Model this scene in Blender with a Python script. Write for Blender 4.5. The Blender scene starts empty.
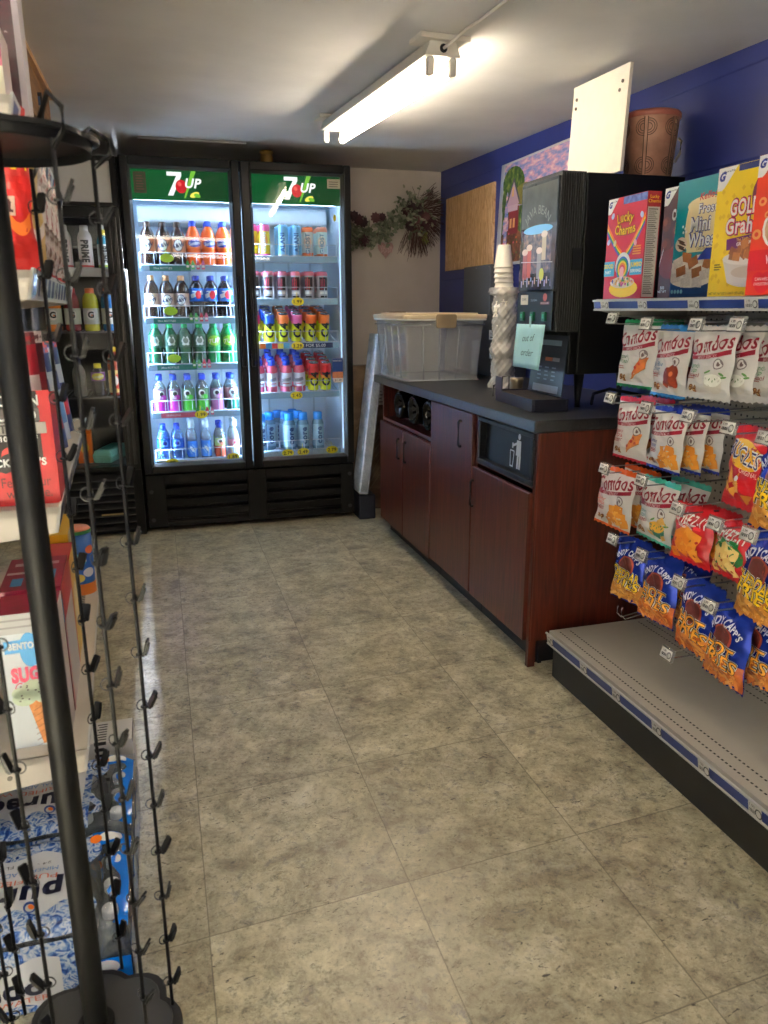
import bpy, math, random
from math import sin, cos, pi, radians as R, sqrt
from mathutils import Vector, Matrix
rnd = random.Random(7)
SC = bpy.context.scene
COL = SC.collection

# ------------------------------------------------------------------ materials
def lin(c):
    out = []
    for v in c[:3]:
        v = v / 255.0
        out.append(v / 12.92 if v <= 0.04045 else ((v + 0.055) / 1.055) ** 2.4)
    return (out[0], out[1], out[2], 1.0)

MATS = {}
def new_mat(name):
    m = bpy.data.materials.new(name); m.use_nodes = True
    nt = m.node_tree
    return m, nt, nt.nodes['Principled BSDF'], nt.nodes['Material Output']

def M(c, rough=0.5, metal=0.0, var=0.06, scale=30.0, bump=0.0, bscale=60.0, trans=0.0, alpha=1.0, coat=0.0, spec=0.5, stretch=None):
    """plain procedural material: base colour broken up by a little noise"""
    key = (tuple(c), rough, metal, var, scale, bump, bscale, trans, alpha, coat, spec, stretch)
    if key in MATS: return MATS[key]
    m, nt, b, out = new_mat('surface')
    N, L = nt.nodes, nt.links
    tc = N.new('ShaderNodeTexCoord')
    src = tc.outputs['Object']
    if stretch:
        mp = N.new('ShaderNodeMapping'); mp.inputs['Scale'].default_value = stretch
        L.new(src, mp.inputs['Vector']); src = mp.outputs['Vector']
    nz = N.new('ShaderNodeTexNoise'); nz.inputs['Scale'].default_value = scale; nz.inputs['Detail'].default_value = 3
    L.new(src, nz.inputs['Vector'])
    mix = N.new('ShaderNodeMix'); mix.data_type = 'RGBA'
    base = lin(c)
    mix.inputs[6].default_value = tuple(v * (1 - var) for v in base[:3]) + (1,)
    mix.inputs[7].default_value = tuple(min(1, v * (1 + var) + var * 0.004) for v in base[:3]) + (1,)
    L.new(nz.outputs['Fac'], mix.inputs[0]); L.new(mix.outputs[2], b.inputs['Base Color'])
    b.inputs['Roughness'].default_value = rough
    b.inputs['Metallic'].default_value = metal
    b.inputs['Specular IOR Level'].default_value = spec
    if trans: b.inputs['Transmission Weight'].default_value = trans
    if alpha < 1: b.inputs['Alpha'].default_value = alpha
    if coat: b.inputs['Coat Weight'].default_value = coat
    if bump:
        n2 = N.new('ShaderNodeTexNoise'); n2.inputs['Scale'].default_value = bscale; n2.inputs['Detail'].default_value = 4
        L.new(src, n2.inputs['Vector'])
        bp = N.new('ShaderNodeBump'); bp.inputs['Strength'].default_value = bump; bp.inputs['Distance'].default_value = 0.004
        L.new(n2.outputs['Fac'], bp.inputs['Height']); L.new(bp.outputs['Normal'], b.inputs['Normal'])
    MATS[key] = m
    return m

def EM(c, strength):
    key = ('em', tuple(c), strength)
    if key in MATS: return MATS[key]
    m = bpy.data.materials.new('lit'); m.use_nodes = True
    nt = m.node_tree; nt.nodes.clear()
    e = nt.nodes.new('ShaderNodeEmission'); o = nt.nodes.new('ShaderNodeOutputMaterial')
    e.inputs['Color'].default_value = lin(c); e.inputs['Strength'].default_value = strength
    nt.links.new(e.outputs[0], o.inputs[0])
    MATS[key] = m
    return m

def GL(tint=(235, 245, 250), gloss=1.0, rough=0.02, haze=0.0, hazec=(220, 225, 230), bump=0.0, base=0.04):
    """thin clear sheet: transparent with a fresnel reflection and an optional milky share"""
    key = ('gl', tuple(tint), gloss, rough, haze, tuple(hazec), bump, base)
    if key in MATS: return MATS[key]
    m = bpy.data.materials.new('clear_sheet'); m.use_nodes = True
    nt = m.node_tree; nt.nodes.clear(); N, L = nt.nodes, nt.links
    o = N.new('ShaderNodeOutputMaterial')
    t = N.new('ShaderNodeBsdfTransparent'); t.inputs['Color'].default_value = lin(tint)
    g = N.new('ShaderNodeBsdfGlossy'); g.inputs['Roughness'].default_value = rough
    lw = N.new('ShaderNodeLayerWeight'); lw.inputs['Blend'].default_value = 0.25
    ml = N.new('ShaderNodeMath'); ml.operation = 'MULTIPLY_ADD'
    ml.inputs[1].default_value = 0.6 * gloss; ml.inputs[2].default_value = base * gloss
    L.new(lw.outputs['Fresnel'], ml.inputs[0])
    mx = N.new('ShaderNodeMixShader')
    L.new(ml.outputs[0], mx.inputs[0])
    if haze > 0:
        d = N.new('ShaderNodeBsdfDiffuse'); d.inputs['Color'].default_value = lin(hazec)
        m2 = N.new('ShaderNodeMixShader'); m2.inputs[0].default_value = haze
        L.new(t.outputs[0], m2.inputs[1]); L.new(d.outputs[0], m2.inputs[2]); L.new(m2.outputs[0], mx.inputs[1])
    else:
        L.new(t.outputs[0], mx.inputs[1])
    if bump:
        tc = N.new('ShaderNodeTexCoord'); nz = N.new('ShaderNodeTexNoise'); nz.inputs['Scale'].default_value = 45; nz.inputs['Detail'].default_value = 3
        bp = N.new('ShaderNodeBump'); bp.inputs['Strength'].default_value = bump; bp.inputs['Distance'].default_value = 0.01
        L.new(tc.outputs['Object'], nz.inputs['Vector']); L.new(nz.outputs['Fac'], bp.inputs['Height']); L.new(bp.outputs['Normal'], g.inputs['Normal'])
    L.new(g.outputs[0], mx.inputs[2]); L.new(mx.outputs[0], o.inputs[0])
    MATS[key] = m
    return m

def ramp(N, L, src, stops):
    r = N.new('ShaderNodeValToRGB'); el = r.color_ramp.elements
    while len(el) < len(stops): el.new(0.5)
    for e, (p, c) in zip(el, stops):
        e.position = p; e.color = lin(c) if max(c) > 1 else (c[0], c[1], c[2], 1)
    L.new(src, r.inputs[0])
    return r.outputs[0]

def NM(stops, scale=8.0, detail=6.0, rough=0.5, stretch=(1, 1, 1), bump=0.0, distort=0.0, metal=0.0, nrough=0.55, dist=0.004, coat=0.0):
    """noise-ramp material (wood, print, mottled things)"""
    m, nt, b, out = new_mat('mottled')
    N, L = nt.nodes, nt.links
    tc = N.new('ShaderNodeTexCoord'); mp = N.new('ShaderNodeMapping'); mp.inputs['Scale'].default_value = stretch
    L.new(tc.outputs['Object'], mp.inputs['Vector'])
    nz = N.new('ShaderNodeTexNoise'); nz.inputs['Scale'].default_value = scale; nz.inputs['Detail'].default_value = detail
    nz.inputs['Roughness'].default_value = nrough; nz.inputs['Distortion'].default_value = distort
    L.new(mp.outputs[0], nz.inputs['Vector'])
    col = ramp(N, L, nz.outputs['Fac'], stops)
    L.new(col, b.inputs['Base Color'])
    b.inputs['Roughness'].default_value = rough; b.inputs['Metallic'].default_value = metal
    if coat: b.inputs['Coat Weight'].default_value = coat
    if bump:
        bp = N.new('ShaderNodeBump'); bp.inputs['Strength'].default_value = bump; bp.inputs['Distance'].default_value = dist
        L.new(nz.outputs['Fac'], bp.inputs['Height']); L.new(bp.outputs['Normal'], b.inputs['Normal'])
    return m

# ------------------------------------------------------------------ mesh builder
class MB:
    def __init__(s): s.v = []; s.f = []; s.mi = []; s.sm = []; s.mats = []
    def m(s, mat):
        for i, x in enumerate(s.mats):
            if x is mat: return i
        s.mats.append(mat); return len(s.mats) - 1
    def add(s, vs, fs, mat, smooth=False, X=None):
        o = len(s.v); k = s.m(mat)
        s.v += [tuple(X @ Vector(p)) for p in vs] if X is not None else [tuple(p) for p in vs]
        for f in fs:
            s.f.append(tuple(o + i for i in f)); s.mi.append(k); s.sm.append(smooth)
        return s
    def box(s, x0, x1, y0, y1, z0, z1, mat, X=None):
        vs = [(x, y, z) for x in (x0, x1) for y in (y0, y1) for z in (z0, z1)]
        return s.add(vs, [(0, 1, 3, 2), (4, 6, 7, 5), (0, 4, 5, 1), (2, 3, 7, 6), (0, 2, 6, 4), (1, 5, 7, 3)], mat, X=X)
    def rbox(s, x0, x1, y0, y1, z0, z1, r, mat, axis='z', n=4, X=None):
        """box with four rounded edges along one axis"""
        if axis == 'z': a0, a1, b0, b1, c0, c1 = x0, x1, y0, y1, z0, z1; mk = lambda a, b, c: (a, b, c)
        elif axis == 'y': a0, a1, b0, b1, c0, c1 = z0, z1, x0, x1, y0, y1; mk = lambda a, b, c: (b, c, a)
        else: a0, a1, b0, b1, c0, c1 = y0, y1, z0, z1, x0, x1; mk = lambda a, b, c: (c, a, b)
        ring = []
        for (ca, cb, t0) in ((a1 - r, b1 - r, 0), (a0 + r, b1 - r, pi / 2), (a0 + r, b0 + r, pi), (a1 - r, b0 + r, 1.5 * pi)):
            for i in range(n + 1):
                t = t0 + (pi / 2) * i / n
                ring.append((ca + r * cos(t), cb + r * sin(t)))
        k = len(ring)
        vs = [mk(a, b, c0) for a, b in ring] + [mk(a, b, c1) for a, b in ring]
        fs = [(i, (i + 1) % k, k + (i + 1) % k, k + i) for i in range(k)] + [tuple(range(k - 1, -1, -1)), tuple(range(k, 2 * k))]
        return s.add(vs, fs, mat, X=X)
    def cyl(s, p0, p1, r, mat, seg=12, r1=None, caps=True, smooth=True):
        p0 = Vector(p0); p1 = Vector(p1); d = (p1 - p0)
        if d.length < 1e-9: return s
        q = d.to_track_quat('Z', 'Y'); r1 = r if r1 is None else r1
        vs = []
        for (p, rr) in ((p0, r), (p1, r1)):
            for i in range(seg):
                t = 2 * pi * i / seg
                vs.append(p + q @ Vector((rr * cos(t), rr * sin(t), 0)))
        fs = [(i, (i + 1) % seg, seg + (i + 1) % seg, seg + i) for i in range(seg)]
        s.add(vs, fs, mat, smooth)
        if caps: s.add(vs, [tuple(range(seg - 1, -1, -1)), tuple(range(seg, 2 * seg))], mat)
        return s
    def tube(s, pts, r, mat, seg=8, closed=False):
        pts = [Vector(p) for p in pts]; n = len(pts); vs = []
        for i, p in enumerate(pts):
            a = pts[i - 1] if (i > 0 or closed) else p
            b = pts[(i + 1) % n] if (i < n - 1 or closed) else p
            d = (b - a)
            if d.length < 1e-9: d = Vector((0, 0, 1))
            q = d.to_track_quat('Z', 'Y')
            for k in range(seg):
                t = 2 * pi * k / seg
                vs.append(p + q @ Vector((r * cos(t), r * sin(t), 0)))
        fs = []
        for i in range(n if closed else n - 1):
            j = (i + 1) % n
            for k in range(seg):
                fs.append((i * seg + k, i * seg + (k + 1) % seg, j * seg + (k + 1) % seg, j * seg + k))
        if not closed: fs += [tuple(range(seg - 1, -1, -1)), tuple(range((n - 1) * seg, n * seg))]
        return s.add(vs, fs, mat, True)
    def lathe(s, prof, mat, seg=24, X=None, cap0=True, cap1=True, smooth=True, sq=0.0):
        vs = []
        for (r, z) in prof:
            for i in range(seg):
                t = 2 * pi * i / seg
                vs.append((r * cos(t), r * sin(t), z))
        fs = []
        for j in range(len(prof) - 1):
            for i in range(seg):
                fs.append((j * seg + i, j * seg + (i + 1) % seg, (j + 1) * seg + (i + 1) % seg, (j + 1) * seg + i))
        if cap0: fs.append(tuple(range(seg - 1, -1, -1)))
        if cap1: fs.append(tuple(range((len(prof) - 1) * seg, len(prof) * seg)))
        return s.add(vs, fs, mat, smooth, X)
    def grid(s, fn, nu, nv, mat, smooth=True, X=None):
        vs = [fn(i / nu, j / nv) for j in range(nv + 1) for i in range(nu + 1)]
        w = nu + 1
        return s.add(vs, [(j * w + i, j * w + i + 1, (j + 1) * w + i + 1, (j + 1) * w + i) for j in range(nv) for i in range(nu)], mat, smooth, X)
    # prints: mp(u, v, off) carries print coordinates to the surface
    def ell(s, mp, u, v, ru, rv, mat, off=0.0006, seg=18, rings=3, rot=0.0, ang=None):
        vs = [mp(u, v, off)]; c, sn = cos(rot), sin(rot)
        for k in range(1, rings + 1):
            for i in range(seg):
                t = 2 * pi * i / seg; a, b = ru * k / rings * cos(t), rv * k / rings * sin(t)
                vs.append(mp(u + a * c - b * sn, v + a * sn + b * c, off))
        fs = [(0, 1 + i, 1 + (i + 1) % seg) for i in range(seg)]
        for k in range(rings - 1):
            o = 1 + k * seg
            fs += [(o + i, o + seg + i, o + seg + (i + 1) % seg, o + (i + 1) % seg) for i in range(seg)]
        return s.add(vs, fs, mat, True)
    def rect(s, mp, u0, v0, u1, v1, mat, off=0.0006, nu=6, nv=6, rot=0.0, sk=0.0):
        cu, cv = (u0 + u1) / 2, (v0 + v1) / 2; c, sn = cos(rot), sin(rot)
        def fn(a, b):
            x = (a - .5) * (u1 - u0) + sk * (b - .5) * (v1 - v0); y = (b - .5) * (v1 - v0)
            return mp(cu + x * c - y * sn, cv + x * sn + y * c, off)
        return s.grid(fn, nu, nv, mat)
    def band(s, mp, lo, hi, mat, off=0.0006, n=16, nv=3):
        """area between two curves lo(t), hi(t), each giving (u, v)"""
        def fn(a, b):
            p, q = lo(a), hi(a)
            return mp(p[0] + (q[0] - p[0]) * b, p[1] + (q[1] - p[1]) * b, off)
        return s.grid(fn, n, nv, mat)
    def text(s, mp, string, u, v, size, mat, off=0.001, rot=0.0, bold=0.0, shear=0.0, width=None, arc=None, maxl=0.02, sx=1.0):
        tris, w = TXT(string, bold, shear)
        k = size; kx = size * sx
        if width: kx = width / w
        c, sn = cos(rot), sin(rot); vs = []; fs = []
        ml = maxl / max(k, 1e-6)
        for t in tris:
            stack = [t]
            while stack:
                a, b, d = stack.pop()
                ls = [((a[0]-b[0])**2 + (a[1]-b[1])**2, 0), ((b[0]-d[0])**2 + (b[1]-d[1])**2, 1), ((d[0]-a[0])**2 + (d[1]-a[1])**2, 2)]
                l, i = max(ls)
                if l > ml * ml:
                    if i == 0: mm = ((a[0]+b[0])/2, (a[1]+b[1])/2); stack += [(a, mm, d), (mm, b, d)]
                    elif i == 1: mm = ((b[0]+d[0])/2, (b[1]+d[1])/2); stack += [(a, b, mm), (a, mm, d)]
                    else: mm = ((a[0]+d[0])/2, (a[1]+d[1])/2); stack += [(a, b, mm), (mm, b, d)]
                    continue
                o = len(vs)
                for p in (a, b, d):
                    x, y = p[0] * kx, p[1] * k
                    if arc:
                        th = x / arc; x, y = (arc + y) * sin(th), (arc + y) * cos(th) - arc
                    vs.append(mp(u + x * c - y * sn, v + x * sn + y * c, off))
                fs.append((o, o + 1, o + 2))
        return s.add(vs, fs, mat)
    def build(s, name, parent=None, loc=(0, 0, 0), rot=(0, 0, 0), bevel=0.0, seg=2, solid=0.0):
        me = bpy.data.meshes.new(name); me.from_pydata(s.v, [], s.f)
        for x in s.mats: me.materials.append(x)
        me.polygons.foreach_set('material_index', s.mi); me.polygons.foreach_set('use_smooth', s.sm); me.update()
        o = bpy.data.objects.new(name, me); COL.objects.link(o)
        o.location = loc; o.rotation_euler = rot
        if parent: o.parent = parent
        if solid:
            md = o.modifiers.new('thick', 'SOLIDIFY'); md.thickness = solid; md.offset = 0
        if bevel:
            md = o.modifiers.new('bev', 'BEVEL'); md.width = bevel; md.segments = seg; md.limit_method = 'ANGLE'; md.angle_limit = R(50)
        return o

TCACHE = {}
def TXT(string, bold=0.0, shear=0.0):
    """built-in font, as triangles in units of the cap height, centred"""
    key = (string, bold, shear)
    if key in TCACHE: return TCACHE[key]
    cu = bpy.data.curves.new('t', 'FONT'); cu.body = string; cu.size = 1.0; cu.offset = bold; cu.shear = shear
    cu.align_x = 'CENTER'; cu.resolution_u = 3; cu.space_character = 1.1 if bold else 1.0; cu.fill_mode = 'FRONT'
    o = bpy.data.objects.new('t', cu); COL.objects.link(o)
    dg = bpy.context.evaluated_depsgraph_get()
    me = bpy.data.meshes.new_from_object(o.evaluated_get(dg)); me.calc_loop_triangles()
    P = [v.co.copy() for v in me.vertices]
    T = [tuple(t.vertices) for t in me.loop_triangles]
    if P:
        x0 = min(p.x for p in P); x1 = max(p.x for p in P)
    else: x0 = 0; x1 = 1
    H = 0.70; cx = (x0 + x1) / 2
    out = [tuple(((P[i].x - cx) / H, (P[i].y - H / 2) / H) for i in t) for t in T]
    bpy.data.objects.remove(o); bpy.data.curves.remove(cu); bpy.data.meshes.remove(me)
    TCACHE[key] = (out, (x1 - x0) / H)
    return TCACHE[key]

def flat(o, ux, uy, n):
    """print map of a flat face: origin o, right ux, up uy, outward n"""
    o, ux, uy, n = Vector(o), Vector(ux), Vector(uy), Vector(n)
    return lambda u, v, off=0: o + ux * u + uy * v + n * off
def cylmap(r, z0=0, phi=-pi / 2):
    """print map round a standing cylinder; u is arc length, 0 faces local -y"""
    def f(u, v, off=0):
        t = phi + u / r
        return Vector(((r + off) * cos(t), (r + off) * sin(t), z0 + v))
    return f

def empty(name, label, cat, loc=(0, 0, 0), rz=0.0, group=None):
    o = bpy.data.objects.new(name, None); COL.objects.link(o); o.empty_display_size = 0.05
    o.location = loc; o.rotation_euler = (0, 0, rz)
    return tag(o, label, cat, group)
def tag(o, label, cat, group=None):
    o['label'] = label; o['category'] = cat
    if group: o['group'] = group
    return o
def struct(o): o['kind'] = 'structure'; return o
def kids(o): return [c for c in bpy.data.objects if c.parent == o]
KID = {}
def dup(root, loc, rz=None, label=None, group=None):
    """copy a thing with its parts and their sub-parts"""
    c = root.copy(); COL.objects.link(c); c.location = loc
    if rz is not None: c.rotation_euler = (0, 0, rz) if not hasattr(rz, '__len__') else rz
    if label: c['label'] = label
    if group: c['group'] = group
    if root.name not in KID: KID[root.name] = [(k, kids(k)) for k in kids(root)]
    for k, gs in KID[root.name]:
        d = k.copy(); COL.objects.link(d); d.parent = c
        for g in gs:
            e = g.copy(); COL.objects.link(e); e.parent = d
    return c
ORD = ['leftmost', 'second from left', 'third from left', 'fourth from left', 'fifth from left', 'sixth from left', 'seventh from left']

# common materials
BLACK = M((22, 22, 24), 0.35); BLACKM = M((26, 26, 28), 0.5); WIRE = M((205, 210, 215), 0.35, 0.6)
WHITE = M((228, 228, 226), 0.5); INK = M((20, 20, 22), 0.6); CHROME = M((200, 200, 205), 0.2, 0.95)
RED = M((190, 22, 32), 0.4); GREEN = M((10, 120, 55), 0.4); YEL = M((245, 205, 20), 0.4); BLUEP = M((18, 60, 150), 0.4)
MAROON = M((130, 12, 35), 0.4); TAN = M((196, 132, 62), 0.5, var=0.3, scale=90); ORANGE = M((240, 120, 20), 0.4)

# ------------------------------------------------------------------ camera
f_px, pitch, yaw, roll = 762.51, 0.260734, 0.286218, -0.004093
fw = Vector((sin(yaw) * cos(pitch), cos(yaw) * cos(pitch), -sin(pitch)))
r0 = Vector((cos(yaw), -sin(yaw), 0)); u0 = r0.cross(fw)
rt = r0 * cos(roll) + u0 * sin(roll); up = -r0 * sin(roll) + u0 * cos(roll)
cam = bpy.data.objects.new('camera', bpy.data.cameras.new('camera')); COL.objects.link(cam)
cam.matrix_world = Matrix(((rt.x, up.x, -fw.x, 0), (rt.y, up.y, -fw.y, 0), (rt.z, up.z, -fw.z, 1.27), (0, 0, 0, 1)))
cam.data.sensor_fit = 'HORIZONTAL'; cam.data.sensor_width = 36.0; cam.data.lens = 36.0 * f_px / 768.0
cam.data.clip_start = 0.02
cam.data.dof.use_dof = True; cam.data.dof.focus_distance = 3.0; cam.data.dof.aperture_fstop = 9.0
SC.camera = cam
SC.view_settings.view_transform = 'Standard'; SC.view_settings.look = 'None'
SC.view_settings.gamma = 1.0; SC.view_settings.use_curve_mapping = False
SC.view_settings.exposure = 0.32

# ------------------------------------------------------------------ room
XR, XL, YB, YF = 1.94, -1.30, 5.20, -2.2
def ceil_z(y): return 2.155 + 0.022 * (y - 5.2)

def floor_mat():
    m, nt, b, out = new_mat('vinyl_tile'); N, L = nt.nodes, nt.links
    tc = N.new('ShaderNodeTexCoord'); sp = N.new('ShaderNodeSeparateXYZ'); L.new(tc.outputs['Object'], sp.inputs[0])
    def mth(op, a, b_=None, c=None):
        n = N.new('ShaderNodeMath'); n.operation = op
        for i, v in enumerate((a, b_, c)):
            if v is None: continue
            if hasattr(v, 'links'): L.new(v, n.inputs[i])
            else: n.inputs[i].default_value = v
        return n.outputs[0]
    u = mth('MULTIPLY_ADD', sp.outputs[1], -0.006, sp.outputs[0])
    v = mth('MULTIPLY_ADD', sp.outputs[0], -0.07, sp.outputs[1])
    gu = mth('DIVIDE', mth('SUBTRACT', u, 0.459 - 4.5), 0.45); gv = mth('DIVIDE', mth('SUBTRACT', v, 1.364 - 4.85), 0.485)
    lu = mth('ABSOLUTE', mth('SUBTRACT', mth('FRACT', mth('ADD', gu, 0.5)), 0.5))
    lv = mth('ABSOLUTE', mth('SUBTRACT', mth('FRACT', mth('ADD', gv, 0.5)), 0.5))
    line = mth('LESS_THAN', mth('MINIMUM', lu, lv), 0.0032)
    cell = N.new('ShaderNodeCombineXYZ'); L.new(mth('FLOOR', gu), cell.inputs[0]); L.new(mth('FLOOR', gv), cell.inputs[1])
    wn = N.new('ShaderNodeTexWhiteNoise'); wn.noise_dimensions = '2D'; L.new(cell.outputs[0], wn.inputs['Vector'])
    off = N.new('ShaderNodeVectorMath'); off.operation = 'MULTIPLY_ADD'
    L.new(wn.outputs['Color'], off.inputs[0]); off.inputs[1].default_value = (9, 9, 9); L.new(tc.outputs['Object'], off.inputs[2])
    def noise(scale, det, ro, dis=0.0, src=off.outputs[0], st=None):
        if st:
            mp = N.new('ShaderNodeMapping'); mp.inputs['Scale'].default_value = st; L.new(src, mp.inputs[0]); src = mp.outputs[0]
        n = N.new('ShaderNodeTexNoise'); n.inputs['Scale'].default_value = scale; n.inputs['Detail'].default_value = det
        n.inputs['Roughness'].default_value = ro; n.inputs['Distortion'].default_value = dis; L.new(src, n.inputs['Vector'])
        return n.outputs['Fac']
    base = ramp(N, L, noise(9.0, 10, 0.78, 0.3), [(0.34, (124, 115, 98)), (0.45, (168, 159, 133)), (0.55, (197, 189, 160)), (0.66, (224, 218, 195))])
    # slate-like grey veins
    vein = ramp(N, L, noise(26.0, 9, 0.8, 0.9), [(0.36, (0, 0, 0)), (0.47, (1, 1, 1)), (0.9, (1, 1, 1))])
    patch = ramp(N, L, noise(2.4, 3, 0.5, 0.0), [(0.48, (1, 1, 1)), (0.62, (0, 0, 0))])
    mx0 = N.new('ShaderNodeMath'); mx0.operation = 'MAXIMUM'; L.new(vein, mx0.inputs[0]); L.new(patch, mx0.inputs[1])
    mixv = N.new('ShaderNodeMix'); mixv.data_type = 'RGBA'; L.new(mx0.outputs[0], mixv.inputs[0])
    mixv.inputs[6].default_value = lin((120, 116, 114)); L.new(base, mixv.inputs[7])
    scr = ramp(N, L, noise(24, 4, 0.6, 2.2, st=(1.0, 2.6, 1)), [(0.32, (1, 1, 1)), (0.36, (0, 0, 0)), (1.0, (0, 0, 0))])
    mixs = N.new('ShaderNodeMix'); mixs.data_type = 'RGBA'; L.new(scr, mixs.inputs[0]); L.new(mixv.outputs[2], mixs.inputs[6]); mixs.inputs[7].default_value = lin((72, 66, 58))
    grain = ramp(N, L, noise(60.0, 8, 0.8, 0.2), [(0.30, (0.74, 0.73, 0.72)), (0.5, (1, 1, 1)), (0.70, (1.14, 1.14, 1.12))])
    crm = ramp(N, L, noise(17.0, 8, 0.8, 0.5), [(0.54, (0, 0, 0)), (0.62, (1, 1, 1)), (1, (1, 1, 1))])
    mg = N.new('ShaderNodeMix'); mg.data_type = 'RGBA'; mg.blend_type = 'MULTIPLY'; mg.inputs[0].default_value = 0.85; L.new(mixs.outputs[2], mg.inputs[6]); L.new(grain, mg.inputs[7])
    mc = N.new('ShaderNodeMix'); mc.data_type = 'RGBA'; L.new(mth('MULTIPLY', crm, 0.4), mc.inputs[0]); L.new(mg.outputs[2], mc.inputs[6]); mc.inputs[7].default_value = lin((214, 208, 184))
    cv = N.new('ShaderNodeHueSaturation'); L.new(mc.outputs[2], cv.inputs['Color']); L.new(mth('MULTIPLY', mth('MULTIPLY_ADD', wn.outputs['Value'], 0.10, 0.95), mth('MULTIPLY_ADD', noise(2.6, 4, 0.6, 0.6), 0.7, 0.65)), cv.inputs['Value'])
    mixl = N.new('ShaderNodeMix'); mixl.data_type = 'RGBA'; L.new(mth('MULTIPLY', line, 0.55), mixl.inputs[0]); L.new(cv.outputs[0], mixl.inputs[6]); mixl.inputs[7].default_value = lin((66, 60, 50))
    L.new(mixl.outputs[2], b.inputs['Base Color'])
    rr = N.new('ShaderNodeMapRange'); rr.inputs[3].default_value = 0.20; rr.inputs[4].default_value = 0.42; L.new(noise(14, 6, 0.7), rr.inputs[0]); L.new(rr.outputs[0], b.inputs['Roughness'])
    bp = N.new('ShaderNodeBump'); bp.inputs['Strength'].default_value = 0.25; bp.inputs['Distance'].default_value = 0.003
    L.new(noise(18, 8, 0.75, 0.8), bp.inputs['Height']); L.new(bp.outputs[0], b.inputs['Normal'])
    return m

def blue_wall_mat():
    m, nt, b, out = new_mat('blue_paint'); N, L = nt.nodes, nt.links
    tc = N.new('ShaderNodeTexCoord'); sp = N.new('ShaderNodeSeparateXYZ'); L.new(tc.outputs['Object'], sp.inputs[0])
    w = N.new('ShaderNodeMath'); w.operation = 'MULTIPLY'; w.inputs[1].default_value = 1 / 0.29; L.new(sp.outputs[2], w.inputs[0])
    fr = N.new('ShaderNodeMath'); fr.operation = 'FRACT'; L.new(w.outputs[0], fr.inputs[0])
    groove = ramp(N, L, fr.outputs[0], [(0.0, (0, 0, 0)), (0.025, (1, 1, 1)), (1.0, (1, 1, 1))])
    nz = N.new('ShaderNodeTexNoise'); nz.inputs['Scale'].default_value = 3; nz.inputs['Detail'].default_value = 5; L.new(tc.outputs['Object'], nz.inputs['Vector'])
    col = ramp(N, L, nz.outputs['Fac'], [(0.3, (37, 48, 118)), (0.7, (46, 58, 134))])
    L.new(col, b.inputs['Base Color']); b.inputs['Roughness'].default_value = 0.42
    bp = N.new('ShaderNodeBump'); bp.inputs['Strength'].default_value = 0.6; bp.inputs['Distance'].default_value = 0.006
    L.new(groove, bp.inputs['Height']); L.new(bp.outputs[0], b.inputs['Normal'])
    return m

FLOORM = floor_mat(); BLUEW = blue_wall_mat()
CEILM = NM([(0.3, (212, 210, 207)), (0.7, (226, 224, 221))], 3, 5, 0.75, bump=0.1)
WALLW = NM([(0.3, (196, 186, 178)), (0.7, (208, 199, 191))], 4, 6, 0.7, bump=0.12)
T = 0.1
struct(MB().box(XL - T, XR + T, YF - T, YB + T, -0.1, 0.0, FLOORM).build('floor'))
cb = MB(); y0, y1 = YF - T, YB + T
cb.add([(x, y, ceil_z(y) + h) for x in (XL - T, XR + T) for y in (y0, y1) for h in (0, 0.1)],
       [(0, 1, 3, 2), (4, 6, 7, 5), (0, 4, 5, 1), (2, 3, 7, 6), (0, 2, 6, 4), (1, 5, 7, 3)], CEILM)
struct(cb.build('ceiling'))
# back wall; unseen window added behind the coolers so daylight streaks through their gap
BX0, BX1, BZ0, BZ1 = -.26, .03, 1.20, 1.78
bw = MB(); bw.box(XL - T, BX0, YB, YB + T, 0, 2.2, WALLW); bw.box(BX1, XR + T, YB, YB + T, 0, 2.2, WALLW)
bw.box(BX0, BX1, YB, YB + T, 0, BZ0, WALLW); bw.box(BX0, BX1, YB, YB + T, BZ1, 2.2, WALLW)
struct(bw.build('wall_back'))
w2 = MB(); f2 = M((200, 200, 198), .5)
for (a, b_) in ((BX0, BX0 + .03), (BX1 - .03, BX1)): w2.box(a, b_, YB + .03, YB + .08, BZ0, BZ1, f2)
for (a, b_) in ((BZ0, BZ0 + .03), (BZ1 - .03, BZ1)): w2.box(BX0 + .03, BX1 - .03, YB + .03, YB + .08, a, b_, f2)
w2 = struct(w2.build('added_window'))
struct(MB().box(BX0 + .03, BX1 - .03, YB + .05, YB + .056, BZ0 + .03, BZ1 - .03, GL((250, 252, 255))).build('pane', w2))
struct(MB().box(XR, XR + T, YF, YB, 0, 2.2, BLUEW).build('wall_right'))
# left wall with a wide shop window near the camera; plain front wall behind the camera
WY0, WY1, WZ0, WZ1 = -1.4, 0.75, 0.45, 1.95
lb = MB(); lb.box(XL - T, XL, YF, YB, 0, WZ0, WALLW); lb.box(XL - T, XL, YF, YB, WZ1, 2.2, WALLW)
lb.box(XL - T, XL, YF, WY0, WZ0, WZ1, WALLW); lb.box(XL - T, XL, WY1, YB, WZ0, WZ1, WALLW)
struct(lb.build('wall_left'))
struct(MB().box(XL, XR, YF - T, YF, 0, 2.2, WALLW).build('wall_front'))
wb = MB(); fr = M((60, 60, 64), 0.4, 0.5)
for (a, b_) in ((WY0, WY0 + .05), (-.35, -.30), (WY1 - .05, WY1)): wb.box(XL - .07, XL - .02, a, b_, WZ0, WZ1, fr)
for (a, b_) in ((WZ0, WZ0 + .05), (WZ1 - .05, WZ1)): wb.box(XL - .07, XL - .02, WY0 + .05, WY1 - .05, a, b_, fr)
win = struct(wb.build('window_1'))
struct(MB().box(XL - .048, XL - .042, WY0 + .05, WY1 - .05, WZ0 + .05, WZ1 - .05, GL((250, 252, 255))).build('pane', win))
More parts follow.
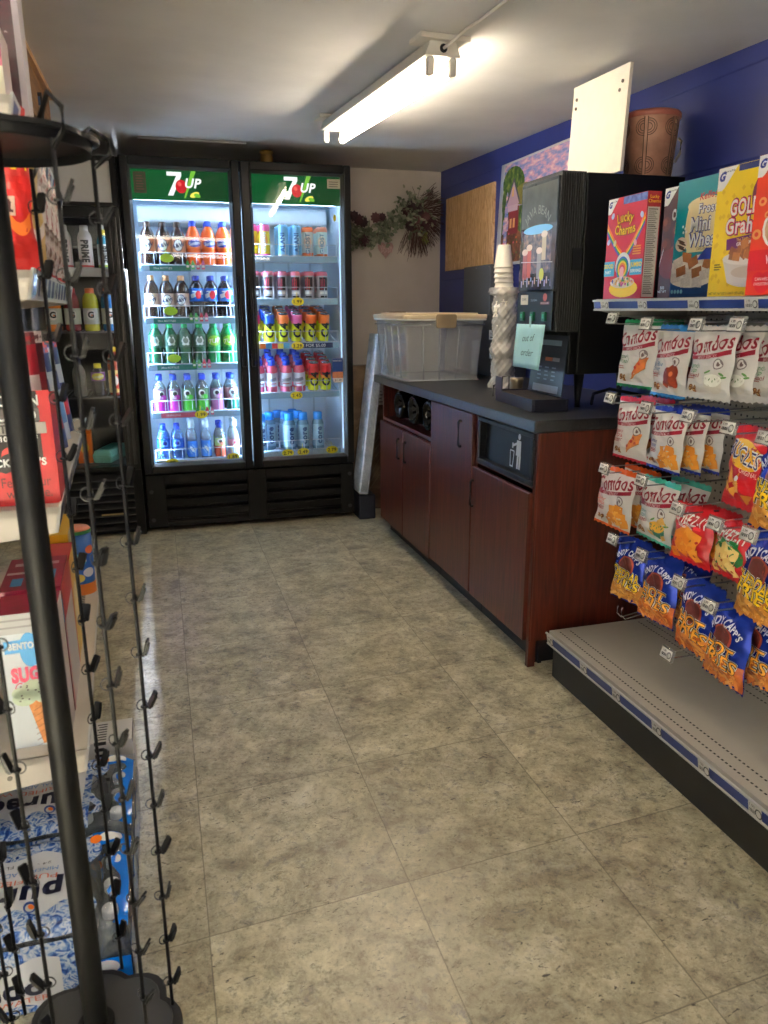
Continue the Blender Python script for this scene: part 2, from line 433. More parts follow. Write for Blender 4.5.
# timber header under the ceiling above the left shelves
WOODB = NM([(0.3, (92, 62, 34)), (0.6, (126, 88, 50)), (0.8, (142, 102, 62))], 9, 6, 0.6, (6, .5, 6), bump=0.15, distort=0.6)
WOODT = NM([(0.3, (170, 130, 88)), (0.7, (196, 154, 108))], 9, 5, 0.6, (6, .5, 6))
tb = MB()
tb.add([(x, y, z) for x in (-0.46, -0.335) for y in (2.1, 3.7) for z in (1.93, None)] if False else
       [(-0.46, 2.1, 1.93), (-0.46, 2.1, ceil_z(2.1)), (-0.46, 3.7, 1.93), (-0.46, 3.7, ceil_z(3.7)), (-0.335, 2.1, 1.93), (-0.335, 2.1, ceil_z(2.1)), (-0.335, 3.7, 1.93), (-0.335, 3.7, ceil_z(3.7))],
       [(0, 1, 3, 2), (4, 6, 7, 5), (0, 4, 5, 1), (2, 3, 7, 6), (0, 2, 6, 4)], WOODB)
tb.add([(-0.335, 2.1, ceil_z(2.1) - .022), (-0.318, 2.1, ceil_z(2.1) - .022), (-0.318, 2.1, ceil_z(2.1) - .001), (-0.335, 2.1, ceil_z(2.1) - .001),
        (-0.335, 3.7, ceil_z(3.7) - .022), (-0.318, 3.7, ceil_z(3.7) - .022), (-0.318, 3.7, ceil_z(3.7) - .001), (-0.335, 3.7, ceil_z(3.7) - .001)],
       [(0, 1, 2, 3), (7, 6, 5, 4), (0, 4, 5, 1), (1, 5, 6, 2), (2, 6, 7, 3), (3, 7, 4, 0)], WOODT)
struct(tb.build('trim_1'))

# ------------------------------------------------------------------ light
def area(name, loc, size, sy, energy, color, rot):
    l = bpy.data.lights.new(name, 'AREA'); l.shape = 'RECTANGLE'; l.size = size; l.size_y = sy; l.energy = energy; l.color = color
    o = bpy.data.objects.new(name, l); COL.objects.link(o); o.location = loc; o.rotation_euler = rot
    return o
area('daylight', (XL - .3, (WY0 + WY1) / 2, (WZ0 + WZ1) / 2 + .1), 2.1, 1.5, 14, (0.95, 0.97, 1.0), (R(90), 0, R(-90)))
sun = bpy.data.objects.new('sun', bpy.data.lights.new('sun', 'SUN')); COL.objects.link(sun)
sun.data.energy = 950; sun.data.angle = .02; sun.data.color = (1.0, .98, .95); sun.rotation_euler = Vector((.44, -.34, -.88)).to_track_quat('-Z', 'Y').to_euler()  # added to bounce off the unseen floor and brighten the ceiling
area('gap_streak_light', (-.12, YB + .3, 1.52), .30, .46, 300, (0.86, 0.93, 1.0), (R(-90), 0, 0))  # lamp added behind the back wall, shines out between the coolers
w = bpy.data.worlds.new('sky'); SC.world = w; w.use_nodes = True
bg = w.node_tree.nodes['Background']; sky = w.node_tree.nodes.new('ShaderNodeTexSky'); sky.sky_type = 'HOSEK_WILKIE'
w.node_tree.links.new(sky.outputs[0], bg.inputs[0]); bg.inputs[1].default_value = 0.6

# ceiling strip light: housing, spacers, four lamp holders, one of two tubes fitted
FIXW = M((222, 216, 204), 0.45); TUBE = EM((255, 238, 212), 58.0); TUBE2 = EM((255, 242, 224), 15.0)
def strip_light(loc, rz, label, lit, cable):
    o = empty('strip_light', label, 'ceiling light', loc, rz)
    b = MB()   # local: y along the fixture, z = 0 at the ceiling
    b.add([(sx * w_, y, z) for y in (-.63, .63) for (sx, w_, z) in ((-1, .045, -.015), (1, .045, -.015), (1, .062, -.058), (-1, .062, -.058))],
          [(0, 1, 2, 3), (7, 6, 5, 4), (0, 4, 5, 1), (1, 5, 6, 2), (2, 6, 7, 3), (3, 7, 4, 0)], FIXW)
    b.build('housing', o, bevel=.003)
    for y in (-.6, .6): MB().box(-.085, .085, y - .05, y + .05, -.016, 0.0, FIXW).build('mounting_block', o, bevel=.002)
    MB().cyl((0, -.6315, -.036), (0, -.63, -.036), .013, INK).build('cable_hole', o)
    for y in (-.612, .612):
        for x in (-.038, .038):
            h = MB(); h.rbox(x - .011, x + .011, y - .012, y + .012, -.112, -.058, .008, FIXW, 'y'); h.build('lamp_holder', o, bevel=.002)
    t = MB(); t.cyl((.038, -.6, -.092), (.038, .6, -.092), .0165, TUBE if cable else TUBE2, 16); t.build('fluorescent_tube', o)
    if cable:
        MB().tube([(0, -.632, -.036), (.02, -.68, -.02), (.03, -.74, -.008), (.035, -.82, -.007), (.03, -.98, -.007), (.03, -1.4, -.007)], .005, FIXW).build('cable', o)
    return o
sl = strip_light((0.908, 3.15, ceil_z(3.15) - .002), R(3.2), 'white ceiling strip light with one glowing tube above the floor', True, True)
for (lx_, ly_, t_) in ((.22, .85, 'above the rack aisle'), (.9, -1.2, 'near the shop front')):  # more strip lights added out of view to brighten the room
    o = strip_light((lx_, ly_, ceil_z(ly_) - .002), 0, 'added white ceiling strip light out of view, ' + t_, True, False); o.rotation_euler = (math.atan(.022), 0, R(90))
    o.location.z = ceil_z(ly_) - .02
sl.rotation_euler = (math.atan(0.022), 0, R(3.2))

# ------------------------------------------------------------------ double-door cooler
CX0, CX1, CYF, CYB, CZ = -0.108, 1.137, 4.50, 5.17, 2.05
BK = M((12, 12, 13), 0.3, spec=.25); BKM = M((15, 15, 16), 0.5, spec=.2); GASK = M((60, 62, 64), 0.5)
CINT = M((216, 230, 242), 0.4, var=0.02)
cooler = empty('double_door_cooler', 'tall black cooler with two lit glass doors and green signs', 'drinks cooler', ((CX0 + CX1) / 2, CYF, 0))
def W(o):   # parts of this thing are written in world coordinates
    o.matrix_parent_inverse = o.parent.matrix_basis.inverted(); return o
IX0, IX1, IYB, IZ0, IZ1 = CX0 + .045, CX1 - .045, 5.09, 0.385, 2.0
b = MB()
b.box(CX0, IX0, 4.555, CYB, .03, CZ, BK); b.box(IX1, CX1, 4.555, CYB, .03, CZ, BK)
b.box(IX0, IX1, 5.12, CYB, .03, CZ, BK); b.box(IX0, IX1, 4.555, 5.12, IZ1, CZ, BK)
b.box(IX0, IX1, 4.62, 5.12, .03, .345, BK); b.box(IX0, IX1, 4.555, 5.12, .345, IZ0, BK)
W(b.build('cabinet', cooler, bevel=.004))
b = MB()
e = .003
b.box(IX0, IX0 + e, 4.575, 5.115, IZ0, IZ1, CINT); b.box(IX1 - e, IX1, 4.575, 5.115, IZ0, IZ1, CINT)
b.box(IX0 + e, IX1 - e, IYB, IYB + .025, IZ0 + e, IZ1 - e, CINT); b.box(IX0 + e, IX1 - e, 4.575, IYB, IZ0, IZ0 + e, CINT); b.box(IX0 + e, IX1 - e, 4.575, IYB, IZ1 - e, IZ1, CINT)
for x in (.08, .24, .40, .70, .86, 1.0): b.box(x, x + .012, IYB - .006, IYB, .45, 1.75, M((190, 204, 216), .4))
W(b.build('liner', cooler))
# evaporator cover under the roof of the box
b = MB(); b.rbox(IX0 + .03, IX1 - .03, 4.82, 5.085, 1.75, 1.85, .03, M((232, 236, 238), .4), 'x'); W(b.build('evaporator_cover', cooler))
LED = EM((184, 220, 255), 84); LEDS = EM((190, 222, 255), 1.3); LEDT = EM((190, 222, 255), 16)
for (x0, x1, m_) in ((IX0 + .003, IX0 + .009, LED), (.498, .506, LED), (.524, .532, LED), (IX1 - .008, IX1 - .003, LEDS)):
    W(MB().box(x0, x1, 4.566, 4.590, .43, 1.82, m_).build('led_strip', cooler))
for (x0, x1) in ((IX0 + .02, .50), (.53, IX1 - .02)):
    W(MB().box(x0, x1, 4.60, 4.625, 1.845, 1.852, LEDT).build('led_strip', cooler))
W(MB().box(.508, .523, 4.56, 5.08, .40, 1.99, M((206, 216, 226), .4)).build('centre_mullion', cooler))
W(MB().box(CX0 - .0125, CX0 - .0005, 4.53, 4.60, 1.48, 2.04, BKM).build('gap_light_stop', cooler))  # added strip, stops leaked light in the upper part of the gap
def door(x0, x1, gx0, gx1, name):
    b = MB(); z0, z1, gz0, gz1 = .352, 2.046, .408, 1.988
    # stepped frame: outer bar and inner bevel towards the glass
    def bar(pts, mat):
        b.add(pts, [(0, 1, 2, 3), (4, 7, 6, 5), (0, 4, 5, 1), (1, 5, 6, 2), (2, 6, 7, 3), (3, 7, 4, 0)], mat)
    for (a0, a1, c0, c1) in ((x0, gx0 - .012, z0, z1), (gx1 + .012, x1, z0, z1), (gx0 - .012, gx1 + .012, z0, gz0 - .012), (gx0 - .012, gx1 + .012, gz1 + .012, z1)):
        b.box(a0, a1, 4.495, 4.55, c0, c1, BK)
    d = W(b.build(name, cooler, bevel=.007, seg=3))
    b = MB(); i = .012
    O = [(gx0 - i, gz0 - i), (gx1 + i, gz0 - i), (gx1 + i, gz1 + i), (gx0 - i, gz1 + i)]; I = [(gx0, gz0), (gx1, gz0), (gx1, gz1), (gx0, gz1)]
    vs = [(x, 4.502, z) for x, z in O] + [(x, 4.522, z) for x, z in I] + [(x, 4.55, z) for x, z in O] + [(x, 4.55, z) for x, z in I]
    fs = []
    for k in range(4):
        n = (k + 1) % 4
        fs += [(k, n, 4 + n, 4 + k), (4 + k, 4 + n, 12 + n, 12 + k), (8 + k, 12 + k, 12 + n, 8 + n)]
    b.add(vs, fs, M((70, 68, 66), .3, .4)); W2(b.build('glazing_bead', d), d)
    g = MB(); g.box(gx0, gx1, 4.524, 4.530, gz0, gz1, GL((252, 254, 255), gloss=.75, base=.02)); W2(g.build('glass', d), d)
    return d
def W2(o, p): return o          # parent already sits in world coordinates
dl = door(CX0 + .002, .5125, -.05, .456, 'door'); dr = door(.5195, CX1 - .002, .582, 1.082, 'door')
W(MB().box(.478, .500, 4.470, 4.494, .95, 1.45, BK).build('handle', cooler, bevel=.006)); W(MB().box(.532, .554, 4.470, 4.494, .95, 1.45, BK).build('handle', cooler, bevel=.006))
# lower grille with open slots
b = MB(); zs = [.058, .083, .125, .150, .192, .217, .258, .283]
for (a0, a1) in ((CX0 + .004, .0), (.478, .588), (1.05, CX1 - .004)): b.box(a0, a1, 4.515, 4.54, .03, .343, BKM)
for (a0, a1) in ((0, .478), (.588, 1.05)):
    edges = [.03] + zs + [.343]
    for k in range(0, len(edges), 2): b.box(a0, a1, 4.515, 4.54, edges[k], edges[k + 1], BKM)
W(b.build('grille', cooler, bevel=.003))
b = MB()
for (a0, a1) in ((0, .478), (.588, 1.05)):
    for z in (.083, .150, .217, .283): b.tube([(a0 + .01, 4.513, z), (a1 - .01, 4.513, z)], .005, BK)
W(b.build('grille_louver', cooler))
for x in (CX0 + .06, CX1 - .06): W(MB().cyl((x, 4.66, 0), (x, 4.66, .03), .025, BKM).build('foot', cooler))
for x in (CX0 + .06, CX1 - .06): W(MB().cyl((x, 5.1, 0), (x, 5.1, .03), .025, BKM).build('foot', cooler))
for (x, z) in ((CX0 + .03, .075), (CX0 + .03, .245), (CX1 - .03, .075), (CX1 - .03, .28)): W(MB().cyl((x, 4.511, z), (x, 4.516, z), .012, GASK).build('grille_screw', cooler))
# green backlit signs behind the top of each glass
SGN = EM((16, 104, 52), 0.55); SW = EM((245, 250, 245), 1.0); SR = EM((205, 30, 40), 0.9); SY = EM((238, 228, 90), 1.0); SG2 = EM((120, 190, 60), 0.9); SGD = EM((10, 84, 40), 0.5)
def sign(x0, x1):
    b = MB(); b.box(x0, x1, 4.545, 4.56, 1.838, 1.995, SGN)
    p = flat((0, 4.545, 0), (1, 0, 0), (0, 0, 1), (0, -1, 0)); cx = (x0 + x1) / 2 + .02; cz = 1.917
    b.rect(p, cx + .06, cz - .077, x1 - .002, cz + .076, SGD, .0004, 1, 1, sk=.0)
    b.band(p, lambda t: (cx - .004 + .044 * t, cz - .066 + .138 * t), lambda t: (cx + .004 + .062 * t, cz - .066 + .138 * t), SG2, .0006)
    b.rect(p, cx - .088, cz + .044, cx - .012, cz + .064, SW, .001)                      # the figure seven
    b.band(p, lambda t: (cx - .088 + .05 * t, cz - .055 + .1 * t), lambda t: (cx - .060 + .048 * t, cz - .055 + .1 * t), SW, .001)
    b.ell(p, cx - .016, cz - .008, .030, .034, SR, .0013); b.ell(p, cx - .024, cz + .004, .010, .012, EM((236, 90, 84), 1.0), .0016, rot=.6)
    b.text(p, 'UP', cx + .048, cz + .010, .046, SW, .0018, bold=.03, shear=.25, width=.086)
    b.ell(p, cx + .052, cz - .048, .026, .013, SY, .0016, rot=.4); b.ell(p, cx + .066, cz - .052, .018, .010, SG2, .0018, rot=-.3)
    return W(b.build('header_sign', cooler))
sign(-.052, .458); sign(.580, 1.084)
b = MB(); p = flat((0, 4.524, 0), (1, 0, 0), (0, 0, 1), (0, -1, 0))
b.rect(p, -.036, 1.868, .026, 1.972, M((92, 70, 62), .5), .0008, 1, 1); b.rect(p, -.031, 1.873, .021, 1.967, M((58, 84, 58), .5), .0012, 1, 1)
for i in range(6): b.rect(p, -.024, 1.884 + i * .013, .014 - .006 * (i % 2), 1.889 + i * .013, M((120, 88, 78), .5), .0015, 1, 1)
W2(b.build('sticker', dl), dl)['label'] = 'small brown warning sticker with rows of print'
b = MB(); b.rect(p, 1.005, 1.925, 1.080, 1.975, M((196, 190, 170), .5), .0008, 1, 1)
for i in range(3): b.rect(p, 1.015, 1.934 + i * .012, 1.068, 1.938 + i * .012, M((110, 100, 84), .5), .0012, 1, 1)
W2(b.build('sticker', dr), dr)['label'] = 'small cream paper sticker at the top right corner'
b = MB(); b.rect(p, 1.012, .905, 1.078, .985, M((24, 62, 128), .5), .0008, 1, 1); b.rect(p, 1.012, .868, 1.078, .905, M((190, 120, 80), .5, var=.4, scale=80), .0008, 1, 1); b.rect(p, 1.018, .842, 1.078, .868, M((230, 224, 214), .5), .0009, 1, 1)
b.text(p, 'BREAKFAST', 1.045, .970, .008, M((240, 240, 240), .5), .0013, width=.054); b.text(p, '$1.49', 1.048, .855, .013, INK, .0013)
W2(b.build('sticker', dr), dr)['label'] = 'blue and orange offer sticker at the right edge'
b = MB(); b.ell(p, 1.045, 1.77, .008, .019, M((232, 214, 60), .5), .0008); W2(b.build('sticker', dr), dr)['label'] = 'small yellow oval sticker'

# shelves: wire deck, white front fence, price strip
STEEL = M((146, 180, 206), 0.4, 0.0); TEAL = M((20, 120, 110), .45); PINK = M((214, 90, 120), .45); CREAM = M((225, 222, 205), .5)
PY = M((250, 226, 30), .4); PG = M((170, 214, 40), .4)
LX0, LX1, RX0, RX1 = IX0 + .026, .492, .540, IX1 - .026
LZ = [1.497, 1.215, .957, .685, .405]; RZ = [1.552, 1.317, 1.067, .776, .423]
def shelf(x0, x1, z, strip, tags, fence=.075, sl=0.0):
    s = MB(); zb = z + sl * .46
    s.tube([(x0, 4.60, z), (x1, 4.60, z), (x1, 5.06, zb), (x0, 5.06, zb)], .004, WIRE, 6, True)
    for i in range(17):
        x = x0 + (x1 - x0) * (i + .5) / 17; s.tube([(x, 4.60, z), (x, 5.06, zb)], .0022, WIRE, 5)
    s.tube([(x0, 4.83, z - .004 + sl * .23), (x1, 4.83, z - .004 + sl * .23)], .003, WIRE, 6)
    s = W(s.build('shelf', cooler))
    fb = MB()
    for h in (.012, fence): fb.tube([(x0, 4.588, z + h), (x1, 4.588, z + h)], .0022, WIRE, 6)
    for i in range(8): fb.tube([(x0 + (x1 - x0) * i / 7, 4.588, z), (x0 + (x1 - x0) * i / 7, 4.588, z + fence)], .002, WIRE, 5)
    fb.build('front_fence', s)
    r = MB(); r.box(x0, x1, 4.572, 4.582, z - .024, z + .010, STEEL)
    p = flat((0, 4.572, z), (1, 0, 0), (0, 0, 1), (0, -1, 0))
    for op in strip: op(r, p)
    r.build('price_strip', s)
    for (x, dz, txt, mat) in tags:
        t = MB(); q = flat((x, 4.568, z + dz), (1, 0, 0), (0, 0, 1), (0, -1, 0))
        t.ell(q, 0, 0, .037, .023, mat, 0.0, 20, 2); t.ell(q, 0, 0, .034, .020, mat, .0006)
        t.tube([(x - .004, 4.571, z + dz), (x - .004, 4.571, z + dz + .05)], .0015, mat, 5)
        if txt: t.text(q, txt, 0, 0, .020, INK, .0012, bold=.02)
        o = t.build('price_tag', s)
        if txt: o['label'] = 'yellow oval price tag reading ' + txt
    return s
def bottles_strip(col, words='20oz BOTTLES', x=.10):
    def f(r, p):
        r.rect(p, x - .09, -.021, x + .13, .007, col, .0008, 1, 1)
        if words: r.text(p, words, x - .02, -.007, .011, M((235, 240, 235), .5), .0014)
        for i, c in enumerate(((40, 150, 60), (90, 190, 120), (200, 60, 80), (220, 110, 150))):
            u = x + .115 + i * .028
            r.rect(p, u - .009, -.012, u + .009, .022, M(c, .4), .0016, 1, 1); r.ell(p, u, .026, .006, .010, M(c, .4), .0018); r.ell(p, u, .004, .008, .007, M((240, 240, 240), .4), .002)
    return f
def colour_strip(r, p):
    for i, c in enumerate(((230, 200, 60), (240, 120, 40), (60, 140, 200), (220, 60, 60), (240, 220, 90), (90, 170, 210))):
        r.rect(p, .56 + i * .035, -.022, .593 + i * .035, .008, M(c, .5, var=.3, scale=120), .0008, 1, 1)
    r.rect(p, .82, -.022, 1.03, .008, M((22, 44, 92), .5), .0008, 1, 1)
    r.text(p, '2 FOR $5.00', .915, -.007, .019, M((240, 245, 250), .5), .0014)
shelf(LX0, LX1, LZ[0], [bottles_strip(TEAL)], [(.106, .046, '', PG)])
shelf(LX0, LX1, LZ[1], [bottles_strip(TEAL)], [(.106, .046, '', PG)])
shelf(LX0, LX1, LZ[2], [bottles_strip(TEAL)], [(.106, .044, '', PG)])
shelf(LX0, LX1, LZ[3], [bottles_strip(PINK, 'SPARKLING')], [(.235, -.008, '1.99', PY)])
shelf(LX0, LX1, LZ[4], [lambda r, p: r.rect(p, LX0 + .01, -.022, LX1 - .02, .008, CREAM, .0008, 1, 1)], [(.052, -.002, '.99', PY), (.405, .012, '1.89', PY)], .07)
shelf(RX0, RX1, RZ[0], [], [])
shelf(RX0, RX1, RZ[1], [], [(.825, -.006, '1.99', PY)])
shelf(RX0, RX1, RZ[2], [colour_strip], [(.815, -.008, '3.29', PY)], sl=.2126)
shelf(RX0, RX1, RZ[3], [], [(.800, -.008, '2.45', PY)], sl=.2126)
shelf(RX0, RX1, RZ[4], [lambda r, p: r.rect(p, .56, -.022, 1.05, .008, M((170, 190, 205), .5, var=.3, scale=60), .0008, 1, 1)], [(.735, -.002, '2.79', PY), (.830, .0, '2.49', PY), (1.01, .004, '2.79', PY)], .07)

tag(MB().tube([(.0, 4.50, ceil_z(4.5) - .007), (.56, 4.50, ceil_z(4.5) - .007)], .0065, M((170, 172, 174), .4), 10).build('conduit'), 'thin pale conduit along the ceiling above the lit cooler', 'pipe')
# brass can and clutter on top of the cooler
o = empty('metal_can', 'small brass can on top of the black cooler', 'can', (.685, 4.62, CZ))
BR = M((140, 108, 54), .3, .8)
b = MB(); b.lathe([(.034, 0), (.036, .004), (.036, .045), (.032, .049), (.032, .055), (.039, .057), (.039, .070), (.030, .073)], BR, 24); b.build('body', o)

# ------------------------------------------------------------------ drinks
def liq(c): return M(c, .12, var=.05, scale=20, coat=.6)
SODA = [(.80, 0), (1, .03), (1, .16), (.93, .26), (.97, .36), (1, .40), (1, .62), (.97, .68), (.80, .77), (.52, .85), (.40, .885), (.40, .90)]
WAT = [(.85, 0), (1, .03), (1, .10), (.96, .12), (1, .14), (1, .30), (.96, .32), (1, .34), (1, .62), (.92, .70), (.62, .80), (.42, .87), (.42, .90)]
CORE = [(.88, 0), (1, .03), (1, .62), (.97, .70), (.75, .78), (.70, .80)]
SQ = [(.85, 0), (1, .03), (1, .58), (.90, .66), (.55, .78), (.42, .84), (.42, .88)]
def bottle(name, h, r, prof, body, cap, label=None, caph=.10, capr=.43, lab=(.40, .62), pr=None, cat='bottle', low=None):
    o = empty(name, 'bottle', cat)
    b = MB(); b.lathe([(r * a, h * z) for a, z in prof], body, 20)
    if low: b.lathe([(r * 1.006, h * low[0]), (r * 1.006, h * low[1])], low[2], 20, cap0=False, cap1=False)
    b.build('body', o)
    z1 = prof[-1][1]
    c = MB(); cr = r * capr; zc = h * (z1 - .005)
    c.lathe([(cr, zc), (cr * 1.04, zc + .004), (cr * 1.04, zc + h * caph * .9), (cr * .9, zc + h * caph)], cap, 16)
    c.lathe([(cr * 1.12, zc - .004), (cr * 1.12, zc)], cap, 16); c.build('cap', o)
    if label:
        l = MB(); l.lathe([(r * 1.012, h * lab[0]), (r * 1.012, h * lab[1])], label, 24, cap0=False, cap1=False)
        mp = cylmap(r * 1.012)
        if pr: pr(l, mp, h * (lab[0] + lab[1]) / 2, h * (lab[1] - lab[0]), r)
        l.build('label', o)
    return o
def can(name, h, r, segs, pr=None, top=CHROME, cat='can'):
    o = empty(name, 'can', cat)
    b = MB(); b.lathe([(r * .78, 0), (r * .97, .008)], CHROME, 20, cap1=False)
    z = [(.008, segs[0][1])] ; lo = .008
    for (fr_, m_) in segs:
        hi = fr_ * (h - .012); b.lathe([(r, lo) if lo > .008 else (r * .97, lo), (r, hi)], m_, 20, cap0=False, cap1=False); lo = hi
    b.lathe([(r, h - .012), (r * .84, h)], segs[-1][1], 20, cap0=False, cap1=False)
    if pr: pr(b, cylmap(r), h, r)
    b.build('body', o)
    t = MB(); t.lathe([(r * .86, h - .001), (r * .86, h + .002), (r * .80, h + .002), (r * .78, h - .002)], top, 20); t.rbox(-.006, .006, -.008, .012, h - .002, h + .0005, .003, top); t.build('lid', o)
    return o
NAVY = M((14, 28, 80), .4); WH = M((240, 240, 236), .4); DKBL = M((16, 36, 140), .35); CAPB = M((24, 66, 200), .35); CAPG = M((20, 170, 90), .35)
def pr_root(bgc, txt):
    def f(l, mp, z, hh, r):
        l.rect(mp, -r * 1.1, z - hh * .46, r * 1.1, z + hh * .46, bgc, .0004, 8, 2)
        l.ell(mp, .0, z, r * .62, hh * .42, NAVY, .0008); l.ell(mp, 0, z, r * .54, hh * .36, WH, .0011)
        l.text(mp, txt, 0, z, hh * .26, NAVY, .0015, bold=.03, rot=.2, maxl=.01)
    return f
def pr_script(txt, col, back=None):
    def f(l, mp, z, hh, r):
        if back: l.ell(mp, 0, z, r * 1.0, hh * .40, back, .0005)
        l.text(mp, txt, 0, z, hh * .34, col, .0012, bold=.02, rot=.18, shear=.2, width=r * 1.7, maxl=.01)
    return f
def pr_pop(l, mp, z, hh, r):
    l.rect(mp, -r, z - hh * .12, r, z + hh * .2, M((240, 240, 245), .4), .0005, 8, 2, rot=.3); l.ell(mp, r * .2, z, r * .42, hh * .33, M((210, 30, 50), .4), .001)
    l.text(mp, '7', -r * .35, z + hh * .05, hh * .5, WH, .0013, bold=.03, shear=.2)
def pr_emb(c1, c2):
    def f(l, mp, z, hh, r):
        l.ell(mp, 0, z, r * .6, hh * .42, c1, .0006, 6); l.ell(mp, 0, z + hh * .03, r * .36, hh * .22, c2, .0011)
        l.rect(mp, -r * .5, z - hh * .32, r * .5, z - hh * .2, c1, .0009, 6, 1)
    return f
def pr_fruit(c1):
    def f(l, mp, z, hh, r):
        l.ell(mp, -r * .1, z + hh * .12, r * .55, hh * .3, WH, .0006); l.ell(mp, .0, z + hh * .1, r * .34, hh * .2, M((60, 48, 52), .5), .001)
        l.ell(mp, r * .3, z - hh * .2, r * .55, hh * .22, c1, .0011); l.text(mp, 'ICE', -r * .1, z - hh * .22, hh * .16, WH, .0016, bold=.02, maxl=.01)
    return f
rootb = bottle('soda_bottle', .236, .0398, SODA, liq((46, 20, 12)), M((60, 34, 20), .4), M((222, 178, 150), .45), pr=pr_root(M((226, 150, 106), .45), 'A&W'), lab=(.30, .64))
orng = bottle('soda_bottle', .244, .0400, SODA, liq((238, 92, 18)), CAPB, M((240, 104, 24), .4), pr=pr_script('Sunkist', WH, M((24, 60, 170), .4)))
cream = bottle('soda_bottle', .236, .0398, SODA, liq((40, 22, 18)), M((196, 140, 92), .4), M((212, 178, 168), .45), pr=pr_root(M((222, 196, 180), .45), 'A&W'), lab=(.28, .58))
cola = bottle('soda_bottle', .236, .0398, SODA, liq((22, 14, 22)), M((30, 50, 150), .4), M((30, 110, 215), .4), pr=pr_pop, lab=(.40, .70))
ginger = bottle('soda_bottle', .236, .0398, SODA, liq((24, 84, 52)), CAPG, M((40, 92, 66), .4), pr=pr_emb(M((214, 222, 214), .4), M((120, 136, 120), .4)), lab=(.42, .72))
lime = bottle('soda_bottle', .236, .0398, SODA, liq((20, 150, 76)), CAPG, M((30, 150, 60), .4), pr=pr_script('7UP', WH, M((150, 210, 60), .4)), lab=(.42, .72))
def spark(c, c2): return bottle('sparkling_water_bottle', .216, .0362, SQ, GL((226, 236, 236), haze=.22, hazec=(200, 206, 206)), CAPB, GL((230, 230, 230), haze=.55, hazec=c2), pr=pr_fruit(M(c, .4)), lab=(.32, .62), low=(.03, .34, liq(c)), caph=.12, capr=.5)
sp_m = spark((226, 60, 196), (206, 150, 190)); sp_g = spark((80, 200, 60), (150, 190, 150)); sp_l = spark((226, 140, 212), (220, 170, 205)); sp_t = spark((10, 110, 90), (205, 110, 120))
blu = bottle('water_bottle', .205, .037, WAT, GL((190, 220, 250), haze=.3, hazec=(120, 180, 240), bump=.4), CAPB, GL((150, 200, 255), haze=.7, hazec=(40, 110, 220)), lab=(.36, .62), pr=pr_emb(M((120, 180, 240), .4), DKBL))
def pr_diag(l, mp, z, hh, r):
    l.rect(mp, -r * .75, z - hh * .2, r * .75, z + hh * .2, M((176, 214, 240), .4), .0006, 8, 2, rot=-1.0)
    l.rect(mp, -r * .5, z - hh * .08, r * .5, z + hh * .08, WH, .001, 8, 2, rot=-1.0)
wht = bottle('water_bottle', .215, .031, SQ, GL((226, 236, 246), haze=.3, hazec=(200, 214, 228)), M((216, 232, 240), .4), M((56, 130, 220), .4), lab=(.06, .5), pr=pr_diag, caph=.18, capr=.6)
red = bottle('sparkling_water_bottle', .21, .032, SQ, GL((230, 236, 236), haze=.25), CAPB, M((190, 214, 120), .4), pr=pr_fruit(M((226, 100, 60), .4)), lab=(.34, .56), low=(.03, .36, liq((236, 92, 60))), caph=.13, capr=.55)
pnk = bottle('sparkling_water_bottle', .215, .031, SQ, GL((230, 236, 240), haze=.3), M((220, 236, 240), .4), M((226, 130, 160), .4), pr=pr_emb(WH, M((220, 70, 90), .4)), lab=(.3, .5), low=(.03, .30, liq((170, 190, 230))), caph=.16, capr=.6)
def pr_can(txt, tc, blob=None, size=.055, u=0):
    def f(b, mp, h, r):
        if blob: b.ell(mp, 0, h * .5, r * .75, h * .2, blob, .0005)
        b.text(mp, txt, u, h * .46, size, tc, .0012, rot=pi / 2, bold=.04, maxl=.008)
    return f
def pr_monst(b, mp, h, r):
    for i in range(3): b.rect(mp, -r * .55 + i * r * .3, h * .36, -r * .42 + i * r * .3, h * (.74 + .06 * (i % 2)), M((196, 60, 80), .4), .0006, 2, 4)
    b.rect(mp, -r * .7, h * .20, r * .7, h * .30, WH, .0006, 6, 1); b.rect(mp, -r * .6, h * .08, r * .6, h * .14, INK, .0006, 6, 1)
    b.rect(mp, -r * .8, h * .34, r * .8, h * .80, M((34, 30, 34), .4), .0004, 8, 2)
SIL = M((196, 204, 212), .28, .7); CY = M((232, 238, 30), .35); PK = M((236, 90, 150), .35); OR = M((240, 120, 60), .35)
c_yel = can('energy_drink_can', .178, .033, [(.12, PK), (.85, M((245, 214, 40), .35)), (1, PK)], pr_can('CELSIUS', WH, M((236, 160, 60), .4), .020))
c_blu = can('energy_drink_can', .178, .033, [(.1, SIL), (1, M((132, 196, 236), .35))], pr_can('ALANI', M((40, 96, 160), .4), M((176, 220, 244), .4), .024))
c_wor = can('energy_drink_can', .170, .033, [(.18, OR), (.9, M((222, 226, 218), .35)), (1, OR)], pr_can('GHOST', M((70, 110, 120), .4), M((236, 200, 170), .4), .022))
c_wte = can('energy_drink_can', .172, .033, [(.14, OR), (.9, M((206, 232, 226), .35)), (1, M((236, 150, 120), .35))], pr_can('GHOST', M((110, 150, 160), .4), M((240, 220, 190), .4), .022))
c_blk = can('energy_drink_can', .160, .033, [(.1, SIL), (.92, M((180, 184, 190), .3, .2)), (1, M((226, 120, 140), .35))], pr_monst)
def c4(c): return can('energy_drink_can', .165, .033, [(.72, CY), (1, M(c, .35))], pr_can('C4', INK, None, .048))
c4s = [c4(c) for c in ((226, 40, 96), (20, 84, 200), (240, 124, 60), (236, 110, 170), (240, 108, 40), (244, 120, 36))]
c4r = can('energy_drink_can', .172, .033, [(.50, CY), (.62, M((240, 150, 40), .35)), (1, M((216, 40, 44), .35))], pr_can('C4', INK, None, .048))
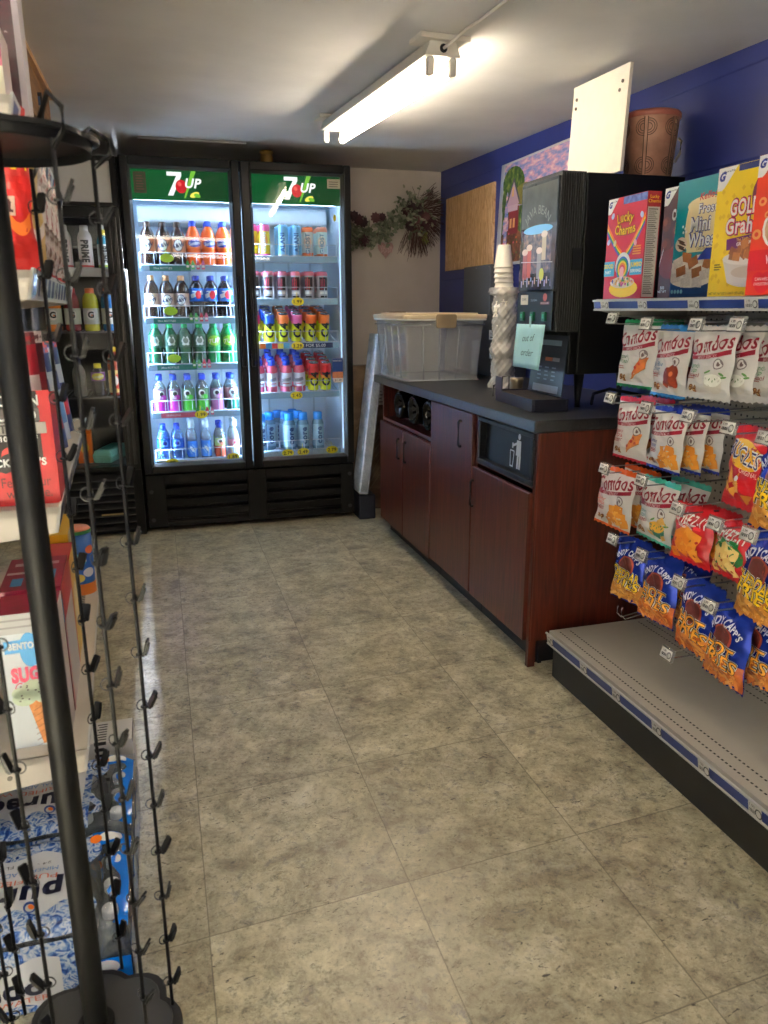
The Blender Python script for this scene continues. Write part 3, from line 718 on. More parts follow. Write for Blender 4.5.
def pr_vit(l, mp, z, hh, r):
    l.rect(mp, -r * .8, z - hh * .12, r * .8, z + hh * .12, M((150, 150, 170), .4), .0006, 6, 1, rot=.2); l.rect(mp, -r * .7, z - hh * .32, r * .7, z - hh * .25, M((200, 90, 110), .4), .0006, 6, 1)
vit = bottle('vitamin_water_bottle', .195, .036, [(.85, 0), (1, .03), (1, .66), (.9, .76), (.6, .84), (.5, .86)], liq((222, 96, 122)), CAPB, M((226, 226, 240), .4), lab=(.20, .62), pr=pr_vit, caph=.14, capr=.58)
def pr_core(l, mp, z, hh, r): l.text(mp, 'core', 0, z, .036, M((16, 60, 110), .4), .0012, rot=pi / 2, bold=.03, maxl=.008)
core = bottle('water_bottle', .238, .0362, CORE, GL((214, 236, 250), haze=.35, hazec=(176, 220, 244)), M((40, 140, 226), .35), GL((220, 240, 250), haze=.6, hazec=(190, 226, 246)), lab=(.10, .66), pr=pr_core, caph=.17, capr=.74)

used = set()
def put(proto, x, y, z, label, group, rz=0.0):
    if proto.name not in used:
        used.add(proto.name); proto.location = (x, y, z); proto.rotation_euler = (0, 0, rz) if not hasattr(rz, '__len__') else rz; proto['label'] = label; proto['group'] = group; return proto
    return dup(proto, (x, y, z), rz, label, group)
ROWN = ['top', 'second', 'third', 'fourth', 'bottom']
def fill(protos, descs, xs, z, row, side, deep, pitch=.088, y0=4.632, sl=.0):
    for i, (p, d, x) in enumerate(zip(protos, descs, xs)):
        n = [k for k in range(len(xs)) if descs[k] == d]
        pos = ('' if len(n) == 1 else ('left ' if n.index(i) == 0 else 'right ') if len(n) == 2 else ORD[n.index(i)] + ' ')
        for k in range(deep):
            if k == 0: lab = '%s%s, front of %s shelf, %s door' % (pos, d, ROWN[row], side)
            else: lab = '%s%s, %s row back, %s shelf, %s door' % (pos, d, ('second', 'third', 'fourth')[k - 1], ROWN[row], side)
            put(p, x + rnd.uniform(-.002, .002), y0 + k * pitch, z + .0045 + sl * (y0 + k * pitch - 4.60), lab, '%ss on the %s shelf, %s door' % (d, ROWN[row], side), (math.atan(sl), 0, rnd.uniform(-.25, .25)) if sl else rnd.uniform(-.25, .25))
LXS = [.012 + .0815 * i for i in range(6)]
fill([rootb] * 3 + [orng] * 3, ['amber-labelled root beer'] * 3 + ['orange soda bottle'] * 3, LXS, LZ[0], 0, 'left', 2)
fill([cream] * 3 + [cola] * 3, ['tan-capped root beer'] * 3 + ['blue-labelled cola'] * 3, LXS, LZ[1], 1, 'left', 2)
fill([ginger] * 4 + [lime] * 2, ['dark green soda'] * 4 + ['bright green soda'] * 2, LXS, LZ[2], 2, 'left', 2)
fill([sp_m, sp_m, sp_g, sp_g, sp_l, sp_t], ['magenta fruit water'] * 2 + ['lime green fruit water'] * 2 + ['lilac fruit water', 'teal fruit water'], LXS, LZ[3], 3, 'left', 2)
fill([blu, blu, wht, wht, red, pnk], ['blue water bottle'] * 2 + ['white-capped water bottle'] * 2 + ['orange-red fruit water', 'pink and blue bottle'], LXS, LZ[4], 4, 'left', 2)
RXS = [.578 + .0815 * i for i in range(6)]
fill([c_yel, c_yel, c_blu, c_blu, c_wor, c_wte], ['yellow and pink can'] * 2 + ['pale blue can'] * 2 + ['white can with orange base', 'mint can with peach rim'], [.582, .655, .760, .838, .905, .990], RZ[0], 0, 'right', 2)
fill([c_blk] * 6, ['silver can with red claws'] * 6, [.584, .664, .744, .824, .904, .984], RZ[1], 1, 'right', 3, .075)
fill(c4s, ['yellow can with crimson top', 'yellow can with blue top', 'yellow can with orange top', 'yellow can with pink top', 'yellow can with flame-orange top', 'yellow can with amber top'], RXS, RZ[2], 2, 'right', 4, .075, 4.642, .2126)
fill([vit] * 4 + [c4r] * 2, ['pink vitamin water'] * 4 + ['red and yellow can'] * 2, [.582, .666, .750, .834, .915, .995], RZ[3], 3, 'right', 4, .078, 4.642, .2126)
spots = [(.585, 4.63), (.648, 4.70), (.712, 4.78), (.760, 4.635), (.845, 4.635), (.938, 4.635), (.745, 4.72), (.83, 4.72), (.81, 4.81)]
names = ['leftmost clear water bottle at the front of the bottom shelf, right door', 'clear water bottle just behind the leftmost one, bottom shelf, right door', 'clear water bottle third row back left of centre, bottom shelf, right door',
         'middle front clear water bottle on the bottom shelf, right door', 'clear water bottle second from right at front, bottom shelf, right door', 'rightmost clear water bottle at the front, bottom shelf, right door',
         'clear water bottle behind the middle front one, bottom shelf, right door', 'clear water bottle behind the second from right, bottom shelf, right door', 'rearmost clear water bottle right of centre, bottom shelf, right door']
for (x, y), n in zip(spots, names): put(core, x, y, RZ[4] + .0045, n, 'clear water bottles on the bottom shelf, right door', rnd.uniform(-.2, .2))

# ------------------------------------------------------------------ single-door cooler, mostly dark inside
SX0, SX1 = -.80, -.122
sc_ = empty('single_door_cooler', 'black upright cooler with blank white sign left of the lit one', 'drinks cooler', ((SX0 + SX1) / 2, 4.5, 0))
cooler_keep = cooler
def V(o): o.matrix_parent_inverse = sc_.matrix_basis.inverted(); return o
b = MB()
b.box(SX0, SX0 + .045, 4.555, 5.15, .03, 2.042, BKM); b.box(SX1 - .045, SX1, 4.555, 5.15, .03, 2.042, BKM)
b.box(SX0 + .045, SX1 - .045, 5.10, 5.15, .03, 2.042, BKM); b.box(SX0 + .045, SX1 - .045, 4.60, 5.10, 1.80, 2.042, BKM); b.box(SX0 + .045, SX1 - .045, 4.60, 5.10, .03, .40, BKM)
V(b.build('cabinet', sc_))
V(MB().box(SX1, SX1 + .001, 4.556, 5.14, .46, 1.48, M((225, 228, 232), .5)).build('light_catch_strip', sc_))['label'] = 'added white strip catching leaked daylight on the dark cooler side'  # added white face that picks up the light leaking between the coolers
b = MB()
for (x0, x1, z0, z1) in ((SX0, SX1, 2.018, 2.042), (SX0, SX1, 1.797, 1.815), (SX0, SX0 + .03, 1.815, 2.018), (SX1 - .03, SX1, 1.815, 2.018)): b.box(x0, x1, 4.53, 4.556, z0, z1, BK)
b.box(SX0 + .03, SX1 - .03, 4.54, 4.598, 1.815, 2.018, M((206, 206, 204), .4)); V(b.build('header_sign', sc_))['label'] = 'blank white sign panel in a black frame'
b = MB(); gx0, gx1, gz0, gz1 = SX0 + .08, SX1 - .08, .41, 1.735
for (a0, a1, c0, c1) in ((SX0, gx0, .385, 1.79), (gx1, SX1, .385, 1.79), (gx0, gx1, .385, gz0), (gx0, gx1, gz1, 1.79)): b.box(a0, a1, 4.497, 4.553, c0, c1, BK)
b.box(gx1 + .02, gx1 + .03, 4.490, 4.497, .42, 1.74, M((40, 40, 42), .3)); b.box(gx1 + .045, gx1 + .062, 4.486, 4.497, .42, 1.74, M((40, 40, 42), .3))
d = V(b.build('door', sc_, bevel=.005))
V(MB().box(gx1 + .012, gx1 + .020, 4.575, 4.595, .45, 1.72, EM((235, 240, 255), 5)).build('led_strip', sc_))  # lamp added out of sight to brighten bottles in this unlit cooler
MB().box(gx0, gx1, 4.523, 4.529, gz0, gz1, GL((246, 248, 250), gloss=.5)).build('glass', d)
b = MB()
for i in range(8): b.add([(SX0 + .03, 4.50, .335 - i * .042), (SX1 - .05, 4.50, .335 - i * .042), (SX1 - .05, 4.53, .362 - i * .042), (SX0 + .03, 4.53, .362 - i * .042),
                          (SX0 + .03, 4.50, .329 - i * .042), (SX1 - .05, 4.50, .329 - i * .042), (SX1 - .05, 4.53, .356 - i * .042), (SX0 + .03, 4.53, .356 - i * .042)],
                         [(0, 1, 2, 3), (7, 6, 5, 4), (0, 4, 5, 1), (1, 5, 6, 2), (2, 6, 7, 3), (3, 7, 4, 0)], M((36, 36, 38), .35))
b.box(SX0, SX0 + .03, 4.50, 4.555, .0, .383, BKM); b.box(SX1 - .05, SX1, 4.50, 4.555, 0, .383, BKM); b.box(SX0 + .03, SX1 - .05, 4.57, 4.6, 0, .383, INK)
V(b.build('grille', sc_))
b = MB(); b.box(-.36, -.24, 4.4985, 4.4998, .128, .138, M((150, 130, 84), .4)); V(b.build('maker_plate', sc_))
LSZ = [1.488, 1.150, .793]
for i, z in enumerate(LSZ):
    b = MB(); m_ = WHITE if i == 0 else M((58, 58, 62), .4)
    if i == 0: b.box(SX0 + .05, SX1 - .05, 4.575, 4.60, z - .045, z, WHITE); b.box(SX0 + .05, SX1 - .05, 4.60, 5.05, z - .012, z, WHITE)
    else:
        b.tube([(SX0 + .05, 4.58, z), (SX1 - .05, 4.58, z), (SX1 - .05, 5.06, z), (SX0 + .05, 5.06, z)], .005, m_, 6, True)
        for k in range(24):
            x = SX0 + .06 + k * (.56 / 23); b.tube([(x, 4.58, z), (x, 5.06, z)], .002, m_, 5)
    V(b.build('shelf', sc_))
b = MB(); b.box(SX0 + .045, SX1 - .045, 4.60, 5.10, .40, .405, M((96, 98, 100), .35, .5)); V(b.build('cooler_deck', sc_))
b = MB(); b.rbox(-.46, -.26, 4.85, 5.08, 1.62, 1.78, .03, M((44, 44, 46), .4), 'y'); V(b.build('fan_cover', sc_))
def pr_prime(l, mp, z, hh, r):
    l.text(mp, 'PRIME', 0, z, .036, INK, .0012, rot=-pi / 2, bold=.05, maxl=.01, width=hh * .8)
PRM = [(.88, 0), (1, .02), (1, .62), (.97, .72), (.80, .80), (.52, .86), (.48, .87)]
pr1 = bottle('sports_drink_bottle', .225, .037, PRM, M((226, 220, 216), .35), M((226, 224, 220), .4), M((232, 226, 222), .35), lab=(.06, .70), pr=pr_prime, low=(.02, .30, M((222, 70, 64), .35)), caph=.11, capr=.55)
pr2 = bottle('sports_drink_bottle', .225, .037, PRM, M((222, 218, 216), .35), M((226, 224, 220), .4), M((226, 216, 214), .35), lab=(.06, .70), pr=pr_prime, low=(.02, .62, M((196, 50, 56), .35)), caph=.11, capr=.55)
tea = bottle('sports_drink_bottle', .20, .033, PRM, liq((20, 150, 180)), M((238, 220, 30), .4), M((220, 232, 232), .35), lab=(.08, .62), pr=pr_prime, low=(.02, .10, M((170, 200, 60), .35)), caph=.13, capr=.5)
MB().cyl((0, 0, .198), (0, 0, .235), .009, WH, 12).build('sport_spout', tea)
def G_(c, cap): 
    def pr(l, mp, z, hh, r):
        l.ell(mp, 0, z + hh * .1, r * .55, hh * .34, M((236, 232, 222), .4), .0005); l.text(mp, 'G', 0, z + hh * .1, hh * .36, INK, .0012, bold=.05, maxl=.01)
        l.band(mp, lambda t: (r * (.0 + .1 * t), z + hh * (.02 + .1 * t)), lambda t: (r * (.26 - .1 * t), z + hh * (.02 + .1 * t)), ORANGE, .0014, 4, 1)
    return bottle('sports_drink_bottle', .235, .042, [(.85, 0), (1, .03), (1, .10), (.90, .2), (.90, .45), (1, .52), (1, .62), (.98, .70), (.85, .80), (.55, .87), (.5, .88)], liq(c), cap, M((200, 206, 190), .4), lab=(.16, .52), pr=pr, caph=.10, capr=.56)
g_y = G_((196, 196, 30), M((240, 110, 40), .4)); g_b = G_((10, 110, 180), M((240, 110, 40), .4)); g_r = G_((130, 16, 28), M((200, 40, 40), .4)); g_o = G_((240, 130, 30), M((150, 200, 60), .4))
jui = bottle('juice_bottle', .185, .037, [(.9, 0), (1, .03), (1, .6), (.95, .7), (.6, .82), (.5, .86)], liq((22, 12, 26)), M((240, 224, 40), .4), M((120, 50, 140), .4), lab=(.46, .72), pr=pr_script('grape', WH, M((236, 226, 60), .4)), caph=.12, capr=.52)
tea2 = bottle('juice_bottle', .27, .040, [(.9, 0), (1, .03), (1, .62), (.97, .72), (.7, .84), (.38, .91), (.36, .92)], liq((176, 60, 26)), M((244, 206, 40), .4), M((236, 206, 110), .4), lab=(.06, .52), pr=pr_emb(M((214, 60, 50), .4), M((236, 226, 210), .4)), caph=.08, capr=.45)
gry = bottle('juice_bottle', .20, .035, SODA, M((150, 148, 136), .4), M((60, 60, 60), .4), caph=.1)
z = LSZ[0] + .001
put(pr2, -.420, 4.64, z, 'white and red sports bottle half hidden on the dark cooler top shelf', 'sports drinks in the dark cooler')
put(pr1, -.315, 4.64, z, 'white sports bottle with black vertical lettering, dark cooler top shelf', 'sports drinks in the dark cooler')
put(tea, -.222, 4.64, z, 'teal sports bottle with yellow cap and spout, dark cooler top shelf', 'sports drinks in the dark cooler')
z = LSZ[1] + .0055
for p, x, n in ((g_o, -.475, 'orange sports drink far left'), (g_r, -.415, 'red sports drink'), (g_y, -.318, 'yellow sports drink with orange cap'), (g_b, -.222, 'blue sports drink with orange cap')):
    put(p, x if p is not g_o else -.512, 4.64, z, n + ' on the middle shelf of the dark cooler', 'sports drinks in the dark cooler')
z = LSZ[2] + .0055
put(gry, -.415, 4.64, z, 'pale grey bottle on the lower shelf of the dark cooler', 'juices in the dark cooler')
put(jui, -.315, 4.64, z, 'dark bottle with purple label and yellow cap in the dark cooler', 'juices in the dark cooler')
put(tea2, -.222, 4.66, z, 'tall amber tea bottle with yellow cap in the dark cooler', 'juices in the dark cooler')
# mint carton lying on the floor of the dark cooler
o = empty('egg_carton', 'mint green foam carton on the floor of the dark cooler', 'carton', (-.292, 4.78, .4065), R(-18))
MINT = M((136, 206, 186), .5)
b = MB()
b.add([(sx * w_, sy * l_, z) for (w_, l_, z) in ((.05, .14, 0), (.056, .15, .04)) for sx, sy in ((-1, -1), (1, -1), (1, 1), (-1, 1))], [(3, 2, 1, 0), (4, 5, 6, 7), (0, 1, 5, 4), (1, 2, 6, 5), (2, 3, 7, 6), (3, 0, 4, 7)], MINT); b.build('tray', o, bevel=.006)
b = MB()
b.add([(sx * w_, sy * l_, z) for (w_, l_, z) in ((.058, .152, .0405), (.044, .136, .075)) for sx, sy in ((-1, -1), (1, -1), (1, 1), (-1, 1))], [(3, 2, 1, 0), (4, 5, 6, 7), (0, 1, 5, 4), (1, 2, 6, 5), (2, 3, 7, 6), (3, 0, 4, 7)], MINT)
b.rect(flat((0, 0, .0755), (1, 0, 0), (0, 1, 0), (0, 0, 1)), -.03, -.10, .03, .10, M((60, 140, 120), .5), .0006, 1, 1); b.build('lid', o, bevel=.006)
o = empty('juice_carton', 'orange carton at the left of the dark cooler floor', 'carton', (-.43, 4.72, .4065))
b = MB(); b.box(-.04, .04, -.04, .04, 0, .17, ORANGE); b.add([(-.04, -.04, .17), (.04, -.04, .17), (.04, .04, .17), (-.04, .04, .17), (-.04, 0, .205), (.04, 0, .205)], [(0, 1, 5, 4), (2, 3, 4, 5), (1, 2, 5), (3, 0, 4)], ORANGE)
b.ell(flat((0, -.04, 0), (1, 0, 0), (0, 0, 1), (0, -1, 0)), 0, .09, .025, .03, M((250, 200, 60), .4), .001); b.build('box', o)
MB().cyl((.0, -.022, .186), (0, -.034, .2), .012, WH, 12).build('cap', o)

# ------------------------------------------------------------------ counter run
CH = NM([(0.3, (50, 19, 13)), (0.5, (78, 31, 20)), (0.7, (100, 43, 28))], 6, 8, 0.33, (14, 14, .8), bump=0.04, distort=0.5, nrough=.6)
CHY = NM([(0.3, (48, 18, 12)), (0.5, (72, 28, 18)), (0.7, (92, 39, 25))], 6, 8, 0.33, (12, 12, .7), bump=0.04, distort=0.8, nrough=.6)
XFr = 1.226; ZC = .862
def handle(b, y, z0, z1, x=XFr - .019):
    b.tube([(x + .019, y, z0), (x - .008, y, z0), (x - .012, y, z0 + .006), (x - .012, y, z1 - .006), (x - .008, y, z1), (x + .019, y, z1)], .0058, M((7, 7, 7), .5, spec=.3), 8)
def wpart(mb, name, root, **k):
    o = mb.build(name, root, **k); o.matrix_parent_inverse = root.matrix_basis.inverted(); return o
def carcass(root, y0, y1, open_top=False):
    b = MB(); x0, x1 = XFr + .001, 1.90
    b.box(x0, x1, y0, y0 + .016, .0 if False else .095, ZC, CH); b.box(x0, x1, y1 - .016, y1, .095, ZC, CH)
    b.box(x0, x1, y0 + .016, y1 - .016, .095, .112, CH); b.box(x1 - .012, x1, y0 + .016, y1 - .016, .112, ZC, CH)
    b.box(x0, x1, y0 + .016, y1 - .016, .660, .676, CH); b.box(x0, x0 + .05, y0 + .016, y1 - .016, ZC - .008, ZC, CH)
    wpart(b, 'carcass', root)
    b = MB(); b.box(XFr + .045, XFr + .06, y0, y1, 0, .095, BLACKM); wpart(b, 'toe_kick', root)
ca = empty('base_cabinet', 'cherry cabinet with round black cup holders above two doors', 'cabinet', (1.55, 3.76, 0))
A0, A1 = 3.334, 4.18
carcass(ca, A0, A1)
for (a, b_) in ((A0 + .004, 3.754), (3.760, A1 - .004)):
    d = wpart(MB().box(XFr - .018, XFr, a, b_, .085, .655, CH), 'door', ca, bevel=.003)
    h = MB(); handle(h, 3.815 if a > 3.7 else 3.70, .497, .602); h.build('handle', d)
b = MB(); b.box(XFr - .002, XFr + .014, A0 + .004, A0 + .02, .66, ZC, CH); wpart(b, 'face_strip', ca)
b = MB(); b.box(XFr + .09, XFr + .10, A0 + .016, A1 - .016, .676, ZC, M((70, 26, 20), .4)); wpart(b, 'holder_board', ca)
GBLK = M((8, 8, 9), .15, spec=.4)
for y in (3.90, 3.665, 3.44):
    b = MB(); q = Matrix.Translation((XFr + .09, y, .772)) @ Matrix.Rotation(R(-90), 4, 'Y')
    b.lathe([(.070, 0), (.074, .02), (.074, .075), (.068, .088), (.058, .085), (.054, .06), (.050, .03)], GBLK, 28, X=q, cap1=False)
    for k in range(8):
        t = 2 * pi * k / 8; b.add([q @ Vector((.056 * cos(t + s_) * f_, .056 * sin(t + s_) * f_, h_)) for s_, f_, h_ in ((-.3, 1, .07), (.3, 1, .07), (.1, .5, .05), (-.1, .5, .05))], [(0, 1, 2, 3)], GBLK)
    wpart(b, 'cup_holder', ca)
cb_ = empty('base_cabinet', 'cherry cabinet with one tall door between cup holders and bin', 'cabinet', (1.55, 3.08, 0))
carcass(cb_, 2.836, 3.330)
d = wpart(MB().box(XFr - .018, XFr, 2.839, 3.327, .098, .858, CH), 'door', cb_, bevel=.003)
h = MB(); handle(h, 2.955, .708, .815); h.build('handle', d)
cc_ = empty('base_cabinet', 'cherry cabinet at the near end with black litter opening', 'cabinet', (1.55, 2.56, 0))
C0, C1 = 2.297, 2.832
b = MB(); b.box(XFr + .001, 1.90, C0, C0 + .018, .10, ZC, CHY); b.box(XFr - .006, XFr + .022, C0, C0 + .02, 0, .10, CHY); wpart(b, 'end_panel', cc_)
b = MB(); b.box(XFr + .03, 1.89, C0 + .03, C0 + .045, 0, .10, BLACKM); wpart(b, 'end_toe_kick', cc_)
carcass(cc_, C0 + .0185, C1)
b = MB(); b.box(XFr - .006, XFr + .016, C0 + .002, C0 + .022, .10, ZC, CHY); wpart(b, 'face_strip', cc_)
d = wpart(MB().box(XFr - .018, XFr, C0 + .028, C1 - .003, .095, .648, CH), 'door', cc_, bevel=.003)
h = MB(); handle(h, C1 - .022, .485, .592); h.build('handle', d)
# bin opening: raised rim, recessed flap with a white litter figure
b = MB(); y0, y1, z0, z1 = 2.318, 2.792, .672, .856; BP = M((16, 17, 20), .45, spec=.3)
for (a, c, e, g) in ((y0, y1, z0, z0 + .02), (y0, y1, z1 - .016, z1), (y0, y0 + .022, z0 + .02, z1 - .016), (y1 - .022, y1, z0 + .02, z1 - .016)): b.box(XFr - .014, XFr + .06, a, c, e, g, BP)
fr_ = wpart(b, 'bin_surround', cc_, bevel=.003)
b = MB(); b.add([(XFr + .012, y0 + .022, z0 + .02), (XFr + .012, y1 - .022, z0 + .02), (XFr + .018, y1 - .022, z1 - .016), (XFr + .018, y0 + .022, z1 - .016)], [(0, 1, 2, 3)], M((12, 14, 18), .5, spec=.3))
p = flat((XFr + .012, (y0 + y1) / 2 - .045, z0 + .02), (0, -1, 0), (Vector((.006, 0, .148))).normalized(), (-1, 0, .04))
Wt = M((225, 228, 230), .5)
b.ell(p, .03, .128, .0105, .0115, Wt, .0015)                                                    # head
b.band(p, lambda t: (.010 + .002 * t, .058 + .056 * t), lambda t: (.050 - .004 * t, .056 + .058 * t), Wt, .0015)  # trunk
b.rect(p, .020, .010, .034, .06, Wt, .0015, 1, 2); b.rect(p, .037, .010, .051, .06, Wt, .0015, 1, 2)
b.rect(p, -.016, .092, .018, .101, Wt, .0015, 2, 1, rot=.35); b.rect(p, -.024, .080, -.014, .100, Wt, .0015, 1, 1)
b.rect(p, -.036, .068, -.004, .073, Wt, .0015, 1, 1); b.rect(p, -.036, .014, -.031, .07, Wt, .0015, 1, 1, sk=-.1); b.rect(p, -.010, .014, -.005, .07, Wt, .0015, 1, 1, sk=.1); b.rect(p, -.034, .010, -.007, .016, Wt, .0015, 1, 1)
b.build('bin_flap', fr_)
CT = NM([(0.35, (36, 37, 39)), (0.6, (44, 45, 47)), (0.78, (62, 62, 63))], 120, 3, 0.34)
b = MB(); b.box(1.198, 1.932, 2.285, 4.27, ZC + .001, .905, CT)
tag(b.build('countertop', bevel=.006), 'dark grey laminate worktop covering all three cherry cabinets', 'countertop')
ZT = .9055

# ------------------------------------------------------------------ coffee machine
cm = empty('coffee_machine', 'tall black coffee machine with picture panel on the counter', 'coffee machine', (1.66, 2.7, ZT))
MBK = M((11, 11, 12), .4, spec=.3); MBR = NM([(0.3, (14, 14, 17)), (0.7, (20, 20, 24))], 40, 2, .4, (60, 60, .2), bump=.5)
Y0, Y1 = 2.556, 2.862
b = MB(); b.box(1.50, 1.90, Y0, Y1, 1.03, 1.728, MBK); b.box(1.463, 1.4995, Y0, Y0 + .02, 1.03, 1.182, MBK); wpart(b, 'body', cm, bevel=.004)
b = MB(); b.box(1.402, 1.497, Y0 + .002, Y1 - .002, 1.185, 1.73, MBR)
for k in range(9): b.box(1.41 + k * .0095, 1.415 + k * .0095, Y0 - .0005, Y0 + .003, 1.19, 1.725, MBK)
dd = wpart(b, 'door', cm, bevel=.003)
b = MB(); b.box(1.462, 1.4985, Y0 + .022, Y1 - .02, 1.06, 1.184, MBK); wpart(b, 'spout_housing', cm)
b = MB(); b.box(1.395, 1.4015, Y0 + .012, Y1 - .012, 1.335, 1.715, NM([(.3, (44, 50, 54)), (.5, (66, 72, 78)), (.7, (92, 98, 104))], 9, 6, .15, coat=.5))
p = flat((1.395, (Y0 + Y1) / 2, 1.335), (0, -1, 0), (0, 0, 1), (-1, 0, 0))
b.rect(p, -.135, .225, .135, .37, NM([(.3, (52, 58, 60)), (.6, (78, 84, 86)), (.8, (104, 110, 110))], 14, 6, .3), .0004, 1, 1)
b.text(p, 'JAVA BEAN', -.005, .285, .030, M((140, 146, 142), .6), .001, arc=.13, width=.21)
b.ell(p, 0, .215, .115, .016, M((120, 186, 236), .3), .0008); b.rect(p, -.11, .06, .11, .205, NM([(.3, (60, 68, 84)), (.5, (104, 112, 130)), (.62, (150, 130, 130)), (.8, (190, 196, 206))], 46, 6, .2), .0006, 1, 1)
for (u, v, rv, c) in ((-.06, .1, .055, (176, 84, 76)), (-.095, .09, .05, (150, 90, 100)), (.055, .15, .045, (186, 176, 158)), (.02, .09, .05, (130, 140, 150))):
    b.rect(p, u - .016, v - rv, u + .016, v + rv, M(c, .3), .001, 1, 3); b.ell(p, u, v + rv, .024, .012, M((214, 202, 196), .3), .0013)
b.ell(p, .045, .055, .018, .022, M((196, 206, 70), .3), .0015); b.tube([(1.3935, Y1 - .03, 1.44), (1.3935, Y0 + .03, 1.43)], .0016, M((200, 206, 214), .3), 6)
b.ell(p, .125, .05, .012, .05, M((30, 32, 36), .3), .0013)
for k in range(16): b.rect(p, -.12 + k * .0155, .012 + .01 * (k % 3), -.111 + k * .0155, .035 + .012 * (k % 2), M(((150, 150, 190), (186, 160, 150), (120, 150, 190))[k % 3], .3), .0011, 1, 1)
b.build('picture_panel', dd)
b = MB(); b.box(1.393, 1.4015, Y0 + .01, Y1 - .01, 1.19, 1.328, MBK)
p = flat((1.393, (Y0 + Y1) / 2, 1.19), (0, -1, 0), (0, 0, 1), (-1, 0, 0))
b.rect(p, -.112, .092, -.05, .128, M((206, 204, 186), .5), .0006, 1, 1); b.text(p, 'DARK', -.08, .112, .010, INK, .001); b.text(p, 'COLOMBIAN', -.002, .108, .008, M((170, 172, 176), .5), .001, width=.05)
b.ell(p, .085, .118, .016, .014, M((176, 84, 70), .5), .0008); b.rect(p, .05, .092, .12, .102, M((120, 70, 66), .5), .0008, 1, 1); b.text(p, 'REGULAR', .085, .097, .006, M((220, 200, 190), .5), .0012, width=.06)
cp = b.build('control_panel', dd)
for y in (Y1 - .065, Y1 - .15, Y1 - .242):
    g = MB(); g.rbox(1.385, 1.393, y - .013, y + .013, 1.222, 1.256, .005, M((8, 84, 46), .3), 'x'); g.box(1.3838, 1.385, y - .006, y + .006, 1.232, 1.248, M((40, 150, 90), .3)); g.build('green_button', cp)
b = MB(); b.box(1.455, 1.49, Y0 - .006, Y0, 1.40, 1.475, M((44, 44, 48), .2, .3)); wpart(b, 'latch', cm)
for (x, y) in ((1.53, Y0 + .03), (1.87, Y0 + .03), (1.53, Y1 - .03), (1.87, Y1 - .03)):
    b = MB(); b.lathe([(.011, 0), (.010, .015), (.020, .1245)], MBK, 14); o = b.build('leg', cm, loc=(x, y, ZT)); o.matrix_parent_inverse = cm.matrix_basis.inverted()
# menu sheet under the spouts
b = MB(); ya, yb_ = Y0 - .012, Y1 - .062
b.add([(x + o_, y, z) for o_ in (0, .003) for (x, y, z) in ((1.453, ya, 1.17), (1.453, yb_, 1.17), (1.432, yb_ + .004, .957), (1.432, ya - .006, .952))],
      [(0, 1, 2, 3), (7, 6, 5, 4), (0, 4, 5, 1), (1, 5, 6, 2), (2, 6, 7, 3), (3, 7, 4, 0)], M((44, 50, 62), .3))
p = flat((1.432, (ya + yb_) / 2, .955), (0, -1, 0), Vector((.021, 0, .215)).normalized(), (-.995, 0, .097))
b.rect(p, -.095, 0.002, .105, .03, M((150, 160, 174), .4), .0012, 1, 1); b.rect(p, -.09, .178, .09, .198, M((130, 150, 170), .4), .0012, 1, 1)
b.rect(p, -.02, .12, .035, .134, M((186, 104, 70), .4), .0012, 1, 1); b.rect(p, .037, .12, .09, .134, M((150, 150, 156), .4), .0012, 1, 1)
for r_ in range(4):
    for c_ in range(3): b.rect(p, -.07 + c_ * .055, .048 + r_ * .015, -.045 + c_ * .055 + .006 * (r_ % 2), .053 + r_ * .015, M((130, 136, 150), .4), .0012, 1, 1)
wpart(b, 'menu_sheet', cm)
b = MB(); b.cyl((1.48, Y1 - .03, 1.0), (1.48, Y1 - .03, 1.06), .017, CHROME, 16); b.cyl((1.48, Y1 - .03, .985), (1.48, Y1 - .03, 1.0), .009, CHROME, 12); wpart(b, 'spout', cm)
dt = empty('drip_tray', 'low black drip tray in front of the coffee machine', 'drip tray', (1.375, 2.67, ZT), R(-5))
b = MB(); TR = M((24, 26, 44), .3)
b.box(-.070, -.062, -.19, .20, 0, .045, TR); b.box(.062, .070, -.19, .20, 0, .045, TR); b.box(-.062, .062, -.19, -.182, 0, .045, TR); b.box(-.062, .062, .192, .20, 0, .045, TR); b.box(-.062, .062, -.182, .192, 0, .008, TR); b.build('tray', dt, bevel=.002)
b = MB()
for k in range(30): b.box(-.061, .061, -.178 + k * .0122, -.171 + k * .0122, .036, .041, M((86, 78, 70), .4, .6))
b.build('grate', dt)
b = MB(); b.box(-.072, -.068, .125, .20, .045, .10, TR); b.build('splash_tab', dt)
b = MB(); b.tube([(1.36, 2.98, ZT + .004), (1.36, 2.98, .955), (1.36, 2.93, .965), (1.36, 2.925, ZT + .004)], .003, INK, 6); b.tube([(1.40, 2.98, ZT + .004), (1.40, 2.98, .99), (1.40, 2.915, 1.0), (1.40, 2.915, ZT + .004)], .003, INK, 6); b.tube([(1.36, 2.98, .95), (1.40, 2.98, .985)], .003, INK, 6)
tag(b.build('wire_stand'), 'small bent black wire stand beside the drip tray', 'wire stand')
b = MB(); b.lathe([(.026, 0), (.028, .004), (.027, .05), (.030, .07), (.026, .078)], M((150, 138, 116), .3, .7), 20)
tag(b.build('steel_cup', loc=(1.47, 2.985, ZT)), 'small dull steel cup behind the drip tray', 'cup')
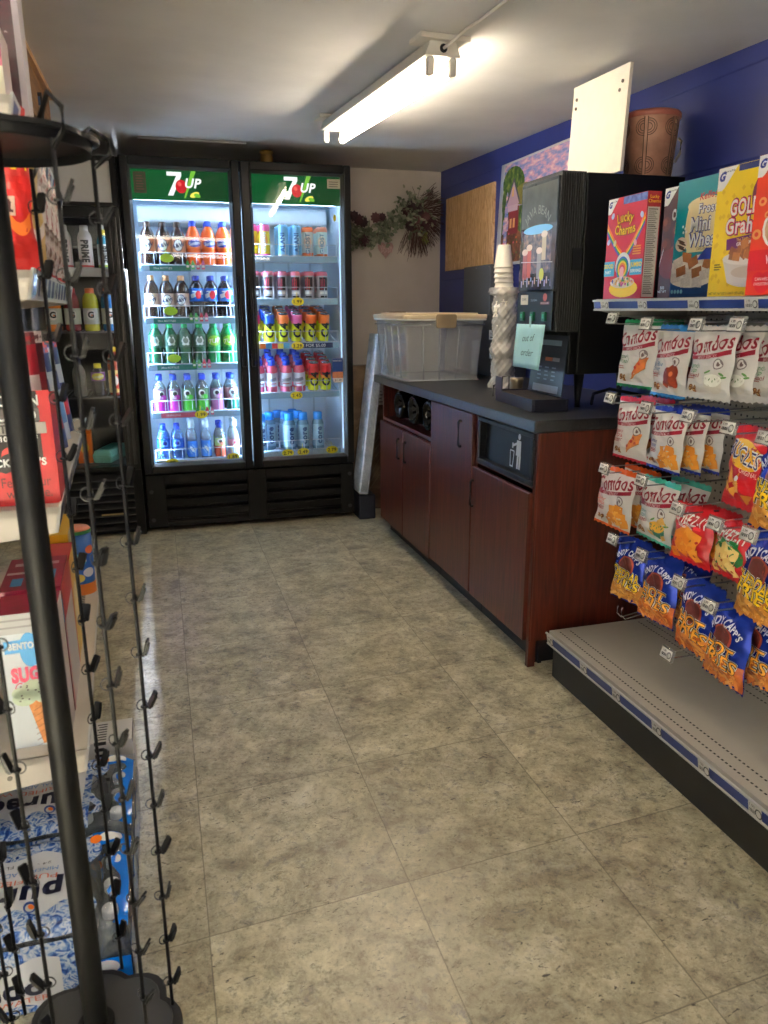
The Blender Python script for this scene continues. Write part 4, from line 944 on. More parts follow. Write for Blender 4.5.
# note taped over the spouts
o = empty('paper_note', 'pale blue handwritten note taped to the coffee machine', 'note', (1.388, 2.715, 1.21))
b = MB(); NB = M((160, 206, 212), .7)
def nf(a, b_): return (-.003 - .012 * (1 - b_) - (.008 * max(0, a - .8) * 5 * (1 - b_)), .118 - .236 * a, -.165 + .165 * b_)
b.grid(nf, 8, 8, NB); s_ = b.build('sheet', o, solid=.0006)
b = MB(); pm = lambda u, v, off=0: Vector((-.0045 - .012 * (1 - (v + .165) / .165) - off, -u, v))
GI = M((70, 92, 100), .7)
b.text(pm, 'out of', .0, -.05, .026, GI, .0012, shear=.35, width=.10, rot=.05); b.text(pm, 'order', .0, -.105, .026, GI, .0012, shear=.35, width=.10)
b.build('handwriting', s_)
MB().box(-.006, -.003, -.006, .006, -.012, .03, M((150, 190, 190), .3)).build('tape', o)
# board, pail and cables on / behind the machine
b = MB(); b.add([(1.600, 2.515, 1.7295), (1.600, 2.885, 1.7295), (1.612, 2.515, 1.7295), (1.612, 2.885, 1.7295), (1.612, 2.515, ceil_z(2.515) - .026), (1.612, 2.885, ceil_z(2.885) - .026), (1.624, 2.515, ceil_z(2.515) - .026), (1.624, 2.885, ceil_z(2.885) - .026)],
               [(0, 1, 3, 2), (4, 6, 7, 5), (0, 4, 5, 1), (2, 3, 7, 6), (0, 2, 6, 4), (1, 5, 7, 3)], M((232, 224, 208), .5))
wp_ = tag(b.build('white_board'), 'plain cream white board standing on the black coffee machine', 'board')
b = MB()
for (y, z) in ((2.55, 2.02), (2.565, 1.995), (2.855, 2.03), (2.858, 2.0)): b.cyl((1.606, y, z), (1.611, y, z), .006, M((90, 80, 70), .5), 8)
b.build('screw_hole', wp_)
pl = empty('lidded_pail', 'brown embossed pail with lid on top of the coffee machine', 'pail', (1.80, 2.645, 1.7295), R(0))
LEA = NM([(.3, (142, 98, 76)), (.55, (172, 124, 100)), (.8, (192, 146, 120))], 14, 6, .45, bump=.2); DKL = M((88, 66, 48), .5)
b = MB(); b.lathe([(.080, 0), (.083, .005), (.096, .195), (.098, .20)], LEA, 40)
def pmap(u, v, off=0):
    r = .083 + .013 * v / .195; t = R(225) + u / .09; return Vector(((r + off) * cos(t), (r + off) * sin(t), v))
def ring(u, v, r): b.tube([pmap(u + r * cos(2 * pi * k / 24), v + r * sin(2 * pi * k / 24), .001) for k in range(24)], .0016, DKL, 5, True)
for u in (-.10, .0, .10):
    for du in (-.006, .006): b.tube([pmap(u + du, .004 + .19 * k / 8, .001) for k in range(9)], .0014, DKL, 5)
    for sgn in (-1, 1):
        for v in (.035, .16):
            for r in (.012, .020, .027): b.tube([pmap(u + sgn * (.008 + r * sin(pi * k / 12)), v + r * cos(pi * k / 12), .001) for k in range(13)], .0013, DKL, 5)
b.build('pail', pl)
b = MB(); b.lathe([(.101, .198), (.102, .212), (.096, .219), (.03, .224)], M((150, 84, 70), .4), 40); b.lathe([(.012, .222), (.013, .234), (.008, .238)], M((150, 84, 70), .4), 16); b.build('lid', pl)
b = MB(); b.tube([pmap(.145, .13, .004), pmap(.150, .12, .016), pmap(.150, .08, .018), pmap(.145, .05, .004)], .005, M((120, 110, 110), .4), 8); b.build('side_handle', pl)
for (pts, lab) in (([(1.70, 2.40, ZT + .007), (1.74, 2.50, ZT + .007), (1.80, 2.52, ZT + .02), (1.85, 2.50, ZT + .007), (1.90, 2.36, ZT + .007)], 'thin black cable lying on the worktop under the coffee machine'),
                   ([(1.60, 2.60, ZT + .007), (1.68, 2.72, ZT + .03), (1.74, 2.70, ZT + .05), (1.83, 2.64, ZT + .03), (1.90, 2.70, ZT + .007)], 'arched black cable behind the legs of the coffee machine')):
    tag(MB().tube(pts, .0065, INK, 8).build('power_cable'), lab, 'cable')

# ------------------------------------------------------------------ foam cups in a plastic sleeve
FOAM = M((236, 230, 218), .6)
cup = MB(); cup.lathe([(.0435, 0), (.0445, .002), (.0445, .006), (.0425, .007), (.030, .098), (.029, .100)], FOAM, 28)
cup0 = cup.build('foam_cup')
NC = 26
for k in range(NC):
    o = cup0 if k == 0 else cup0.copy()
    if k: COL.objects.link(o)
    o.location = (1.575 + .004 * sin(k * .7) - .0005 * k, 3.35 + .003 * cos(k * .9), ZT + .0005 + k * .0216)
    lab = 'topmost bare white foam cup of the tall stack' if k == NC - 1 else 'second bare white foam cup from the top of the stack' if k == NC - 2 else 'white foam cup nested inside the tall bagged stack on the counter'
    tag(o, lab, 'cup', 'stacked foam cups')
b = MB()
def sl_(u, v):
    t = 2 * pi * u; z = ZT + .001 + v * .455
    r = .054 + .004 * sin(5 * t + 9 * v) * (.4 + .6 * v) + .003 * sin(3 * t - 31 * v) + .002 * sin(9 * t + 57 * v) + .0022 * sin(13 * t - 83 * v) + .0015 * sin(19 * t + 131 * v) + (.018 if v > .93 else 0) + .012 * max(0, .12 - v) / .12 + (.012 * sin(pi * (v - .3) / .15) if .3 < v < .45 else 0)
    return (1.575 + r * cos(t), 3.35 + r * sin(t), z)
b.grid(sl_, 64, 90, GL((240, 240, 240), gloss=1.8, rough=.12, haze=.5, hazec=(238, 235, 230), bump=.8))
tag(b.build('plastic_sleeve'), 'crumpled clear plastic sleeve round the foam cup stack', 'plastic bag')

# ------------------------------------------------------------------ clear storage tote
tt = empty('storage_tote', 'clear plastic tote with tan lid on the far end of the counter', 'storage box', (1.425, 4.0, ZT))
tx0, tx1, ty0, ty1, tz1 = -.212, .215, -.27, .27, .312
b = MB(); PLS = GL((248, 250, 252), gloss=1.3, rough=.07, haze=.24, hazec=(240, 244, 248))
ins = .022
def wall(c0, c1):  # tapered sides
    pass
B4 = [(tx0 + ins, ty0 + ins), (tx1 - ins, ty0 + ins), (tx1 - ins, ty1 - ins), (tx0 + ins, ty1 - ins)]; T4 = [(tx0, ty0), (tx1, ty0), (tx1, ty1), (tx0, ty1)]
b.add([(x, y, .003) for x, y in B4] + [(x, y, tz1) for x, y in T4], [(0, 1, 2, 3)] + [(k, (k + 1) % 4, 4 + (k + 1) % 4, 4 + k) for k in range(4)], PLS)
b.build('box', tt, bevel=.012, seg=3)
b = MB()   # moulded ribs
for fx in (.22, .44, .68):
    x0 = tx0 + ins + (tx1 - tx0 - 2 * ins) * fx; x1 = tx0 + (tx1 - tx0) * fx
    b.tube([(x0, ty0 + ins - .001, .01), (x1, ty0 - .002, tz1 - .03)], .0035, PLS, 6)
    y0_ = ty0 + ins + (ty1 - ty0 - 2 * ins) * fx; y1_ = ty0 + (ty1 - ty0) * fx
    b.tube([(tx0 + ins - .001, y0_, .01), (tx0 - .002, y1_, tz1 - .03)], .0035, PLS, 6)
b.tube([(tx0 - .003, ty0 - .003, tz1 - .03), (tx1 + .003, ty0 - .003, tz1 - .03), (tx1 + .003, ty1 + .003, tz1 - .03), (tx0 - .003, ty1 + .003, tz1 - .03)], .004, PLS, 6, True)
b.build('moulded_ribs', tt)
TANL = M((206, 188, 156), .5)
b = MB(); b.rbox(tx0 - .018, tx1 + .018, ty0 - .018, ty1 + .018, tz1 + .001, tz1 + .022, .03, TANL); b.rbox(tx0 + .02, tx1 - .02, ty0 + .02, ty1 - .02, tz1 + .022, tz1 + .03, .02, TANL)
b.rbox(tx0 - .016, tx1 + .016, ty0 - .016, ty1 + .016, tz1 - .008, tz1 + .001, .03, M((210, 208, 198), .5)); b.build('lid', tt, bevel=.004)
for sg in (-1, 1):
    b = MB(); y = ty0 - .022 if sg < 0 else ty1 + .022
    b.rbox(-.055, .055, min(y, y - sg * .008), max(y, y - sg * .008), tz1 - .045, tz1 + .024, .012, M((120, 104, 80), .5), 'y'); b.build('latch_handle', tt, bevel=.002)
b = MB(); b.rbox(-.15, -.05, ty1 - .06, ty1 - .01, tz1 + .0305, tz1 + .036, .01, M((120, 104, 80), .5)); b.build('lid_grip', tt)

# ------------------------------------------------------------------ right wall and corner
PLY = NM([(0.28, (186, 136, 88)), (0.40, (228, 186, 136)), (0.47, (196, 148, 100)), (0.54, (236, 198, 150)), (0.62, (206, 158, 108)), (0.72, (238, 202, 156))], 2.6, 5, .55, (1, 5, .8), distort=2.6, bump=.05)
b = MB(); b.box(XR - .014, XR - .001, 4.30, 5.06, 1.512, 1.965, PLY); tag(b.build('plywood_board', bevel=.001), 'square plywood board fixed to the blue wall', 'board')
# poster: landscape print curling off the wall
o = empty('landscape_poster', 'colourful village landscape poster on the blue wall', 'poster', (XR, 3.72, 1.50))
b = MB(); pcm = lambda a, v: (-.006 - .012 * (1 - v) - .05 * max(0, a * 0 + (.10 - a)) * (1 - v) * 2, .5 - 1.0 * a, .535 * v)
b.grid(pcm, 16, 10, M((206, 204, 206), .5)); sh = b.build('sheet', o, solid=.001)
def pp(u, v, off=0):
    q = pcm(u, v); return Vector((q[0] - .0012 - off, q[1], q[2]))
b = MB()
SKY = NM([(.3, (84, 116, 180)), (.45, (150, 150, 200)), (.55, (214, 160, 184)), (.7, (240, 214, 206))], 7, 5, .5, (1, 2, 6))
TREE = NM([(.3, (26, 54, 24)), (.5, (64, 96, 36)), (.7, (130, 140, 60))], 34, 4, .6); GRD = NM([(.3, (40, 44, 30)), (.5, (110, 70, 50)), (.65, (150, 90, 60)), (.8, (90, 100, 60))], 26, 5, .6)
b.rect(pp, .05, .03, .985, .98, SKY, .0004, 10, 8); b.band(pp, lambda t: (.05 + .93 * t, .03), lambda t: (.05 + .93 * t, .62 - .10 * sin(t * 9) * .4 - .12 * t), TREE, .0008, 20, 6)
b.ell(pp, .17, .78, .13, .17, TREE, .001, 16, rot=.2); b.ell(pp, .10, .62, .06, .2, TREE, .0011, 16); b.ell(pp, .30, .66, .12, .10, M((130, 120, 50), .6, var=.3, scale=60), .0012)
b.band(pp, lambda t: (.05 + .93 * t, .03), lambda t: (.05 + .93 * t, .30 + .05 * sin(t * 12)), GRD, .0014, 20, 4)
b.rect(pp, .13, .30, .25, .56, M((126, 36, 46), .5, var=.2, scale=60), .0016, 2, 3); b.rect(pp, .115, .52, .235, .60, M((206, 176, 190), .5), .0018, 2, 2); b.band(pp, lambda t: (.10 + .15 * t, .58), lambda t: (.10 + .15 * t, .58 + .22 * (1 - abs(2 * t - 1))), M((196, 160, 180), .5), .002, 10, 2)
b.band(pp, lambda t: (.095 + .16 * t, .58 + .22 * (1 - abs(2 * t - 1))), lambda t: (.095 + .16 * t, .62 + .22 * (1 - abs(2 * t - 1))), M((72, 62, 90), .5), .0022, 10, 1)
for (u, v) in ((.16, .36), (.20, .36), (.17, .66)): b.rect(pp, u - .012, v, u + .012, v + .09, M((230, 176, 110), .5), .0024, 1, 1)
b.ell(pp, .82, .66, .14, .09, M((226, 130, 80), .5, var=.3, scale=40), .0016); b.ell(pp, .76, .62, .05, .07, M((130, 60, 40), .5, var=.3, scale=40), .0019); b.rect(pp, .80, .58, .95, .64, M((120, 50, 40), .5), .002, 3, 1)
b.rect(pp, .905, .6, .925, .86, M((96, 74, 40), .6), .002, 1, 2)
for k in range(9):
    t = pi * k / 8; b.ell(pp, .915 + .05 * cos(t), .86 + .07 * sin(t), .045, .022, M((70, 120, 50), .6, var=.3, scale=60), .0022 + k * .0001, 10, 2, rot=t * .8)
for k in range(40): b.ell(pp, rnd.uniform(.07, .6), rnd.uniform(.06, .34), .008, .012, M(((226, 120, 60), (220, 90, 110), (236, 200, 120), (90, 120, 60))[k % 4], .5), .0026, 8, 1)
b.build('picture', sh)
# dark grey service panels on the wall beneath
b = MB(); GP = M((84, 88, 94), .45); b.box(1.892, XR - .001, 4.235, 4.64, 1.20, 1.515, GP)
o = tag(b.build('wall_cover_plate', bevel=.003), 'dark grey metal cover plate on the wall under the plywood', 'cover plate')
b = MB()
for (y, z) in ((4.25, 1.225), (4.25, 1.36), (4.25, 1.50), (4.44, 1.50), (4.62, 1.50), (4.62, 1.225)): b.cyl((1.889, y, z), (1.892, y, z), .005, CHROME, 8)
b.build('screws', o)
o = empty('control_box', 'dark grey box with white labels between tote and cup stack', 'box', (1.82, 3.93, ZT))
b = MB(); b.box(-.07, .10, -.14, .13, 0, .33, M((52, 56, 64), .45)); b.build('box', o, bevel=.006)
b = MB(); p = flat((-.07, 0, 0), (0, -1, 0), (0, 0, 1), (-1, 0, 0))
b.rect(p, .02, .20, .11, .25, M((190, 196, 204), .5), .001, 1, 1); b.rect(p, .03, .10, .10, .13, M((176, 186, 200), .5), .001, 1, 1); b.text(p, 'CAUTION', .065, .232, .010, INK, .0016); b.rect(p, .035, .21, .095, .215, INK, .0014, 1, 1); b.build('label_plate', o)

# wrapped boards leaning in the gap between cooler and counter
SILV = NM([(.3, (176, 188, 208)), (.5, (206, 216, 230)), (.7, (230, 236, 244))], 7, 5, .22, (1, 1, 3), bump=.8, dist=.02)
o = empty('wrapped_panel', 'silver plastic wrapped panel leaning beside the lit cooler', 'panel', (1.20, 4.66, 0.0))
X = Matrix.Translation((1.142, 0, .165)) @ Matrix.Rotation(R(7.2), 4, 'Y')
b = MB(); b.box(0, .06, 4.42, 4.60, 0, .97, SILV, X=X); wpart(b, 'panel', o, bevel=.01, seg=3)
b = MB()
for k in range(5): b.tube([X @ Vector((.01 + .008 * k + .002 * sin(j), 4.415 - .002 * (j % 2), .02 + j * .095)) for j in range(11)], .003, M((200, 210, 224), .2, .4), 5)
wpart(b, 'film_fold', o)
b = MB(); b.box(1.145, 1.25, 4.43, 4.62, 0.0, .155, M((26, 28, 44), .5)); tag(b.build('floor_box', bevel=.008), 'low dark navy box on the floor between cooler and counter', 'box')
CARD = NM([(.3, (72, 56, 42)), (.5, (96, 76, 58)), (.7, (120, 98, 78))], 6, 5, .3, (1, 1, 2.5), bump=.35, dist=.01, coat=.4)
o = empty('cardboard_pack', 'brown plastic wrapped cardboard pack standing against the cabinet end', 'pack', (1.34, 4.62, 0))
b = MB(); X = Matrix.Translation((1.29, 0, 0)); b.box(-.13, .10, 4.66, 4.74, .0015, .93, CARD, X=X); wpart(b, 'pack', o, bevel=.008)
b = MB(); GLM = M((168, 156, 140), .2, .3)
for k in range(12): b.tube([X @ Vector((-.10 + .012 * (k % 3), 4.656, .04 + k * .055)), X @ Vector((-.04 + .01 * (k % 3), 4.657, .10 + k * .055)), X @ Vector((.05, 4.656, .23 + k * .05))], .0018, GLM, 5)
wpart(b, 'film_creases', o)
b = MB(); p = flat((1.345, 4.656, .74), (1, 0, 0), (0, 0, 1), (0, -1, 0)); b.rect(p, -.032, -.06, .03, .07, M((190, 184, 172), .5), .0, 1, 1)
for k in range(4): b.rect(p, -.024, -.045 + k * .022, .02 - .008 * (k % 2), -.037 + k * .022, M((120, 112, 104), .5), .001, 1, 1)
wpart(b, 'paper_label', o)

# ------------------------------------------------------------------ dried flower swag on the back wall
sw = empty('dried_flower_swag', 'dried burgundy flower and twig swag on the back wall', 'wall decoration', (1.60, YB, 1.62))
TWIG = M((78, 50, 46), .7); LEAFS = [M((118, 126, 104), .6, var=.2), M((150, 152, 132), .6, var=.2), M((88, 98, 76), .6, var=.2)]; BUR = [M((66, 30, 40), .7, var=.3), M((48, 22, 32), .7, var=.3), M((98, 58, 62), .7, var=.3)]
def curve(p0, p1, p2, n=7): return [Vector(p0) * (1 - t) ** 2 + Vector(p1) * 2 * t * (1 - t) + Vector(p2) * t * t for t in [i / (n - 1) for i in range(n)]]
def spine(t): return Vector((1.19 + .52 * t, YB - .035, 1.805 - .09 * sin(pi * min(1, t * 1.15)) + .10 * t * t * t))
b = MB(); b.tube([spine(i / 14) for i in range(15)], .008, TWIG, 6)
for k in range(3): b.tube([spine(i / 14) + Vector((0, -.012 * sin(i + k * 2), .012 * cos(i * .9 + k * 2))) for i in range(15)], .004, TWIG, 5)
HB = Vector((1.735, YB - .05, 1.875))
for k in range(190):
    a = R(rnd.uniform(-100, 55)) if k < 160 else R(rnd.uniform(-118, -70)); L_ = rnd.uniform(.17, .25) if a > R(-70) else rnd.uniform(.2, .28)
    dx, dz = cos(a) * L_, sin(a) * L_
    end = HB + Vector((min(dx, XR - .012 - HB.x), rnd.uniform(-.05, .025), dz)); mid = HB + Vector((dx * .5 + rnd.uniform(-.03, .03), rnd.uniform(-.05, .0), dz * .5 + rnd.uniform(.0, .05)))
    b.tube(curve(HB, mid, end), .0016, TWIG, 4)
    if k % 3 == 0: b.tube(curve(mid, (mid + end) / 2, end + Vector((rnd.uniform(-.04, 0), -.01, rnd.uniform(-.04, .02)))), .0012, TWIG, 4)
for k in range(5): b.tube(curve(HB, HB + Vector((rnd.uniform(-.06, .06), -.02, .08)), HB + Vector((rnd.uniform(-.05, .14), -.01, rnd.uniform(.12, .18)))), .0012, TWIG, 4)
for k in range(12): b.tube(curve((1.2, YB - .04, 1.78), (1.22, YB - .05, 1.74), (1.16 + .2 * rnd.random(), YB - .03, 1.62 + .06 * rnd.random())), .0014, TWIG, 4)
for (x, z) in ((1.17, 2.03), (1.19, 1.97)): b.tube(curve((1.16, YB - .03, 1.85), (1.15, YB - .04, 1.95), (x + .02, YB - .02, z)), .0014, TWIG, 4)
wpart(b, 'twigs', sw)
def leaf(b, c, L_, wd, m_):
    q = Matrix.Rotation(rnd.uniform(0, 6.28), 3, 'Y') @ Matrix.Rotation(rnd.uniform(-.9, .9), 3, 'X') @ Matrix.Rotation(rnd.uniform(-.6, .6), 3, 'Z')
    vs = [(0, 0, 0), (wd, -.006, L_ * .35), (wd * .7, -.012, L_ * .75), (0, -.008, L_), (-wd * .7, -.012, L_ * .75), (-wd, -.006, L_ * .35), (0, .004, L_ * .4), (0, -.002, L_ * .78)]
    vs = [Vector(c) + q @ Vector(v) for v in vs]
    vs = [Vector((min(v.x, XR - .01), min(v.y, YB - .004), v.z)) for v in vs]
    b.add(vs, [(0, 1, 6), (1, 2, 7, 6), (2, 3, 7), (3, 4, 7), (4, 5, 6, 7), (5, 0, 6)], m_, True)
b = MB()
for k in range(460):
    t = rnd.random(); c = spine(t) + Vector((rnd.uniform(-.03, .03), -rnd.uniform(.0, .05), rnd.gauss(0, .036)))
    leaf(b, c, rnd.uniform(.03, .055), rnd.uniform(.008, .014), LEAFS[k % 3])
for k in range(130):
    c = HB + Vector((rnd.gauss(0, .06), -rnd.uniform(0, .06), rnd.gauss(0, .07))); leaf(b, c, rnd.uniform(.025, .05), rnd.uniform(.007, .012), LEAFS[k % 3])
o = wpart(b, 'leaves', sw)
def bloom(c, r, m_):
    b = MB()
    for ring_ in range(3):
        n = (5, 7, 9)[ring_]; rr = r * (.35, .7, 1.0)[ring_]
        for k in range(n):
            t = 2 * pi * k / n + ring_ * .4; ax = Vector((cos(t), 0, sin(t)))
            ctr = Vector(c) + ax * rr * .55 + Vector((0, -.012 * (2 - ring_), 0)); sd = Vector((-sin(t), 0, cos(t))) * rr * .42
            v = [ctr - ax * rr * .5, ctr + sd + Vector((0, -.006, 0)), ctr + ax * rr * .5 + Vector((0, -.004, 0)), ctr - sd + Vector((0, -.006, 0)), ctr + Vector((0, .004, 0))]
            v = [Vector((min(p_.x, XR - .01), min(p_.y, YB - .004), p_.z)) for p_ in v]
            b.add(v, [(0, 1, 4), (1, 2, 4), (2, 3, 4), (3, 0, 4)], m_, True)
    return wpart(b, 'flower', sw)
for (x, z, r, k) in ((1.345, 1.825, .05, 0), (1.37, 1.815, .045, 1), (1.375, 1.70, .05, 0), (1.31, 1.85, .045, 1), (1.455, 1.845, .045, 2), (1.50, 1.85, .035, 0), (1.70, 1.92, .05, 1), (1.66, 1.885, .04, 0), (1.76, 1.90, .05, 1), (1.80, 1.86, .045, 2), (1.69, 1.80, .045, 1), (1.80, 1.80, .045, 0), (1.74, 1.84, .04, 2), (1.85, 1.83, .04, 0)):
    bloom((x, YB - .085, z), r * .8, BUR[k])
b = MB(); hm = M((190, 150, 148), .6, var=.2, scale=60)
def heart(a, v):
    t = 2 * pi * a; x = 16 * sin(t) ** 3; z = 13 * cos(t) - 5 * cos(2 * t) - 2 * cos(3 * t) - cos(4 * t); return (1.53 + x * .0034 * v + .01, YB - .03 - .014 * (1 - v * v), 1.655 + z * .0036 * v)
b.grid(heart, 30, 5, hm)
for k in range(7): b.tube([(1.505 + .012 * k + .004 * sin(j), YB - .047, 1.63 + .010 * j + .006 * (k % 2)) for j in range(5)], .0018, M((214, 180, 176), .6), 4)
wpart(b, 'heart_ornament', sw, solid=.004)
b = MB()
for k in range(26): leaf(b, (1.80 + rnd.gauss(0, .012), YB - .07, 1.735 + rnd.gauss(0, .018)), .03, .006, M((128, 140, 62), .6))
wpart(b, 'green_sprig', sw)
wpart(MB().cyl((1.45, YB - .04, 1.80), (1.45, YB - .0003, 1.80), .003, INK, 8), 'hanging_nail', sw)
for k_ in kids(sw):
    if k_.name.split('.')[0] in ('leaves', 'twigs', 'green_sprig'): k_['kind'] = 'stuff'

# ------------------------------------------------------------------ right gondola shelving
SHM = M((146, 142, 134), .45, .1); DKH = (40, 38, 36)
def peg_mat():
    m, nt, b, out = new_mat('pegboard'); N, L = nt.nodes, nt.links
    tc = N.new('ShaderNodeTexCoord'); sp = N.new('ShaderNodeSeparateXYZ'); L.new(tc.outputs['Object'], sp.inputs[0])
    def cell(s):
        a = N.new('ShaderNodeMath'); a.operation = 'MULTIPLY'; a.inputs[1].default_value = 1 / .0254; L.new(s, a.inputs[0])
        f = N.new('ShaderNodeMath'); f.operation = 'FRACT'; L.new(a.outputs[0], f.inputs[0])
        c = N.new('ShaderNodeMath'); c.operation = 'SUBTRACT'; c.inputs[1].default_value = .5; L.new(f.outputs[0], c.inputs[0]); return c.outputs[0]
    cx = N.new('ShaderNodeCombineXYZ'); L.new(cell(sp.outputs[1]), cx.inputs[0]); L.new(cell(sp.outputs[2]), cx.inputs[1])
    ln = N.new('ShaderNodeVectorMath'); ln.operation = 'LENGTH'; L.new(cx.outputs[0], ln.inputs[0])
    col = ramp(N, L, ln.outputs['Value'], [(.14, (26, 24, 22)), (.17, (140, 136, 128)), (1, (140, 136, 128))])
    L.new(col, b.inputs['Base Color']); b.inputs['Roughness'].default_value = .6
    return m
RAILB = M((24, 48, 118), .35, coat=.4); RAILW = M((190, 190, 186), .4)
gn = empty('shelving_unit', 'grey pegboard shelving unit along the right wall with empty bottom deck', 'shelving', (1.5, 1.6, 0))
GY0, GY1 = 1.0, 2.215
PEG = peg_mat()
b = MB(); b.box(1.70, 1.715, GY0, GY1, .0, 1.62, PEG); wpart(b, 'pegboard_back', gn)
b = MB()
for y in (GY0 + .012, GY1 - .012): b.box(1.7155, 1.75, y - .012, y + .012, 0, 1.62, SHM)
wpart(b, 'upright', gn)
DECK = M((188, 182, 170), .42, var=.04)
b = MB(); b.box(1.256, 1.698, GY0, GY1, .160, .175, DECK)
for (x, st) in ((1.285, .0145), (1.325, .0145), (1.60, .0145), (1.635, .0145), (1.67, .0145)):
    n = int((GY1 - GY0 - .02) / st)
    for k in range(n):
        y = GY0 + .01 + k * st; b.add([(x - .0028, y, .1754), (x + .0028, y, .1754), (x + .0028, y + .0075, .1754), (x - .0028, y + .0075, .1754)], [(0, 1, 2, 3)], INK)
dk = wpart(b, 'bottom_deck', gn)
b = MB(); b.box(1.272, 1.69, GY0 + .003, GY1 - .003, 0, .1595, M((24, 23, 23), .5)); wpart(b, 'kick_plate', gn, bevel=.004)
def tagplate(b, q, w_, h_, mat=None):
    b.rect(q, -w_ / 2, -h_ / 2, w_ / 2, h_ / 2, mat or M((196, 194, 186), .5), .0015, 1, 1)
    for k in range(6): b.rect(q, -w_ * .40 + k * w_ * .075, -h_ * .25, -w_ * .40 + k * w_ * .075 + w_ * (.03 + .02 * (k % 2)), h_ * .02, INK, .002, 1, 1)
    b.text(q, '1.99', -w_ * .2, h_ * .26, h_ * .22, M((90, 86, 80), .5), .002)
    b.ell(q, w_ * .28, -h_ * .02, h_ * .30, h_ * .34, M((70, 68, 66), .5), .002, 14, 1); b.ell(q, w_ * .28, -h_ * .02, h_ * .21, h_ * .25, M((196, 194, 186), .5), .0024, 14, 1)
def rail(parent, y0, y1, pts, tags, name='price_rail', w_=.042, h_=None):
    """sloping price rail: pts = (x bottom, z bottom, x top, z top)"""
    xb, zb, xt, zt = pts; b = MB(); d = Vector((xt - xb, 0, zt - zb)); L_ = d.length; d.normalize(); n = Vector((-d.z, 0, d.x))
    p = flat((xb, y0, zb), (0, 1, 0), d, n)
    c = [p(0, 0), p(0, 0, .006), p(0, .005, .006), p(0, .005, .002), p(0, L_ - .005, .002), p(0, L_ - .005, .006), p(0, L_, .006), p(0, L_, 0)]
    m_ = len(c); vs = c + [v + Vector((0, y1 - y0, 0)) for v in c]
    fs = [(k, (k + 1) % m_, m_ + (k + 1) % m_, m_ + k) for k in range(m_)] + [tuple(range(m_ - 1, -1, -1)), tuple(range(m_, 2 * m_))]
    b.add(vs, fs, RAILW)
    b.rect(p, .002, .006, y1 - y0 - .002, L_ - .006, RAILB, .0025, 1, 1)
    r = wpart(b, name, parent)
    for y in tags:
        t = MB(); q = flat(p(y - y0, L_ / 2, .0042), (0, -1, 0), d, n); tagplate(t, q, w_, L_ * .84); t.build('price_tag', r)
    return r
rail(gn, GY0, GY1, (1.254, .128, 1.246, .172), (2.187, 1.966, 1.78, 1.584, 1.391, 1.215))
b = MB(); b.box(1.356, 1.698, GY0, GY1, 1.283, 1.296, SHM); b.box(1.356, 1.37, GY0, GY1, 1.262, 1.283, SHM)
for y in (GY0, GY1 - .003): b.add([(1.36, y, 1.283), (1.698, y, 1.283), (1.698, y, 1.20), (1.36, y, 1.262), (1.36, y + .003, 1.283), (1.698, y + .003, 1.283), (1.698, y + .003, 1.20), (1.36, y + .003, 1.262)], [(0, 1, 2, 3), (7, 6, 5, 4), (2, 6, 7, 3)], SHM)
us = wpart(b, 'upper_shelf', gn)
rail(gn, GY0, GY1, (1.354, 1.262, 1.348, 1.294), (2.148, 1.953, 1.732, 1.527), w_=.044)

# ------------------------------------------------------------------ cereal boxes (front faces -x)
ROT = R(-90)
def carton(name, label, cat, loc, rz, w, h, d, base, prints, side=None, sidefn=None, top=None, group=None, topfn=None):
    """printed carton, base centre of the front face at the origin, front looking along local -y"""
    o = empty(name, label, cat, loc, rz, group)
    b = MB(); b.box(-w / 2, w / 2, 0, d, 0, h, base)
    if side: b.rect(flat((w / 2, d / 2, h / 2), (0, 1, 0), (0, 0, 1), (1, 0, 0)), -d / 2 + .002, -h / 2 + .002, d / 2 - .002, h / 2 - .002, side, .0004, 1, 1)
    if top: b.rect(flat((0, d / 2, h), (1, 0, 0), (0, 1, 0), (0, 0, 1)), -w / 2 + .001, -d / 2 + .001, w / 2 - .001, d / 2 - .001, top, .0004, 1, 1)
    if topfn: topfn(b, flat((0, 0, h), (1, 0, 0), (0, 1, 0), (0, 0, 1)))
    b.build('carton', o)
    b = MB(); p_ = flat((0, 0, 0), (1, 0, 0), (0, 0, 1), (0, -1, 0)); p = lambda u, v, off=0: p_(max(-w / 2, min(w / 2, u)), max(0, min(h, v)), off); prints(b, p, w, h)
    b.build('front_print', o)
    if sidefn:
        b = MB(); sidefn(b, flat((w / 2, d / 2, 0), (0, 1, 0), (0, 0, 1), (1, 0, 0)), d, h); b.build('side_print', o)
    return o
def corner(b, p, w, h, k=1.0):
    b.band(p, lambda t: (-w / 2 + .066 * k * t, h - .052 * k * (1 - max(0, t - .3) / .7)), lambda t: (-w / 2 + .066 * k * t, h - .0005), WH, .0010, 8, 1)
    b.text(p, 'G', -w / 2 + .017 * k, h - .020 * k, .019 * k, M((30, 50, 140), .4), .0016, bold=.06, shear=.3)
    b.text(p, 'General Mills', -w / 2 + .038 * k, h - .010 * k, .005 * k, INK, .0016)
PUR = M((90, 20, 90), .4); YLW = M((250, 214, 40), .4)
